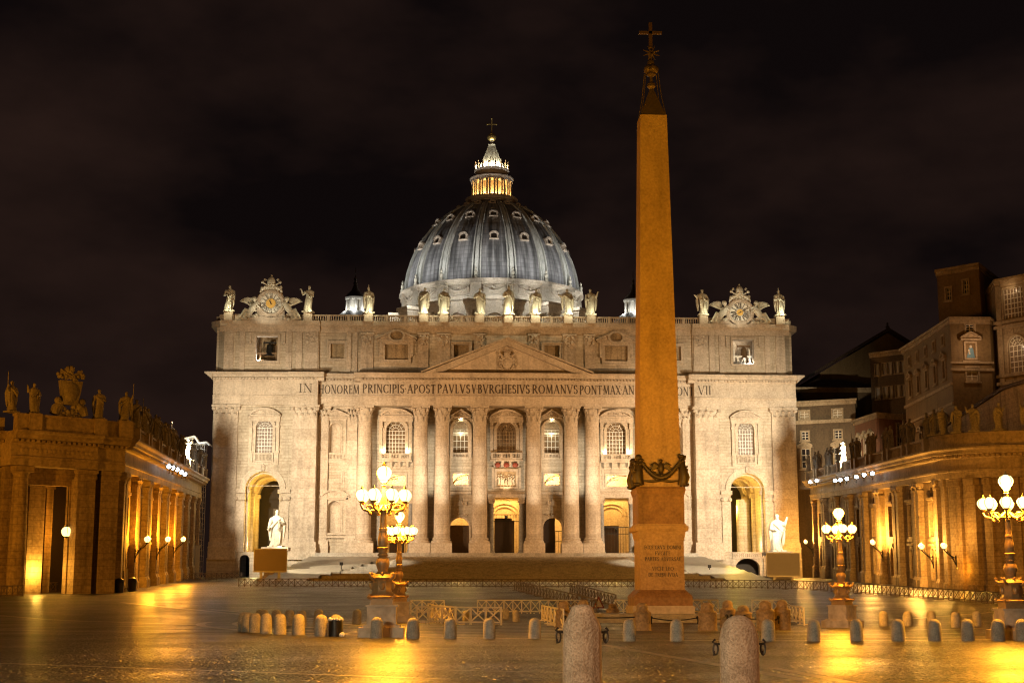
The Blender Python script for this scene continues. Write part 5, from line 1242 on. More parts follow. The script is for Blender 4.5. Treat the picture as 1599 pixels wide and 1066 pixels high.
# ================================================================== GREAT LAMPS OF THE SQUARE
def lantern_mesh(mb_g, mb_m, c, r):
    x, y, z = c
    mb_g.lathe([(r * .45, z - r * 1.0), (r * .85, z - r * .55), (r * 1.12, z), (r * 1.1, z + r * .4), (r * .8, z + r * .85), (r * .35, z + r * 1.1)], (x, y), 12)
    mb_m.lathe([(r * .25, z - r * 1.35), (r * .6, z - r * 1.02), (r * .55, z - r * .95)], (x, y), 8)
    for k in range(4): a = k * PI / 2 + .4; mb_m.tube([(x + r * q * math.cos(a), y + r * q * math.sin(a), z + r * w) for q, w in ((.5, -1.0), (.9, -.55), (1.16, 0), (1.14, .4), (.84, .88), (.36, 1.12))], r * .05, 4)
    mb_m.lathe([(r * .42, z + r * 1.05), (r * .3, z + r * 1.25), (r * .12, z + r * 1.4), (r * .18, z + r * 1.5), (r * .02, z + r * 1.75)], (x, y), 8)
def great_lamp(px, py, sc_, n, rr, label, watts, rz=0.0):
    p = gp(px, py); t = thing('street_lamp', label, 'street lamp', (p.x, p.y, p.z), rz, 'great candelabra lamps of the square'); t.scale = (sc_,) * 3
    B = lambda mb, name, mat, par=t, sm=35: mb.build(name, mat, par, world=False, smooth=sm)
    mb = MB(); mb.box(-.95, .95, -.95, .95, 0, .42); mb.box(-.78, .78, -.78, .78, .42, .52)
    for x in (-.5, .5): mb.prism([(x - .26, .01), (x - .22, .2), (x, .3), (x + .22, .2), (x + .26, .01)], -.962, -.95)
    mb.box(-.62, .62, -.62, .62, .52, 1.28); mb.box(-.7, .7, -.7, .7, 1.28, 1.36)
    for x in (-.3, .3): mb.box(x - .24, x + .24, -.65, -.62, .62, 1.18)
    B(mb, 'stone_base', M['trav_plain'])
    mb = MB(); mb.box(-.55, .55, -.55, .55, 1.36, 1.62)
    mb.lathe([(.78, 1.62), (.82, 1.7), (.6, 1.8), (.5, 1.95), (.5, 2.35), (.56, 2.42), (.66, 2.5), (.58, 2.58), (.3, 2.7)], (0, 0), 8, PI / 8, PI / 8 + 2 * PI)
    for k in range(4):
        a = k * PI / 2 + PI / 4; ca, sa = math.cos(a), math.sin(a)
        mb.tube([(.5 * ca, .5 * sa, 2.4), (.68 * ca, .68 * sa, 2.48), (.82 * ca, .82 * sa, 2.56), (.86 * ca, .86 * sa, 2.68), (.78 * ca, .78 * sa, 2.7)], [.07, .08, .07, .06, .04], 7)
        mb.tube([(.62 * ca, .62 * sa, 1.66), (.82 * ca, .82 * sa, 1.66), (.92 * ca, .92 * sa, 1.74), (.86 * ca, .86 * sa, 1.82)], [.08, .08, .06, .04], 7)
        b = k * PI / 2; mb.ball((.5 * math.cos(b), .5 * math.sin(b), 2.15), 1, 8, (.14, .14, .17)); mb.tube([(.4 * math.cos(b), .4 * math.sin(b), 2.62), (.55 * math.cos(b), .55 * math.sin(b), 2.72)], [.1, .04], 6)
    mb.lathe([(.3, 2.68), (.24, 2.8), (.3, 2.95), (.36, 3.1), (.3, 3.3), (.2, 3.4), (.28, 3.48), (.2, 3.56), (.22, 3.7), (.3, 3.78), (.2, 3.84)], (0, 0), 16)
    for v_ in mb.b.verts: v_.co.x *= .86; v_.co.y *= .86
    B(mb, 'bronze_pedestal', M['lamp_bronze'])
    mb = MB(); mb.lathe([(.16, 3.8), (.215, 3.95), (.20, 4.25), (.15, 4.5), (.18, 4.52), (.18, 4.6), (.145, 4.63), (.13, 5.1), (.12, 5.35)], (0, 0), 16, fold=lambda r, z, a: r * (1 + .04 * math.cos(10 * a)))
    mb.lathe([(.2, 5.33), (.24, 5.4), (.12, 5.5), (.15, 5.8), (.09, 6.0), (.07, 6.45), (.12, 6.5)], (0, 0), 12); B(mb, 'pole', M['lamp_bronze'])
    gz = 6.0
    for k in range(n):
        a = 2 * PI * (k + .5) / n; ca, sa = math.cos(a), math.sin(a); mb = MB()
        mb.tube([(.1 * ca, .1 * sa, 5.62), (.35 * ca, .35 * sa, 5.42), (rr * .62 * ca, rr * .62 * sa, 5.34), (rr * .95 * ca, rr * .95 * sa, 5.44), (rr * 1.05 * ca, rr * 1.05 * sa, 5.62), (rr * ca, rr * sa, 5.74)], [.05, .06, .06, .055, .045, .05], 7)
        mb.tube([(rr * .4 * ca, rr * .4 * sa, 5.42), (rr * .6 * ca, rr * .6 * sa, 5.6), (rr * .8 * ca, rr * .8 * sa, 5.58), (rr * .75 * ca, rr * .75 * sa, 5.46)], .035, 6)
        mb.ball((rr * .62 * ca, rr * .62 * sa, 5.26), .09, 7)
        B(mb, 'arm', M['lamp_bronze'])
        mg, mm = MB(), MB(); lantern_mesh(mg, mm, (rr * ca, rr * sa, gz), .25)
        l = B(mm, 'lantern', M['lamp_bronze']); B(mg, 'lantern_glass', M['lamp_glow'], l)
    mg, mm = MB(), MB(); lantern_mesh(mg, mm, (0, 0, 6.98), .30); mm.tube([(0, 0, 6.4), (0, 0, 6.7)], .07, 6)
    l = B(mm, 'lantern', M['lamp_bronze']); B(mg, 'lantern_glass', M['lamp_glow'], l)
    pl = point('street_lamp_or_fill', (p.x, p.y, p.z + 6.45 * sc_), watts, SOD, .45); pl.parent = None
    return t, p
L1, p1 = great_lamp(596, 994, .965, 8, 1.0, 'tallest many armed lamp left of the obelisk, in front of the church', 15000)
L2, p2 = great_lamp(622, 971, .96, 8, .98, 'many armed lamp partly hidden behind the taller lamp left of the obelisk', 11000, .2)
L3, p3 = great_lamp(1316, 979, .87, 4, .82, 'four armed lamp between the obelisk and the right wing', 9500, PI / 4)
L4, p4 = great_lamp(1584, 998, .875, 8, 1.02, 'many armed lamp at the right edge of the square', 15000)

# ================================================================== BOLLARDS
mb = MB(); mb.lathe([(.255, 0), (.262, .1), (.25, .55), (.235, .62), (.235, .66), (.2, .75), (.13, .81), (.05, .835), (0, .84)], (0, 0), 20); bol = mb.build('bollard', M['bollard_grey'], None, smooth=45)
FRONT = [645, 703, 764, 835, 983, 1057, 1200, 1271, 1338, 1403, 1460, 1512, 1559, 1597]
LEFTB = [(380, 985), (386, 986), (398, 987), (415, 989), (437, 990), (466, 991), (501, 993)]
BACKL = [(405, 974), (412, 975), (431, 975), (452, 976), (471, 977), (497, 974), (557, 974)]
BACKR = [(1380, 977), (1418, 977), (1455, 976), (1493, 979), (1526, 977), (1559, 980)]
BACKC = [(728, 971), (806, 970), (790, 966)]
ordw = ['first', 'second', 'third', 'fourth', 'fifth', 'sixth', 'seventh', 'eighth', 'ninth', 'tenth', 'eleventh', 'twelfth', 'thirteenth', 'fourteenth', 'fifteenth', 'sixteenth', 'seventeenth', 'eighteenth', 'nineteenth', 'twentieth']
def put_bollard(px, py, label, s, rz):
    global bol
    p = gp(px, py); o = bol if not bol.get('label') else dup(bol, (0, 0, 0))
    o.location = p; o.rotation_euler = (random.uniform(-.02, .02), random.uniform(-.02, .02), rz); o.scale = (s * random.uniform(.96, 1.04),) * 2 + (s,)
    tag(o, label, 'bollard', 'round topped stone bollards'); return o
k = 0
for i, px in enumerate(FRONT): put_bollard(px, 997 + (0 if px < 900 else 3.5), f'{ordw[i]} round topped stone bollard of the front row right of the near lamp', .98, i * .7)
put_bollard(588, 996, 'round topped stone bollard directly before the tallest lamp base', 1.0, 2)
for i, (px, py) in enumerate(LEFTB): put_bollard(px, py, f'{ordw[i]} round topped stone bollard from left in the curved left row', 1.08, i * 1.1)
for i, (px, py) in enumerate(BACKL): put_bollard(px, py, f'{ordw[i]} bollard from left in the rear row behind the curved left row', 1.06, i * .9)
for i, (px, py) in enumerate(BACKR): put_bollard(px, py, f'{ordw[i]} bollard from left in the rear row right of the four armed lamp', 1.0, i * .4)
for i, (px, py) in enumerate(BACKC): put_bollard(px, py, ('lit yellow bollard behind the near white barrier', 'lit yellow bollard before the far white barrier row', 'small bollard just left of the lit one at the far barrier')[i], .9, i)
# the wrapped bollard of the left row
p = gp(524, 993); t = thing('bollard', 'stone bollard wrapped in black sheeting with a torn pale rim', 'bollard', p, 0, 'round topped stone bollards')
mb = MB(); mb.lathe([(.26, 0), (.25, .6), (.235, .72), (.2, .82), (.12, .88), (0, .91)], (0, 0), 20); mb.build('post', M['bollard_grey'], t, world=False)
mb = MB(); mb.lathe([(.31, .0), (.30, .3), (.295, .62), (.29, .68)], (0, 0), 18, fold=lambda r, z, a: r * (1 + .04 * math.sin(5 * a + z * 7))); mb.build('black_sheet', M['iron'], t, world=False)
mb = MB(); rn = random.Random(3)
for i in range(14): a = i * PI / 7; mb.ball((.26 * math.cos(a), .26 * math.sin(a), .68 + rn.uniform(-.02, .06)), rn.uniform(.05, .085), 6)
mb.build('torn_rim', M['white'], t, world=False)
p = gp(533, 994); mb = MB()
for i in range(7): mb.ball((rn.uniform(-.1, .1), rn.uniform(-.08, .08), rn.uniform(.05, .13)), rn.uniform(.05, .09), 6)
o = mb.build('paper_bag', M['white'], None); o.location = p; tag(o, 'crumpled white bag on the cobbles beside the wrapped bollard', 'bag')

# two big bollards close to the camera
def near_bollard(px, ptop, d, oct_, label):
    x = X(px, d, 1000); top = at(px, ptop, d).z; t = thing('bollard', label, 'bollard', (x, d, 0), .2, 'big granite bollards with iron rings')
    mb = MB(); r = 29.5 / CAM_F * d
    if oct_: mb.lathe([(r * 1.04, 0), (r * 1.04, .3), (r * 1.01, top - .36), (r * .99, top - .33), (r * .86, top - .24), (r * .62, top - .10), (r * .60, top - .06), (r * .45, top - .015), (r * .2, top), (0, top)], (0, 0), 12, PI / 12, PI / 12 + 2 * PI)
    else: mb.lathe([(r * 1.04, 0), (r * 1.04, .3), (r * 1.02, top - .33), (r * .99, top - .29), (r * .93, top - .21), (r * .80, top - .12), (r * .60, top - .055), (r * .35, top - .012), (r * .1, top), (0, top)], (0, 0), 40)
    b = mb.build('post', M['bollard'], t, world=False, smooth=28 if oct_ else 50)
    bm2 = b.modifiers.new('edge', 'BEVEL'); bm2.width = .015; bm2.segments = 2; bm2.limit_method = 'ANGLE'; bm2.angle_limit = R(18)
    for s in (-1, 1):
        mb = MB(); zr = top - .42; a = -.2
        c = Vector((s * (r + .02) * math.cos(a), (r + .02) * math.sin(a) * s, zr)); ex = Vector((math.cos(a), math.sin(a), 0)) * s
        mb.tube([c - ex * .04, c + ex * .05, c + ex * .09 + Vector((0, 0, .03)), c + ex * .05 + Vector((0, 0, .07))], .018, 7)
        mb.tube([c + ex * .05 + ex * .035 * math.sin(2 * PI * i / 14) + Vector((0, 0, -.07 + .085 * math.cos(2 * PI * i / 14))) for i in range(15)], .016, 6)
        mb.tube([c + ex * .06 + Vector((0, .03, -.1)), c + ex * .065 + Vector((0, .03, -.17))], .016, 6)
        mb.build('iron_ring', M['iron'], t, world=False)
    return t
near_bollard(909, 943, 23.4, True, 'big pale granite bollard with necked top left of the obelisk')
near_bollard(1154, 960, 22.6, False, 'big granite bollard with rounded top right of the obelisk')

# granite bollards with iron bars round the obelisk
def necked(h, r):
    mb = MB(); mb.lathe([(r * 1.05, 0), (r, h * .04), (r * .97, h * .60), (r * 1.0, h * .63), (r * .95, h * .66), (r * .68, h * .72), (r * .64, h * .78), (r * .66, h * .84), (r * .58, h * .92), (r * .35, h * .98), (0, h)], (0, 0), 16); return mb
nb = None; NECK = []
labs = {880: 'necked granite bollard seen left of the big left bollard', 911: 'necked granite bollard standing behind the top of the big left bollard', 957: 'bell shaped granite bollard left of the obelisk plinth', 1003: 'necked granite bollard directly before the obelisk plinth', 1105: 'necked granite bollard just right of the obelisk plinth',
        1137: 'dark necked bollard with a bright edge behind the big right bollard', 1161: 'low granite bollard behind the top of the big right bollard', 1196: 'necked granite bollard right of the big right bollard', 1222: 'broad granite bollard before the slanting fence, right of the obelisk'}
for px, py, h, r in ((880, 982, 1.42, .40), (911, 985, 1.5, .40), (957, 968, 1.15, .46), (1003, 984, 1.35, .44), (1105, 984, 1.35, .48), (1137, 979, 1.45, .44), (1161, 980, 1.2, .46), (1196, 984, 1.45, .46), (1222, 983, 1.5, .42)):
    p = gp(px, py); o = necked(h, r).build('bollard', M['granite_old'], None, smooth=40); o.location = p; tag(o, labs[px], 'bollard', 'necked granite bollards round the obelisk'); NECK.append((px, p, h, r))
for (pa, a, ha, ra), (pb, c, hb, rb) in zip(NECK, NECK[1:]):
    if (pa, pb) in ((911, 957), (957, 1003)): continue
    d = (c - a); d.normalize(); q0 = a + d * ra + Vector((0, 0, .62)); q1 = c - d * rb + Vector((0, 0, .62)); mb = MB()
    mb.tube([q0.lerp(q1, i / 8) - Vector((0, 0, .13 * math.sin(PI * i / 8))) for i in range(9)], .03, 6)
    for q in (q0, q1): mb.ball(q, .09, 7); mb.tube([q, q + Vector((0, -.1, -.1)), q + Vector((0, -.06, -.3))], .035, 6)
    o = mb.build('iron_chain', M['iron'], None); tag(o, {880: 'iron bar behind the big left bollard linking two necked bollards', 1003: 'iron bar before the obelisk plinth between two necked bollards', 1105: 'iron bar right of the obelisk plinth behind the big right bollard', 1137: 'short iron bar hidden behind the big right bollard', 1161: 'iron bar between the low bollard and the right necked one', 1196: 'iron bar between the two right necked bollards'}[pa], 'chain')
a = NECK[1][1]; c = NECK[3][1]; mb = MB(); mb.tube([a.lerp(c, i / 8) + Vector((0, 0, .68 - .06 * math.sin(PI * i / 8))) for i in range(1, 8)], .03, 6)
for i in range(3): mb.ball(a.lerp(c, .12) + Vector((0, -.1, .6 - .1 * i)), .08, 6)
o = mb.build('iron_chain', M['iron'], None); tag(o, 'long iron bar running from the big left bollard to the plinth', 'chain')

# ================================================================== BARRIERS
def barrier_mesh(w, h, n, mat):
    mb = MB(); mb.box(-w / 2, w / 2, -.03, .03, h - .09, h); mb.box(-w / 2, w / 2, -.025, .025, .12, .2)
    for i in range(n + 1): x = -w / 2 + w * i / n; mb.box(x - .035, x + .035, -.032, .032, 0, h)
    for i in range(n):
        x0, x1 = -w / 2 + w * i / n, -w / 2 + w * (i + 1) / n
        mb.tube([(x0, .012, .18), (x1, .012, h - .07)], .034, 4); mb.tube([(x1, -.012, .18), (x0, -.012, h - .07)], .034, 4)
    for x in (-w / 2 + .25, w / 2 - .25): mb.box(x - .03, x + .03, -.3, .3, 0, .06)
    return mb.build('barrier', mat, None)
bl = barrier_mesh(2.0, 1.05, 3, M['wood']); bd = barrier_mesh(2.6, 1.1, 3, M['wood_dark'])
first = {bl.name: True, bd.name: True}
def put_barrier(src, a, c, label, group):
    m = (a + c) / 2; o = src if first.get(src.name) else dup(src, (0, 0, 0)); first[src.name] = False
    o.location = (m.x, m.y, g(m.y)); L_ = Vector((c.x - a.x, c.y - a.y)).length; o.rotation_euler = (0, -math.atan2(g(c.y) - g(a.y), L_), math.atan2(c.y - a.y, c.x - a.x))
    o.scale = (L_ / (2.0 if src is bl else 2.6) * .985, 1, 1); tag(o, label, 'barrier', group)
def row(src, p, q, n, label, group):
    a, c = gp(*p), gp(*q)
    for i in range(n): put_barrier(src, a.lerp(c, i / n), a.lerp(c, (i + 1) / n), label(i) if callable(label) else label, group)
GB = 'pale crossed barriers round the obelisk'; GD = 'dark crossed barriers before the church steps'
row(bl, (641, 958), (694, 958), 1, 'pale crossed barrier right behind the left lamps', GB)
row(bl, (745, 957.5), (912, 957.5), 4, lambda i: f'{ordw[i]} pale crossed barrier from left in the far row left of the obelisk', GB)
row(bl, (711, 974.5), (783, 975.5), 1, 'near pale crossed barrier left of the obelisk, standing before a lit bollard', GB)
row(bl, (650, 973), (711, 974), 1, 'pale crossed barrier beside the stacked slats near the left lamps', GB)
row(bl, (668, 962), (711, 974.5), 2, lambda i: f'{ordw[i]} pale barrier turned edge on beside the left lamps', GB)
row(bl, (960, 957), (1122, 957), 4, lambda i: f'{ordw[i]} pale crossed barrier of the row behind the obelisk plinth', GB)
row(bl, (1174, 957), (1222, 957), 1, 'pale crossed barrier behind the right necked bollards', GB)
row(bl, (1224, 958), (1256, 976), 2, lambda i: ('rear', 'front')[i] + ' pale barrier of the slanting fence right of the obelisk', GB)
row(bl, (846, 968), (880, 984), 2, lambda i: ('rear', 'front')[i] + ' pale barrier turned edge on left of the big left bollard', GB)
LB = 'one of the many dark crossed barriers in the long row before the church steps'
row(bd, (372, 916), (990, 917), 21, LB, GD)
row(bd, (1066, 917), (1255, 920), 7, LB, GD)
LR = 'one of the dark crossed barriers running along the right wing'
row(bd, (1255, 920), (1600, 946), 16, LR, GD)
row(bd, (803, 921), (932, 957), 8, 'one of the dark barriers slanting from the steps towards the obelisk', GD)
row(bd, (890, 925), (962, 948), 5, 'one of the dark barriers of the shorter slanting row left of the obelisk', GD)
row(bd, (-16, 932), (36, 930), 2, lambda i: ('dark crossed barrier at the left edge', 'dark crossed barrier before the left wing pier')[i], GD)
row(bd, (38, 926), (110, 923), 3, lambda i: f'{ordw[i]} dark barrier closing the lit doorway of the left wing', GD)
row(bd, (278, 905.5), (378, 903), 4, 'one of the dark barriers at the left foot of the church', GD)
row(bd, (495, 893), (555, 893), 2, lambda i: ('left', 'right')[i] + ' pale railing beside the side steps left of the portals', GD)
# stack of slats near the left lamps
mb = MB(); a = gp(676, 973)
for i in range(6): x = a.x + i * .16; mb.tube([(x, a.y, .05), (x - .1, a.y, .3), (x + .1, a.y, .6), (x, a.y, .85)], .04, 6)
o = mb.build('wavy_slat_stack', M['wood'], None); tag(o, 'row of wavy pale slats leaning near the left lamps', 'slats')
# warning sign
p = gp(935, 951); t = thing('warning_sign', 'triangular warning sign standing left of the obelisk', 'sign', p)
mb = MB(); mb.ring([(-.32, .2), (.32, .2), (0, .85), (-.32, .2)], [(-.48, .1), (.48, .1), (0, 1.08), (-.48, .1)], -.02, .02); mb.build('sign_rim', M['red'], t, world=False)
mb = MB(); mb.prism([(-.34, .19), (.34, .19), (0, .88)], -.005, .015); mb.build('sign_face', M['wood'], t, world=False)
mb = MB(); mb.box(-.03, .03, .03, .06, 0, .7); mb.build('post', M['iron'], t, world=False)

# ================================================================== VIDEO SCREENS before the statues
for (x0, x1, y0, y1, Yd, mat, lab) in ((397, 447.5, 856, 893, 246, 'screen', 'big brown video screen on posts left of the church steps'), (1198, 1247.5, 862, 900, 244, 'screen_grey', 'big grey video screen on posts right of the church steps')):
    if mat == 'screen_grey': M['screen_grey'] = plain('grey screen panel', (.25, .225, .225), .55, 0, .08, 1.5)
    a, c = at(x0, y1, Yd), at(x1, y0, Yd); m = (a.x + c.x) / 2; t = thing('video_screen', lab, 'screen', (m, Yd, g(Yd)))
    mb = MB(); mb.box(a.x, c.x, Yd - .2, Yd + .3, a.z + .15, c.z - .12); mb.build('panel', M[mat], t)
    mb = MB(); mb.box(a.x - .12, c.x + .12, Yd - .26, Yd + .4, a.z, a.z + .2); mb.box(a.x - .12, a.x, Yd - .26, Yd + .4, a.z + .2, c.z); mb.box(c.x, c.x + .12, Yd - .26, Yd + .4, a.z + .2, c.z); mb.box(a.x, c.x, Yd - .26, Yd + .4, c.z - .14, c.z); mb.build('frame', M['screen_edge'], t)
    for q in (-.28, .28):
        mb = MB(); x = m + q * (c.x - a.x); mb.box(x - .2, x + .2, Yd - .05, Yd + .35, g(Yd) - .1, a.z); mb.box(x - .5, x + .5, Yd - .5, Yd + .8, g(Yd), g(Yd) + .2); mb.build('post', M['screen_edge'], t)

# ================================================================== THE TWO WINGS
def wing(s):
    side = 'left' if s < 0 else 'right'
    P0 = Vector((s * 48.5, 168)); P1 = Vector((s * 58.5, 284)); L_ = (P1 - P0).length; d = (P1 - P0) / L_; nrm = Vector((-d.y, d.x)) * (1 if s > 0 else -1)   # towards the square
    zb0 = 2.0
    def xf(x, y, z):          # x along, y away from the square, z over the sloping ground
        v = P0 + d * x - nrm * y; return (v.x, v.y, z + zb0 + 4.4 * max(0, min(1, x / L_)))
    t = thing('colonnade_wing', f'long ochre arcaded wing with statues on the {side} of the square', 'building', (P0.x, P0.y, zb0))
    nb = 9; bw = (L_ - 4) / nb; X0 = 0 if s < 0 else 16; i0 = 0 if s < 0 else 1
    mb = MB(); holes = []
    for i in range(i0, nb):
        c = 4 + bw * (i + .5); holes += [rect(c - 1.25, c + 1.25, 6.2, 10.6), arch(c, 1.1, .6, 3.6, 8), rect(c - .7, c + .7, 11.4, 12.6)]
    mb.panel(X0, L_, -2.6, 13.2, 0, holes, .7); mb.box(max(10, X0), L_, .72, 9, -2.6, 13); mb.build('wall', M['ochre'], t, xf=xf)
    for i in range(i0, nb):
        c = 4 + bw * (i + .5)
        mb = MB(); frame_rect(mb, c - 1.25, c + 1.25, 6.2, 10.6, 0, .3, .18); mb.box(c - 1.9, c + 1.9, -.4, 0, 10.9, 11.2); mb.box(c - 1.8, c + 1.8, -.3, 0, 5.55, 5.9); w = mb.build('window', M['ochre_plain'], t, xf=xf)
        mb = MB(); mb.box(c - 1.24, c + 1.24, .5, .56, 6.2, 10.6); mb.build('pane', M['glass'], w, xf=xf)
        mb = MB(); mullions(mb, c, 1.2, 6.25, 10.55, .42, 3, 5, .06, fan=False); mb.build('mullion', M['wood_dark'], w, xf=xf)
        mb = MB(); mb.ring(arch(c, 1.1, .6, 3.6, 8), arch(c, 1.45, .6, 3.6, 8), -.18, 0); mb.box(c - 1.6, c + 1.6, -.4, 0, 5.0, 5.3); dd = mb.build('doorway', M['ochre_plain'], t, xf=xf)
        mb = MB(); mb.prism(arch(c, 1.08, .6, 3.6, 8), .4, .5); mb.build('door', M['door'], dd, xf=xf)
    for i in range(nb + 1):
        for q in (-1.15, 1.15):
            x = 4 + bw * i + q
            if x < X0 + .9 or x > L_ - .5: continue
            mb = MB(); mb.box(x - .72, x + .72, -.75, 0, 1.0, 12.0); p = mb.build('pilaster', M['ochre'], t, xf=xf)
            mb = MB(); mb.box(x - .95, x + .95, -1.0, 0, -2.6, .6); mb.prismx([(-.95, .6), (-.78, 1.0), (0, 1.0), (0, .6)], x - .9, x + .9); mb.build('base', M['ochre_plain'], p, xf=xf)
            mb = MB(); mb.box(x - .8, x + .8, -.85, 0, 12.0, 12.3); mb.box(x - .92, x + .92, -.98, 0, 12.75, 13.15); mb.lathe([(.6, 12.3), (.85, 12.75)], (x, -.3), 12); mb.build('capital', M['ochre_plain'], p, xf=xf)
    def cornice(mb, x0, x1, o=0, ends=0):
        mb.prismx([(-.9 - o, 13.2), (-.95 - o, 13.9), (-1.05 - o, 13.95), (-1.05 - o, 14.2), (-.85 - o, 14.25), (-.85 - o, 15.5), (-1.2 - o, 15.7), (-1.45 - o, 15.9), (-2.0 - o, 16.0), (-2.05 - o, 16.35), (-2.35 - o, 16.6), (-2.35 - o, 16.8), (8, 16.8), (8, 13.2)], x0, x1)
        n = int((x1 - x0) / .55)
        for i in range(n): x = x0 + (x1 - x0) * (i + .5) / n; mb.box(x - .16, x + .16, -1.75 - o, -.9 - o, 15.62, 15.9)
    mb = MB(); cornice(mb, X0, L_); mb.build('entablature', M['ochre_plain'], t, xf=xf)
    pts = []
    for i in range(nb + 1):
        for q in ((-1.6, 1.6) if i else (1.6,)):
            x = 4 + bw * i + q
            if X0 + .6 < x < L_ - 1: pts.append(x)
    mb = MB()
    for x in pts: mb.box(x - .55, x + .55, -1.9, -.7, 16.8, 18.5)
    for a, c in zip(pts, pts[1:]):
        mb.box(a + .55, c - .55, -1.6, -.95, 18.2, 18.5); mb.box(a + .55, c - .55, -1.6, -.95, 16.8, 17.1); n = max(1, int((c - a - 1.1) / .5))
        for k in range(n): mb.lathe([(.1, 17.1), (.18, 17.5), (.1, 17.9), (.16, 18.2)], (a + .55 + (c - a - 1.1) * (k + .5) / n, -1.27), 6, cap=False)
    mb.build('balustrade', M['ochre_plain'], t, xf=xf)
    if s < 0:                 # end pavilion turned towards the square
        ca, sa = math.cos(R(39)), math.sin(R(39))
        def xe(x, y, z): return (-48.2 - ca * x - sa * y, 168 - sa * x + ca * y, z + zb0 - .05)
        mb = MB(); mb.panel(-.2, 12.6, -2.0, 13.2, .8, [rect(5.2, 10.1, -1.1, 11.4)], .9); mb.box(-.2, 1.0, 1.72, 9, -2, 13.1); mb.box(11.6, 12.6, 1.72, 8.2, -2, 13.1); mb.box(1.0, 11.6, 1.72, 8.2, 12.4, 13.1); mb.box(1.0, 11.6, 1.72, 8.2, -2, -1.0)
        mb.build('wall', M['ochre'], t, xf=xe)
        mb = MB(); mb.box(1.0, 11.6, 8.21, 9, -2, 12.4); mb.build('inner_wall', M['dark'], t, xf=xe)  # back wall coloured near black, the doorway's interior shade painted in
        for x0, x1, y0, y1 in ((7.1, 8.9, 2.7, 4.1), (5.2, 6.0, 4.8, 5.6)):
            mb = MB(); mb.box(x0, x1, y0, y1, -.4, 11.3); mb.box(x0 - .18, x1 + .18, y0 - .18, y1 + .18, -1.0, -.4); mb.box(x0 - .15, x1 + .15, y0 - .15, y1 + .15, 11.3, 12.0); mb.build('inner_pier', M['ochre'], t, xf=xe)
        mb = MB(); mb.box(4.6, 10.6, 2.4, 3.4, 12.02, 12.38); mb.build('inner_beam', M['ochre'], t, xf=xe)
        mb = MB(); frame_rect(mb, 6.1, 7.6, 4, 9.5, 8.2, .25, .15); mullions(mb, 6.85, .75, 4, 9.5, 8.12, 2, 4, .05, fan=False); mb.build('inner_window', M['wood_dark'], t, xf=xe)
        for x0, x1, rd in ((.2, 2.3, 0), (2.95, 5.1, 0), (10.4, 12.4, 1)):
            c = (x0 + x1) / 2; r = (x1 - x0) / 2 * .9; mb = MB()
            if rd: mb.lathe([(r * 1.2, -1.0), (r * 1.25, -.6), (r * 1.1, -.3), (r * 1.02, .1), (r, 5), (r * .86, 12.2), (r * 1.05, 12.5)], (c, -.5), 28); mb.box(c - r * 1.25, c + r * 1.25, -1.75, .8, -2, -1.0); mb.box(c - r * 1.1, c + r * 1.1, -1.6, 0, 12.5, 13.15)
            else: mb.box(x0 + .05, x1 - .05, -.75, .8, -.1, 12.2); mb.box(x0 - .15, x1 + .15, -1.0, .8, -2, -.6); mb.prismx([(-.98, -.6), (-.78, -.1), (0, -.1), (0, -.6)], x0 - .1, x1 + .1); mb.box(x0 - .05, x1 + .05, -.88, 0, 12.2, 12.45); mb.box(x0 - .12, x1 + .12, -.98, 0, 12.8, 13.15); mb.prismx([(-.78, 12.45), (-.95, 12.8), (0, 12.8), (0, 12.45)], x0, x1)
            mb.build('column' if rd else 'pilaster', M['ochre'], t, xf=xe)
        mb = MB(); cornice(mb, -.3, 3.2, .0); cornice(mb, 3.2, 13.0, .5); mb.build('entablature', M['ochre_plain'], t, xf=lambda x, y, z: xe(x, min(y, 7), z))
        mb = MB(); rn = random.Random(6)
        for i in range(16): xx = 4 + i * .52; mb.ball((xx, -1.38, 14.85), 1, 7, (.3, .08, .25))
        mb.build('carved_frieze', M['ochre_plain'], t, xf=xe)
        mb = MB(); mb.box(-.6, 3.3, -2.0, -1.1, 16.82, 18.3); mb.box(-.7, 3.3, -2.1, -1.0, 18.3, 18.55); mb.box(3.31, 12.9, -2.4, -1.4, 16.82, 18.3); mb.box(3.31, 13.0, -2.5, -1.3, 18.3, 18.56)
        for x in (.5, 3.6, 11.0): mb.box(x - .7, x + .7, -2.65, -1.2, 16.81, 18.63)
        mb.build('balustrade', M['ochre_plain'], t, xf=xe)
        def xo(x, y, z): return xe(12.6 + x, y + 1.6, z)
        mb = MB(); mb.box(0, 22, 1.2, 8, -2, 13.2); mb.build('wall', M['ochre'], t, xf=xo)
        mb = MB(); cornice(mb, 0.4, 22, -.4); mb.box(.4, 22, -1.0, -.4, 16.8, 18.3); mb.build('entablature', M['ochre_plain'], t, xf=xo)
        for x in (2.6, 7.2, 11.8, 16.4): mb = MB(); mb.lathe([(1.2, -2), (1.1, -.6), (1.0, -.2), (.95, 6), (.8, 12.3), (1.0, 13.15)], (x, .1), 20); mb.build('column', M['ochre'], t, xf=xo)
    else:                     # the wall sweeps round into the curved arm
        A = P0 + d * 16; RR = 13.0; CC = A - nrm * RR; LA = RR * 1.5
        def xe(x, y, z):
            ph = min(x, LA) / RR; rad = nrm * math.cos(ph) - d * math.sin(ph); tan = -nrm * math.sin(ph) - d * math.cos(ph)
            p = CC + rad * (RR - y) + tan * max(0, x - LA); return (p.x, p.y, z + zb0 + 4.4 * max(0, 16 - x) / L_)
        def along(f, x0, x1, st=1.2):
            n = max(1, int((x1 - x0) / st)); mb = MB()
            for k in range(n): f(mb, x0 + (x1 - x0) * k / n, x0 + (x1 - x0) * (k + 1) / n)
            return mb
        along(lambda m, a, c: m.box(a, c, 0, 4, -2.6, 13.2), 0, 40).build('wall', M['ochre'], t, xf=xe)
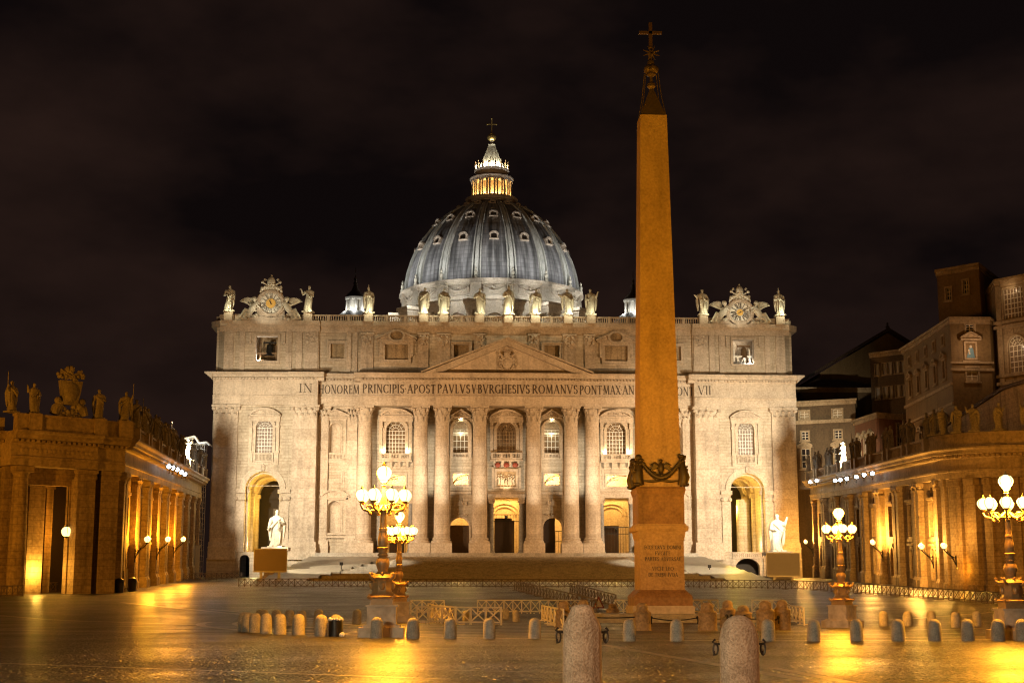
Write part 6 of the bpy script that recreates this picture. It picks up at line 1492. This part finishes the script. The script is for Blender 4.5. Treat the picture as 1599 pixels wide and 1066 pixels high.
        along(lambda m, a, c: cornice(m, a, c, 0), 0, 40, 1.15).build('entablature', M['ochre_plain'], t, xf=lambda x, y, z: xe(x, min(y, 4), z))
        along(lambda m, a, c: (m.box(a, c, -1.6, -.95, 18.2, 18.5), m.box(a, c, -1.6, -.95, 16.81, 17.1), m.box(a, c, -1.5, -1.05, 17.1, 18.2)), 0, 40).build('balustrade', M['ochre_plain'], t, xf=xe)
        for x0, x1, dd in ((.6, 1.9, .6), (2.6, 5.2, .45), (6.6, 8.0, .9), (8.9, 9.9, .6), (11.4, 13.2, .6), (14.4, 15.4, .5), (17.2, 19.0, .6), (21, 23, .6), (25, 27, .6)):
            mb = along(lambda m, a, c: (m.box(a, c, -dd, 0, .6, 12.3), m.box(a, c, -dd - .25, 0, -2.6, .6), m.box(a, c, -dd - .18, 0, 12.3, 13.15)), x0, x1, .7); mb.build('pilaster', M['ochre'], t, xf=xe)
    return t, xf, xe, pts, L_, d, nrm
protos = []
def small_statue(k):
    while len(protos) <= k: protos.append(None)
    if protos[k] is None:
        protos[k] = statue_mesh(200 + k, 3.25, ('robe', 'raise', 'book', 'side', 'point', 'raise_r')[k % 6], (None, 'staff', 'book', None, 'book', None)[k % 6], 'statue_dark'); return protos[k]
    return dup(protos[k], (0, 0, 0))
WL = wing(-1); WR = wing(1)
for s, (t, xf, xe, pts, L_, d, nrm) in ((-1, WL), (1, WR)):
    side = 'left' if s < 0 else 'right'
    for i, x in enumerate(pts):
        v = Vector(xf(x, -1.3, 18.5)); o = small_statue(i % 6)
        far = i >= len(pts) - 7
        place(o, v, (PI / 2 if s < 0 else -PI / 2) * .7 + (i % 3 - 1) * .3, f'{ordw[i]} weathered statue counted from the near end along the {side} wing roof', f'statues along the {side} wing', mx=1 if i % 2 else -1)
    for j, x in enumerate((.5, 3.6, 11.0, 13.4) if s < 0 else (1.2, 6.2, 8.6, 14.6, 3.6, 11.6)):
        v = Vector(xe(x, -1.9 if s < 0 else -1.27, 18.65)); o = small_statue((j * 2 + 1) % 6)
        place(o, v, .3 * (j - 1.5) + (.5 if s < 0 else -.5), ('statue nearest the wall bend', 'statue second from the wall bend', 'statue third from the wall bend', 'statue farthest out past the wall bend', 'statue between the first and second past the bend', 'statue between the third and the farthest past the bend')[j] + f' on the {side} wing', f'statues on the {side} wing end', mx=1 if j % 2 else -1)
    # coat of arms between them
    if s > 0: continue
    c = Vector(xe(7.0, -1.9, 18.6)); t2 = thing('coat_of_arms', f'large carved papal coat of arms on top of the {side} wing end', 'coat of arms', c)
    mb = MB(); rn = random.Random(5); t2.rotation_euler = (0, 0, .62)
    mb.prism([(-1.25, 3.9), (1.25, 3.9), (1.0, 2.4), (.72, 1.3), (-.72, 1.3), (-1.0, 2.4)], -.35, .35); mb.ball((0, -.3, 2.7), 1, 12, (.85, .3, 1.1))
    for q in (-1, 1): mb.tube([(q * .8, 0, 1.6), (q * 1.5, 0, .9), (q * 1.7, 0, .2)], [.3, .5, .5], 8); mb.ball((q * 1.35, -.1, 1.7), .4, 8)
    cluster(mb, (0, 0, .6), 1.8, .6, 40, rn, (.15, .35), .9); cluster(mb, (0, 0, 4.6), 1.5, .55, 40, rn, (.14, .32), .8); mb.ball((0, 0, 5.2), .4, 8)
    for q in (-1, 1): mb.tube([(q * -.7, -.2, 4.0), (q * 1.2, -.1, 5.1)], .12, 6)
    mb.build('carving', M['statue_dark'], t2, world=False)
# lamps on the wings
def wall_lamp(px, py, s, dist, watts, label):
    t, xf, xe, pts, L_, d, nrm = WL if s < 0 else WR
    best = min((abs(proj(Vector(xf(i * .5, -dist, 5)))[0] - px), i * .5) for i in range(2, int(L_ * 2)))[1]
    Y = xf(best, -dist, 5)[1]; v = at(px, py, Y); w0 = Vector(xf(best, -.8, 0)); t = thing('wall_lamp', label, 'wall lamp', (w0.x, w0.y, v.z - 2.2), 0, 'bracket lamps on the wings')
    a = Vector((w0.x, w0.y, v.z - 2.3)); tip = Vector((v.x, v.y, v.z - .45)); mb = MB()
    mb.tube([a, a.lerp(tip, .3) + Vector((0, 0, .5)), a.lerp(tip, .7) + Vector((0, 0, .1)), tip], .07, 6); mb.tube([a + Vector((0, 0, .9)), a.lerp(tip, .4) + Vector((0, 0, .35)), a.lerp(tip, .8)], .05, 6); mb.tube([a - Vector((0, 0, .4)), a + Vector((0, 0, 1.2))], .08, 6)
    for i in range(6): mb.tube([a.lerp(tip, .2 + .1 * i) + Vector((0, 0, .1)), a.lerp(tip, .25 + .1 * i) + Vector((0, 0, .5))], .04, 5)
    mb.build('bracket', M['iron'], t)
    mg, mm = MB(), MB(); lantern_mesh(mg, mm, (v.x, v.y, v.z), .34); l = mm.build('lantern', M['iron'], t); mg.build('lantern_glass', M['lamp_small'], l)
    q = Vector(xf(best, -dist - .4, 0)); point('wall_lamp_light', (q.x, q.y, v.z + .6), watts * (7 if s < 0 else 10), AMB if s > 0 else SOD, .25)
    return best
for i, px in enumerate((230, 262, 286)): wall_lamp(px, 842, -1, 2.2, 900, ('nearest', 'middle', 'farthest')[i] + ' bracket lamp on the left wing wall')
for i, (px, py, w) in enumerate(((1258, 846, 800), (1363, 847, 1000), (1439, 853, 1000), (1474, 852, 200))): wall_lamp(px, py, 1, 2.2, w, ('farthest bracket lamp on the right wing, beside the grey screen', 'bracket lamp on the right wing right of the four armed lamp', 'bracket lamp on the right wing before the brightest pilaster', 'nearest bracket lamp on the right wing near its rounded corner')[i])
# hanging lantern in the left doorway
v = at(104, 830, 165.5); t = thing('hanging_lantern', 'round hanging lantern in the doorway of the left wing', 'lantern', v)
mg, mm = MB(), MB(); lantern_mesh(mg, mm, (0, 0, 0), .5); mm.tube([(0, 0, .8), (0, 0, 6)], .04, 5); mg.ball((0, 0, 0), .55, 14); l = mm.build('cage', M['iron'], t, world=False); mg.build('lantern_glass', M['lamp_small'], l, world=False)
point('hanging_lantern_light', (v.x - .6, v.y + .9, v.z), 900, SOD, .3)
q = WL[2](8.0, 1.75, 2.4); point('doorway_uplight', q, 1100, (1, .50, .07), .2)
q = WR[2](5.9, -1.4, 1.0); point('pier_uplight', (q[0], q[1], q[2] + 1.5), 380, SOD, .2)
# floodlight fittings on the roof of the wings, pointing at the church
for s, spec in ((1, [(1265, 752), (1275, 750), (1304, 750), (1312, 749), (1322, 747), (1337, 744), (1349, 741), (1362, 739)]), (-1, [(264, 728), (270, 730), (277, 733), (284, 737), (289, 740)])):
    t, xf, xe, pts, L_, d, nrm = WL if s < 0 else WR
    for k, (px, py) in enumerate(spec):
        b = min((abs(proj(Vector(xf(i * .5, -2.3, 17)))[0] - px), i * .5) for i in range(20, int(L_ * 2)))[1]; Y = xf(b, -2.3, 17)[1]; v = at(px, py, Y)
        f = thing('floodlight', f'{ordw[k]} small bright floodlight from the church along the {"right" if s > 0 else "left"} wing parapet' if s < 0 else f'{ordw[k]} small bright floodlight from the church along the right wing parapet', 'floodlight', v, 0, 'floodlights on the wing parapets')
        mb = MB(); mb.cbox((0, .15, 0), (.8, .5, .6)); mb.box(-.06, .06, .1, .3, -.9, -.3); mb.build('housing', M['iron'], f, world=False)
        mb = MB(); mb.ball((0, -.12, 0), 1, 10, (.30, .08, .27)); mb.build('lens', M['flood'], f, world=False)
    for x in (L_ - 12, L_ - 28, L_ - 42):
        q = xf(x, -4.6, 16.9); point('parapet_light', (q[0], q[1], q[2] + .6), (230, 200, 160)[int((L_ - x) // 16)], (.86, .95, 1), .2)
for k in range(7):
    q = WL[1](10 + k * 9, 3.4 * -1, 10); 

# ================================================================== PALACE ON THE RIGHT
def wallquad(mb, a, c, z0, z1, holes=(), depth=.4):   # wall from plan point a to c, with holes in (metres along, z)
    a = Vector(a); c = Vector(c); L_ = (c - a).length; u = (c - a) / L_; n = Vector((u.y, -u.x)); b = MB(); b.panel(0, L_, z0, z1, 0, holes, depth)
    for v in b.b.verts: p = a + u * v.co.x - n * v.co.y; v.co = (p.x, p.y, v.co.z)
    me = bpy.data.meshes.new('tmp'); b.b.to_mesh(me); mb.b.from_mesh(me); bpy.data.meshes.remove(me); b.b.free()
def on(a, c):
    a = Vector(a); c = Vector(c); L_ = (c - a).length; u = (c - a) / L_; n = Vector((u.y, -u.x))
    return L_, lambda x, y, z: ((a + u * x - n * y).x, (a + u * x - n * y).y, z)
def win(parent, a, c, x, w, z0, z1, ped=None, pane=None, mull=(2, 3), fr=.28, mat='ochre_plain', archd=False):
    L_, f = on(a, c); mb = MB()
    if archd:
        zs = z1 - w / 2; mb.ring(arch(x, w / 2, z0, zs, 10), arch(x, w / 2 + fr, z0, zs, 10), -.2, 0)
    else: frame_rect(mb, x - w / 2, x + w / 2, z0, z1, 0, fr, .18)
    mb.box(x - w / 2 - fr * 1.6, x + w / 2 + fr * 1.6, -.35, 0, z0 - fr - .2, z0 - fr)
    if ped == 'tri': tri_ped(mb, x, 0, w / 2 + .7, z1 + .5, .8, .5)
    if ped == 'seg': seg_ped(mb, x, 0, w / 2 + .7, z1 + .5, .7, .5)
    wd = mb.build('window', M[mat], parent, xf=f)
    mb = MB(); mb.prism(arch(x, w / 2, z0, z1 - w / 2, 10), .3, .35) if archd else mb.box(x - w / 2, x + w / 2, .3, .35, z0, z1); mb.build('pane', M[pane or 'glass'], wd, xf=f)
    mb = MB(); mullions(mb, x, w / 2, z0, z1 - (w / 2 if archd else 0), .24, mull[0], mull[1], .06, fan=archd); mb.build('mullion', M['wood'], wd, xf=f)
def block(name, label, plan, z0, z1, mat, cat='building', roof=True, holes=None, rz=1.5):
    cx = sum(p[0] for p in plan) / len(plan); cy = sum(p[1] for p in plan) / len(plan); t = thing(name, label, cat, (cx, cy, g(cy)))
    mb = MB()
    for i in range(len(plan)): wallquad(mb, plan[i], plan[(i + 1) % len(plan)], z0, z1, (holes or {}).get(i, ()))
    mb.build('wall', M[mat], t)
    mb = MB(); o = .9
    big = [(cx + (p[0] - cx) * (1 + o / max(4, math.hypot(p[0] - cx, p[1] - cy))), cy + (p[1] - cy) * (1 + o / max(4, math.hypot(p[0] - cx, p[1] - cy)))) for p in plan]
    mid = [(cx + (p[0] - cx) * (1 + .4 / max(4, math.hypot(p[0] - cx, p[1] - cy))), cy + (p[1] - cy) * (1 + .4 / max(4, math.hypot(p[0] - cx, p[1] - cy)))) for p in plan]
    mb.prismz(mid, z1 - .9, z1 - .3); mb.prismz(big, z1 - .3, z1 + .12); mb.build('cornice', M['ochre_plain'], t)
    if roof:
        mb = MB(); top = [mb.b.verts.new((cx + (p[0] - cx) * .25, cy + (p[1] - cy) * .25, z1 + rz)) for p in big]; bot = [mb.b.verts.new((p[0], p[1], z1 + .13)) for p in big]; n = len(big)
        for i in range(n): mb.b.faces.new((bot[i], bot[(i + 1) % n], top[(i + 1) % n], top[i]))
        mb.b.faces.new(top); mb.build('roof', M['roof'], t)
    return t
# corner house with the lit mosaic
Ya = 235.0
A = (X(1486, Ya, 560), Ya); B_ = (X(1548, Ya, 560), Ya); C_ = (X(1411, 266, 560), 266.0); D_ = (X(1566, Ya + 7, 560), Ya + 7)
zc = Z(497, Ya, 1515); zmid = Z(580, Ya, 1515)
Lw, fw = on(C_, A)
hl = []; wins = []
for k in range(5):
    x = Lw * (.14 + .18 * k); wins.append((x, 1.5, zc - 9.2, zc - 6.3, ('tri', 'seg')[k % 2])); wins.append((x, 1.5, zc - 19.5, zc - 16.3, 'seg'))
    wins.append((x, 1.2, zc - 3.6, zc - 2.2, None))
hl = [rect(w[0] - w[1] / 2, w[0] + w[1] / 2, w[2], w[3]) for w in wins]
pl = [C_, A, B_, D_, (D_[0] + 14, Ya + 40), (C_[0] + 14, 290)]
Lm = B_[0] - A[0]
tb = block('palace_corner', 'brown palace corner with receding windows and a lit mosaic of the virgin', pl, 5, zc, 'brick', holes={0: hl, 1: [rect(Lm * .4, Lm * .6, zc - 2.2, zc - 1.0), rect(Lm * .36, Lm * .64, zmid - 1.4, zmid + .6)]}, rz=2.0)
for w in wins: win(tb, C_, A, w[0], w[1], w[2], w[3], w[4])
win(tb, A, B_, Lm * .5, Lm * .2, zc - 2.2, zc - 1.0); win(tb, A, B_, Lm * .5, Lm * .28, zmid - 1.4, zmid + .6, pane='ochre_plain')
mb = MB(); f = on(A, B_)[1]; mb.box(-.3, Lm + .3, -.3, 0, Z(572, Ya) - .25, Z(572, Ya) + .2); mb.box(-.3, Lm + .3, -.3, 0, Z(563, Ya), Z(563, Ya) + .35); mb.build('string_course', M['ochre_plain'], tb, xf=f)
mb = MB(); mb.box(-.2, Lw, -.3, 0, zc - 10.9, zc - 10.4); mb.box(-.2, Lw, -.3, 0, zc - 14.0, zc - 13.6); mb.build('string_course', M['ochre_plain'], tb, xf=fw)
zm0, zm1 = Z(562, Ya, 1513), Z(531, Ya, 1513)
mb = MB(); frame_rect(mb, Lm * .36, Lm * .60, zm0 + .3, zm1 - .5, 0, .3, .25); tri_ped(mb, Lm * .48, 0, Lm * .26, zm1 + .2, .9, .7); mb.box(Lm * .26, Lm * .70, -.35, 0, zm0 - .5, zm0 - .1); mo = mb.build('mosaic_frame', M['ochre_plain'], tb, xf=f)
mb = MB(); mb.box(Lm * .36, Lm * .60, .04, .1, zm0 + .3, zm1 - .5); mb.build('mosaic_ground', M['trav_plain'], mo, xf=f)
M['blue'] = plain('mosaic blue', (.10, .22, .30), .5); 
mb = MB(); cxm = Lm * .49; mb.prism([(cxm - .7, zm0 + .35), (cxm + .65, zm0 + .35), (cxm + .5, zm0 + 1.2), (cxm + .4, zm0 + 1.9), (cxm + .05, zm0 + 2.1), (cxm - .3, zm0 + 1.9), (cxm - .5, zm0 + 1.1)], -.02, .05); mb.build('mosaic_robe', M['blue'], mo, xf=f)
mb = MB(); mb.ball((cxm + .05, .0, zm0 + 2.2), 1, 10, (.22, .05, .27)); mb.ball((cxm - .28, -.02, zm0 + 1.55), 1, 9, (.17, .05, .2)); mb.tube([(cxm - .28, -.03, zm0 + 1.4), (cxm - .2, -.03, zm0 + .9)], .14, 6); mb.build('mosaic_figure', M['statue'], mo, xf=f)
v = Vector(f(Lm * .5, -3.4, zm1 - .8)); point('mosaic_light', (v.x - .3, v.y, v.z - .6), 420, (1, .62, .36), .15)
# tower block behind it
Yt = 247
At, Bt, Ct = (X(1464, Yt, 450), Yt), (X(1530, Yt - 6, 450), Yt - 6.0), (X(1556, Yt + 6, 450), Yt + 6)
zt = Z(424, Yt, 1490); Lt = (Vector(Bt) - Vector(At)).length
tt = block('palace_tower', 'plain brown tower block with two small windows above the mosaic corner', [At, Bt, Ct, (Ct[0] + 13, Yt + 30), (At[0] + 12, Yt + 30)], 5, zt, 'brick', holes={0: [rect(Lt * .2, Lt * .32, zt - 5.2, zt - 3.2), rect(Lt * .62, Lt * .74, zt - 4.6, zt - 2.4)]}, rz=1.8)
win(tt, At, Bt, Lt * .26, Lt * .12, zt - 5.2, zt - 3.2); win(tt, At, Bt, Lt * .68, Lt * .12, zt - 4.6, zt - 2.4)
# glazed loggias at the right edge
Yl = 232
Al, Bl = (X(1556, Yl + 4, 500), Yl + 4.0), (X(1680, Yl - 8, 500), Yl - 8.0); zl = Z(431, Yl, 1560); Ll = (Vector(Bl) - Vector(Al)).length
zz = lambda y: Z(y, Yl, 1575)
hh = []; 
for x in (3.4, 8.3): hh += [rect(x - 1.9, x + 1.9, zz(494), zz(447)), arch(x + .1, 1.5, zz(579), zz(537), 10), arch(x + .1, 1.6, zz(700), zz(640), 10)]
tl = block('palace_loggia', 'ochre palace wing with tall glazed loggia windows at the right edge', [Al, Bl, (Bl[0] + 4, 270), (Al[0] + 8, 275)], 5, zl, 'ochre', holes={0: hh}, roof=True)
for x in (3.4, 8.3): win(tl, Al, Bl, x, 3.8, zz(494), zz(447), mull=(6, 6), pane='glass_brown'); win(tl, Al, Bl, x + .1, 3.0, zz(579), zz(537) + 1.5, mull=(4, 5), pane='glass_brown', archd=True); win(tl, Al, Bl, x + .1, 3.2, zz(700), zz(640) + 1.6, archd=True)
mb = MB(); f = on(Al, Bl)[1]
for y in (501, 508, 585, 597): mb.box(-.3, Ll, -.5, 0, zz(y), zz(y) + .5)
for x in (.7, 6.0, 10.9): mb.box(x - .45, x + .45, -.3, 0, 5, zl - 1)
mb.build('string_course', M['ochre_plain'], tl, xf=f)
v = Vector(f(3.0, -1.1, zz(449))); point('loggia_light', v, 60, (1, .70, .40), .1); v = Vector(f(3.2, -1.4, zz(537))); point('loggia_light', v, 70, (1, .74, .45), .1)
# brown block with shuttered windows
Yd = 275
a, c = (X(1336, 284, 700), 284.0), (X(1371, Yd - 4, 700), Yd - 4.0); e = (X(1420, Yd, 700), Yd)
zr = Z(645, Yd - 4, 1371); La = (Vector(c) - Vector(a)).length; Lc = (Vector(e) - Vector(c)).length
ws = [(La * (.2 + .26 * k), 1.3, Z(690, Yd) - 1.6, Z(690, Yd) + 1.2) for k in range(3)]
wc = [(Lc * .72, 1.5, Z(668, Yd) - .9, Z(668, Yd) + .9), (Lc * .72, 1.7, Z(690, Yd) - 1.9, Z(690, Yd) + 1.1), (Lc * .3, 1.7, Z(690, Yd) - 1.9, Z(690, Yd) + 1.1)]
tm = block('palace_house', 'reddish house with a pale left side below the shuttered palace', [a, c, e, (e[0] + 5, 300), (a[0] + 8, 305)], 5, zr, 'brick_red', holes={0: [rect(w[0] - .65, w[0] + .65, w[2], w[3]) for w in ws], 1: [rect(w[0] - w[1] / 2, w[0] + w[1] / 2, w[2], w[3]) for w in wc]})
for w in ws: win(tm, a, c, w[0], w[1], w[2], w[3], 'tri')
for w in wc: win(tm, c, e, w[0], w[1], w[2], w[3])
Yd = 300
a, c = (X(1360, Yd, 600), Yd), (X(1416, Yd - 6, 600), Yd - 6.0); L_ = (Vector(c) - Vector(a)).length; z1 = Z(553, Yd, 1400)
ws = []
for py in (575, 612):
    for px in (1371, 1383, 1391, 1402, 1411): ws.append((L_ * (px - 1360) / 56, .95, Z(py, Yd) - 1.1, Z(py, Yd) + 1.2))
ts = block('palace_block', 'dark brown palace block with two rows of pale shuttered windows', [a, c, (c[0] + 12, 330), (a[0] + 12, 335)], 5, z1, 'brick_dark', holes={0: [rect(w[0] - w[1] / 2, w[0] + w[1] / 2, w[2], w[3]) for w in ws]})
for w in ws: win(ts, a, c, w[0], w[1], w[2], w[3], pane='curtain', mull=(2, 1), fr=.12)
# house next to the church
Yd = 300
a, c = (X(1236, Yd, 700), Yd), (X(1338, Yd - 6, 700), Yd - 6.0); L_ = (Vector(c) - Vector(a)).length; z1 = Z(629, Yd, 1290)
ws = []
for px in (1258, 1310):
    x = L_ * (px - 1236) / 102; ws += [(x, 1.9, Z(646, Yd) - .9, Z(646, Yd) + .7, None, 'ochre_plain'), (x, 1.4, Z(679, Yd) - .8, Z(679, Yd) + .8, None, None), (x, 1.7, Z(712, Yd) - 2.2, Z(712, Yd) + 1.6, 'tri', None)]
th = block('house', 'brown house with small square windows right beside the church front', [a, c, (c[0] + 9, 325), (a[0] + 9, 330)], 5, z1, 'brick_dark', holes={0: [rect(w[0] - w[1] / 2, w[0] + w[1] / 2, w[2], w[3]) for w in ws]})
for w in ws: win(th, a, c, w[0], w[1], w[2], w[3], w[4], w[5])
mb = MB(); mb.box(0, L_, -.5, 0, Z(661, Yd), Z(661, Yd) + .7); mb.build('string_course', M['ochre_plain'], th, xf=on(a, c)[1])
# chapel roof
Yd = 330
xa, xb, xc = X(1272, Yd, 585), X(1386, Yd, 515), X(1500, Yd, 585); zr0, zr1 = Z(583, Yd, 1386), Z(514, Yd, 1386); t = thing('chapel', 'dark gabled chapel rising behind the palace houses', 'chapel', (xb, Yd, 5))
mb = MB(); mb.prism([(xa + 1.2, 5), (xc - 1.2, 5), (xc - 1.2, zr0), (xb, zr1 - .8), (xa + 1.2, zr0)], Yd, Yd + 35); mb.build('wall', M['brick'], t)
mb = MB(); 
for p in (xa, xc): mb.prism([(p, zr0 - .3), (p, zr0 + .4), (xb, zr1 + .3), (xb, zr1 - .5)], Yd - .8, Yd + 36)
mb.build('roof', M['roof'], t)
mb = MB(); mb.lathe([(.4, zr1), (.5, zr1 + .6), (.15, zr1 + .9), (.3, zr1 + 1.3), (0, zr1 + 1.6)], (xb, Yd), 8); mb.build('finial', M['roof'], t)
Yd = 316
a, c = (X(1246, Yd, 600), Yd), (X(1368, Yd, 600), Yd); t = block('low_house', 'dark low house with a tiled roof between church and chapel', [a, c, (c[0], 328), (a[0], 328)], 5, Z(606, Yd, 1300), 'brick_dark', rz=Z(588, Yd) - Z(606, Yd))
mb = MB(); 
# dim street light along the palace side
for v, w in (((58, 205, 34), 900), ((92, 200, 38), 2300), ((64, 262, 30), 420)): point('street_light', v, w, (1, .42, .09), .4)
# terrace wall in front of the palace, behind the right wing
Yd = 212
a, c = (X(1420, 250, 760), 250.0), (X(1570, Yd, 640), Yd); L_ = (Vector(c) - Vector(a)).length; t = thing('terrace_wall', 'long sloping ochre wall between the right wing and the palace', 'wall', (a[0], a[1], 5))
z0, z1 = Z(705, 250, 1420), Z(608, Yd, 1560); mb = MB(); f = on(a, c)[1]
mb.prism([(0, 5), (L_ + 12, 5), (L_ + 12, z1), (L_, z1), (0, z0)], 0, 1.0); mb.build('wall', M['ochre'], t, xf=f)
mb = MB(); mb.prism([(0, z0), (L_, z1), (L_, z1 + .5), (0, z0 + .5)], -.3, 1.3); mb.prism([(L_, z1), (L_ + 12, z1), (L_ + 12, z1 + .5), (L_, z1 + .5)], -.3, 1.3); mb.build('coping', M['roof'], t, xf=f)

# ================================================================== SCAFFOLDING left of the church
Yd = 286
x0, x1 = X(292, Yd, 780), X(317, Yd, 780); z0, z1 = g(Yd), Z(690, Yd, 300); t = thing('scaffolding', 'tube scaffolding with a lit white cover left of the church', 'scaffolding', ((x0 + x1) / 2, Yd, z0))
mb = MB()
for i in range(5):
    for y in (Yd, Yd + 2.5): x = x0 + (x1 - x0) * i / 4; mb.tube([(x, y, z0), (x, y, z1)], .06, 5)
n = int((z1 - z0) / 2)
for k in range(n + 1):
    z = z0 + 2 * k
    for y in (Yd, Yd + 2.5):
        for dz in (0, 1.0): mb.tube([(x0, y, z + dz), (x1, y, z + dz)], .05, 5)
    for i in range(4):
        if (i + k) % 2: mb.tube([(x0 + (x1 - x0) * i / 4, Yd, z), (x0 + (x1 - x0) * (i + 1) / 4, Yd, min(z1, z + 2))], .045, 5)
mb.build('tube_frame', M['tubes'], t)
mb = MB()
for k in range(n): mb.box(x0, x1, Yd + .1, Yd + 2.4, z0 + 2 * k + 1.95, z0 + 2 * k + 2.0)
mb.build('planks', M['wood_dark'], t)
mb = MB(); zt = z1
pts = [(X(268, Yd, 688), Z(690, Yd, 268)), (X(300, Yd, 682), Z(682, Yd, 300)), (X(304, Yd, 682), Z(681, Yd, 300)), (X(311, Yd, 690), Z(692, Yd, 311)), (X(323, Yd, 692), Z(690, Yd, 311)), (X(328, Yd, 694), Z(695, Yd, 311))]
for p, q in zip(pts, pts[1:]): mb.tube([(p[0], Yd - .3, p[1]), (q[0], Yd - .3, q[1])], .17, 6); mb.tube([(p[0], Yd + 2.4, p[1]), (q[0], Yd + 2.4, q[1])], .1, 5); mb.face([(p[0], Yd - .3, p[1]), (q[0], Yd - .3, q[1]), (q[0], Yd + 2.4, q[1]), (p[0], Yd + 2.4, p[1])])
mb.build('roof_cover', M['white'], t)
point('scaffold_light', (X(311, Yd), Yd - 1.5, z1 - .8), 150, (.95, 1, 1), .15)
for i, (pa, pb, mt) in enumerate(((281, 297, 'ochre_plain'), (297, 312, 'white'))):
    t = thing('hoarding', ('tan hoarding panel under the scaffolding', 'pale hoarding panel beside the church corner')[i], 'hoarding', (X((pa + pb) / 2, 281, 880), 281, g(281)))
    mb = MB(); zt = Z(850, 281, 300); mb.box(X(pa, 281, 880), X(pb, 281, 880) - .06, 281, 281.12, g(281), zt); mb.build('board', plain('hoarding board', (.34, .28, .2) if i == 0 else (.42, .40, .35), .7), t)
    mb = MB(); mb.box(X(pa, 281, 880), X(pb, 281, 880) - .06, 280.94, 281, zt - .2, zt); mb.box(X(pa, 281, 880), X(pa, 281, 880) + .12, 280.94, 281, g(281), zt - .2); mb.build('edge', M['tubes'], t)
# small things by the left pier: bins, a leaning pole, dark posts along the wing
def bin_(px, py, lab):
    p = gp(px, py); t = thing('litter_bin', lab, 'bin', p, 0, 'dark bins along the left wing'); mb = MB(); mb.lathe([(.42, 0), (.5, .9), (.5, 1.15), (.52, 1.2)], (0, 0), 14); mb.build('body', M['iron'], t, world=False); mb = MB(); mb.lathe([(.52, 1.2), (.45, 1.45), (.2, 1.6), (0, 1.62)], (0, 0), 14); mb.build('lid', M['iron'], t, world=False)
for px, py, lab in ((186, 925, 'dark lidded bin at the corner of the left wing'), (206, 923, 'dark lidded bin right of the leaning pole'), (238, 908, 'dark lidded bin farther along the left wing'), (249, 905, 'dark lidded bin under the middle bracket lamp'), (260, 902.5, 'small dark bin under the farthest bracket lamp')): bin_(px, py, lab)
p = gp(197, 924); t = thing('sign_post', 'pale post with a splayed foot at the corner of the left wing', 'post', p)
mb = MB(); mb.box(-.09, .09, -.05, .05, .1, 2.6); mb.build('pole', M['white'], t, world=False); mb = MB()
for q in (-1, 1): mb.tube([(0, 0, .5), (q * .45, -.1, .02)], .05, 5)
mb.box(-.4, -.33, -.04, .04, .0, 2.4); mb.build('foot', M['iron'], t, world=False)
for px in (562, 733):
    pass
for k, (px, py) in enumerate(((533, 884), (1108, 888))):
    Yq = 262; v = at(px, py, Yq); t = thing('sign_post', ('left', 'right')[k] + ' thin dark post on the side steps of the church', 'post', v); mb = MB(); mb.box(-.06, .06, -.06, .06, -2.4, .2); mb.build('pole', M['iron'], t, world=False); mb = MB(); mb.box(-.3, .3, -.08, .08, .2, .75); mb.build('box', M['iron'], t, world=False)
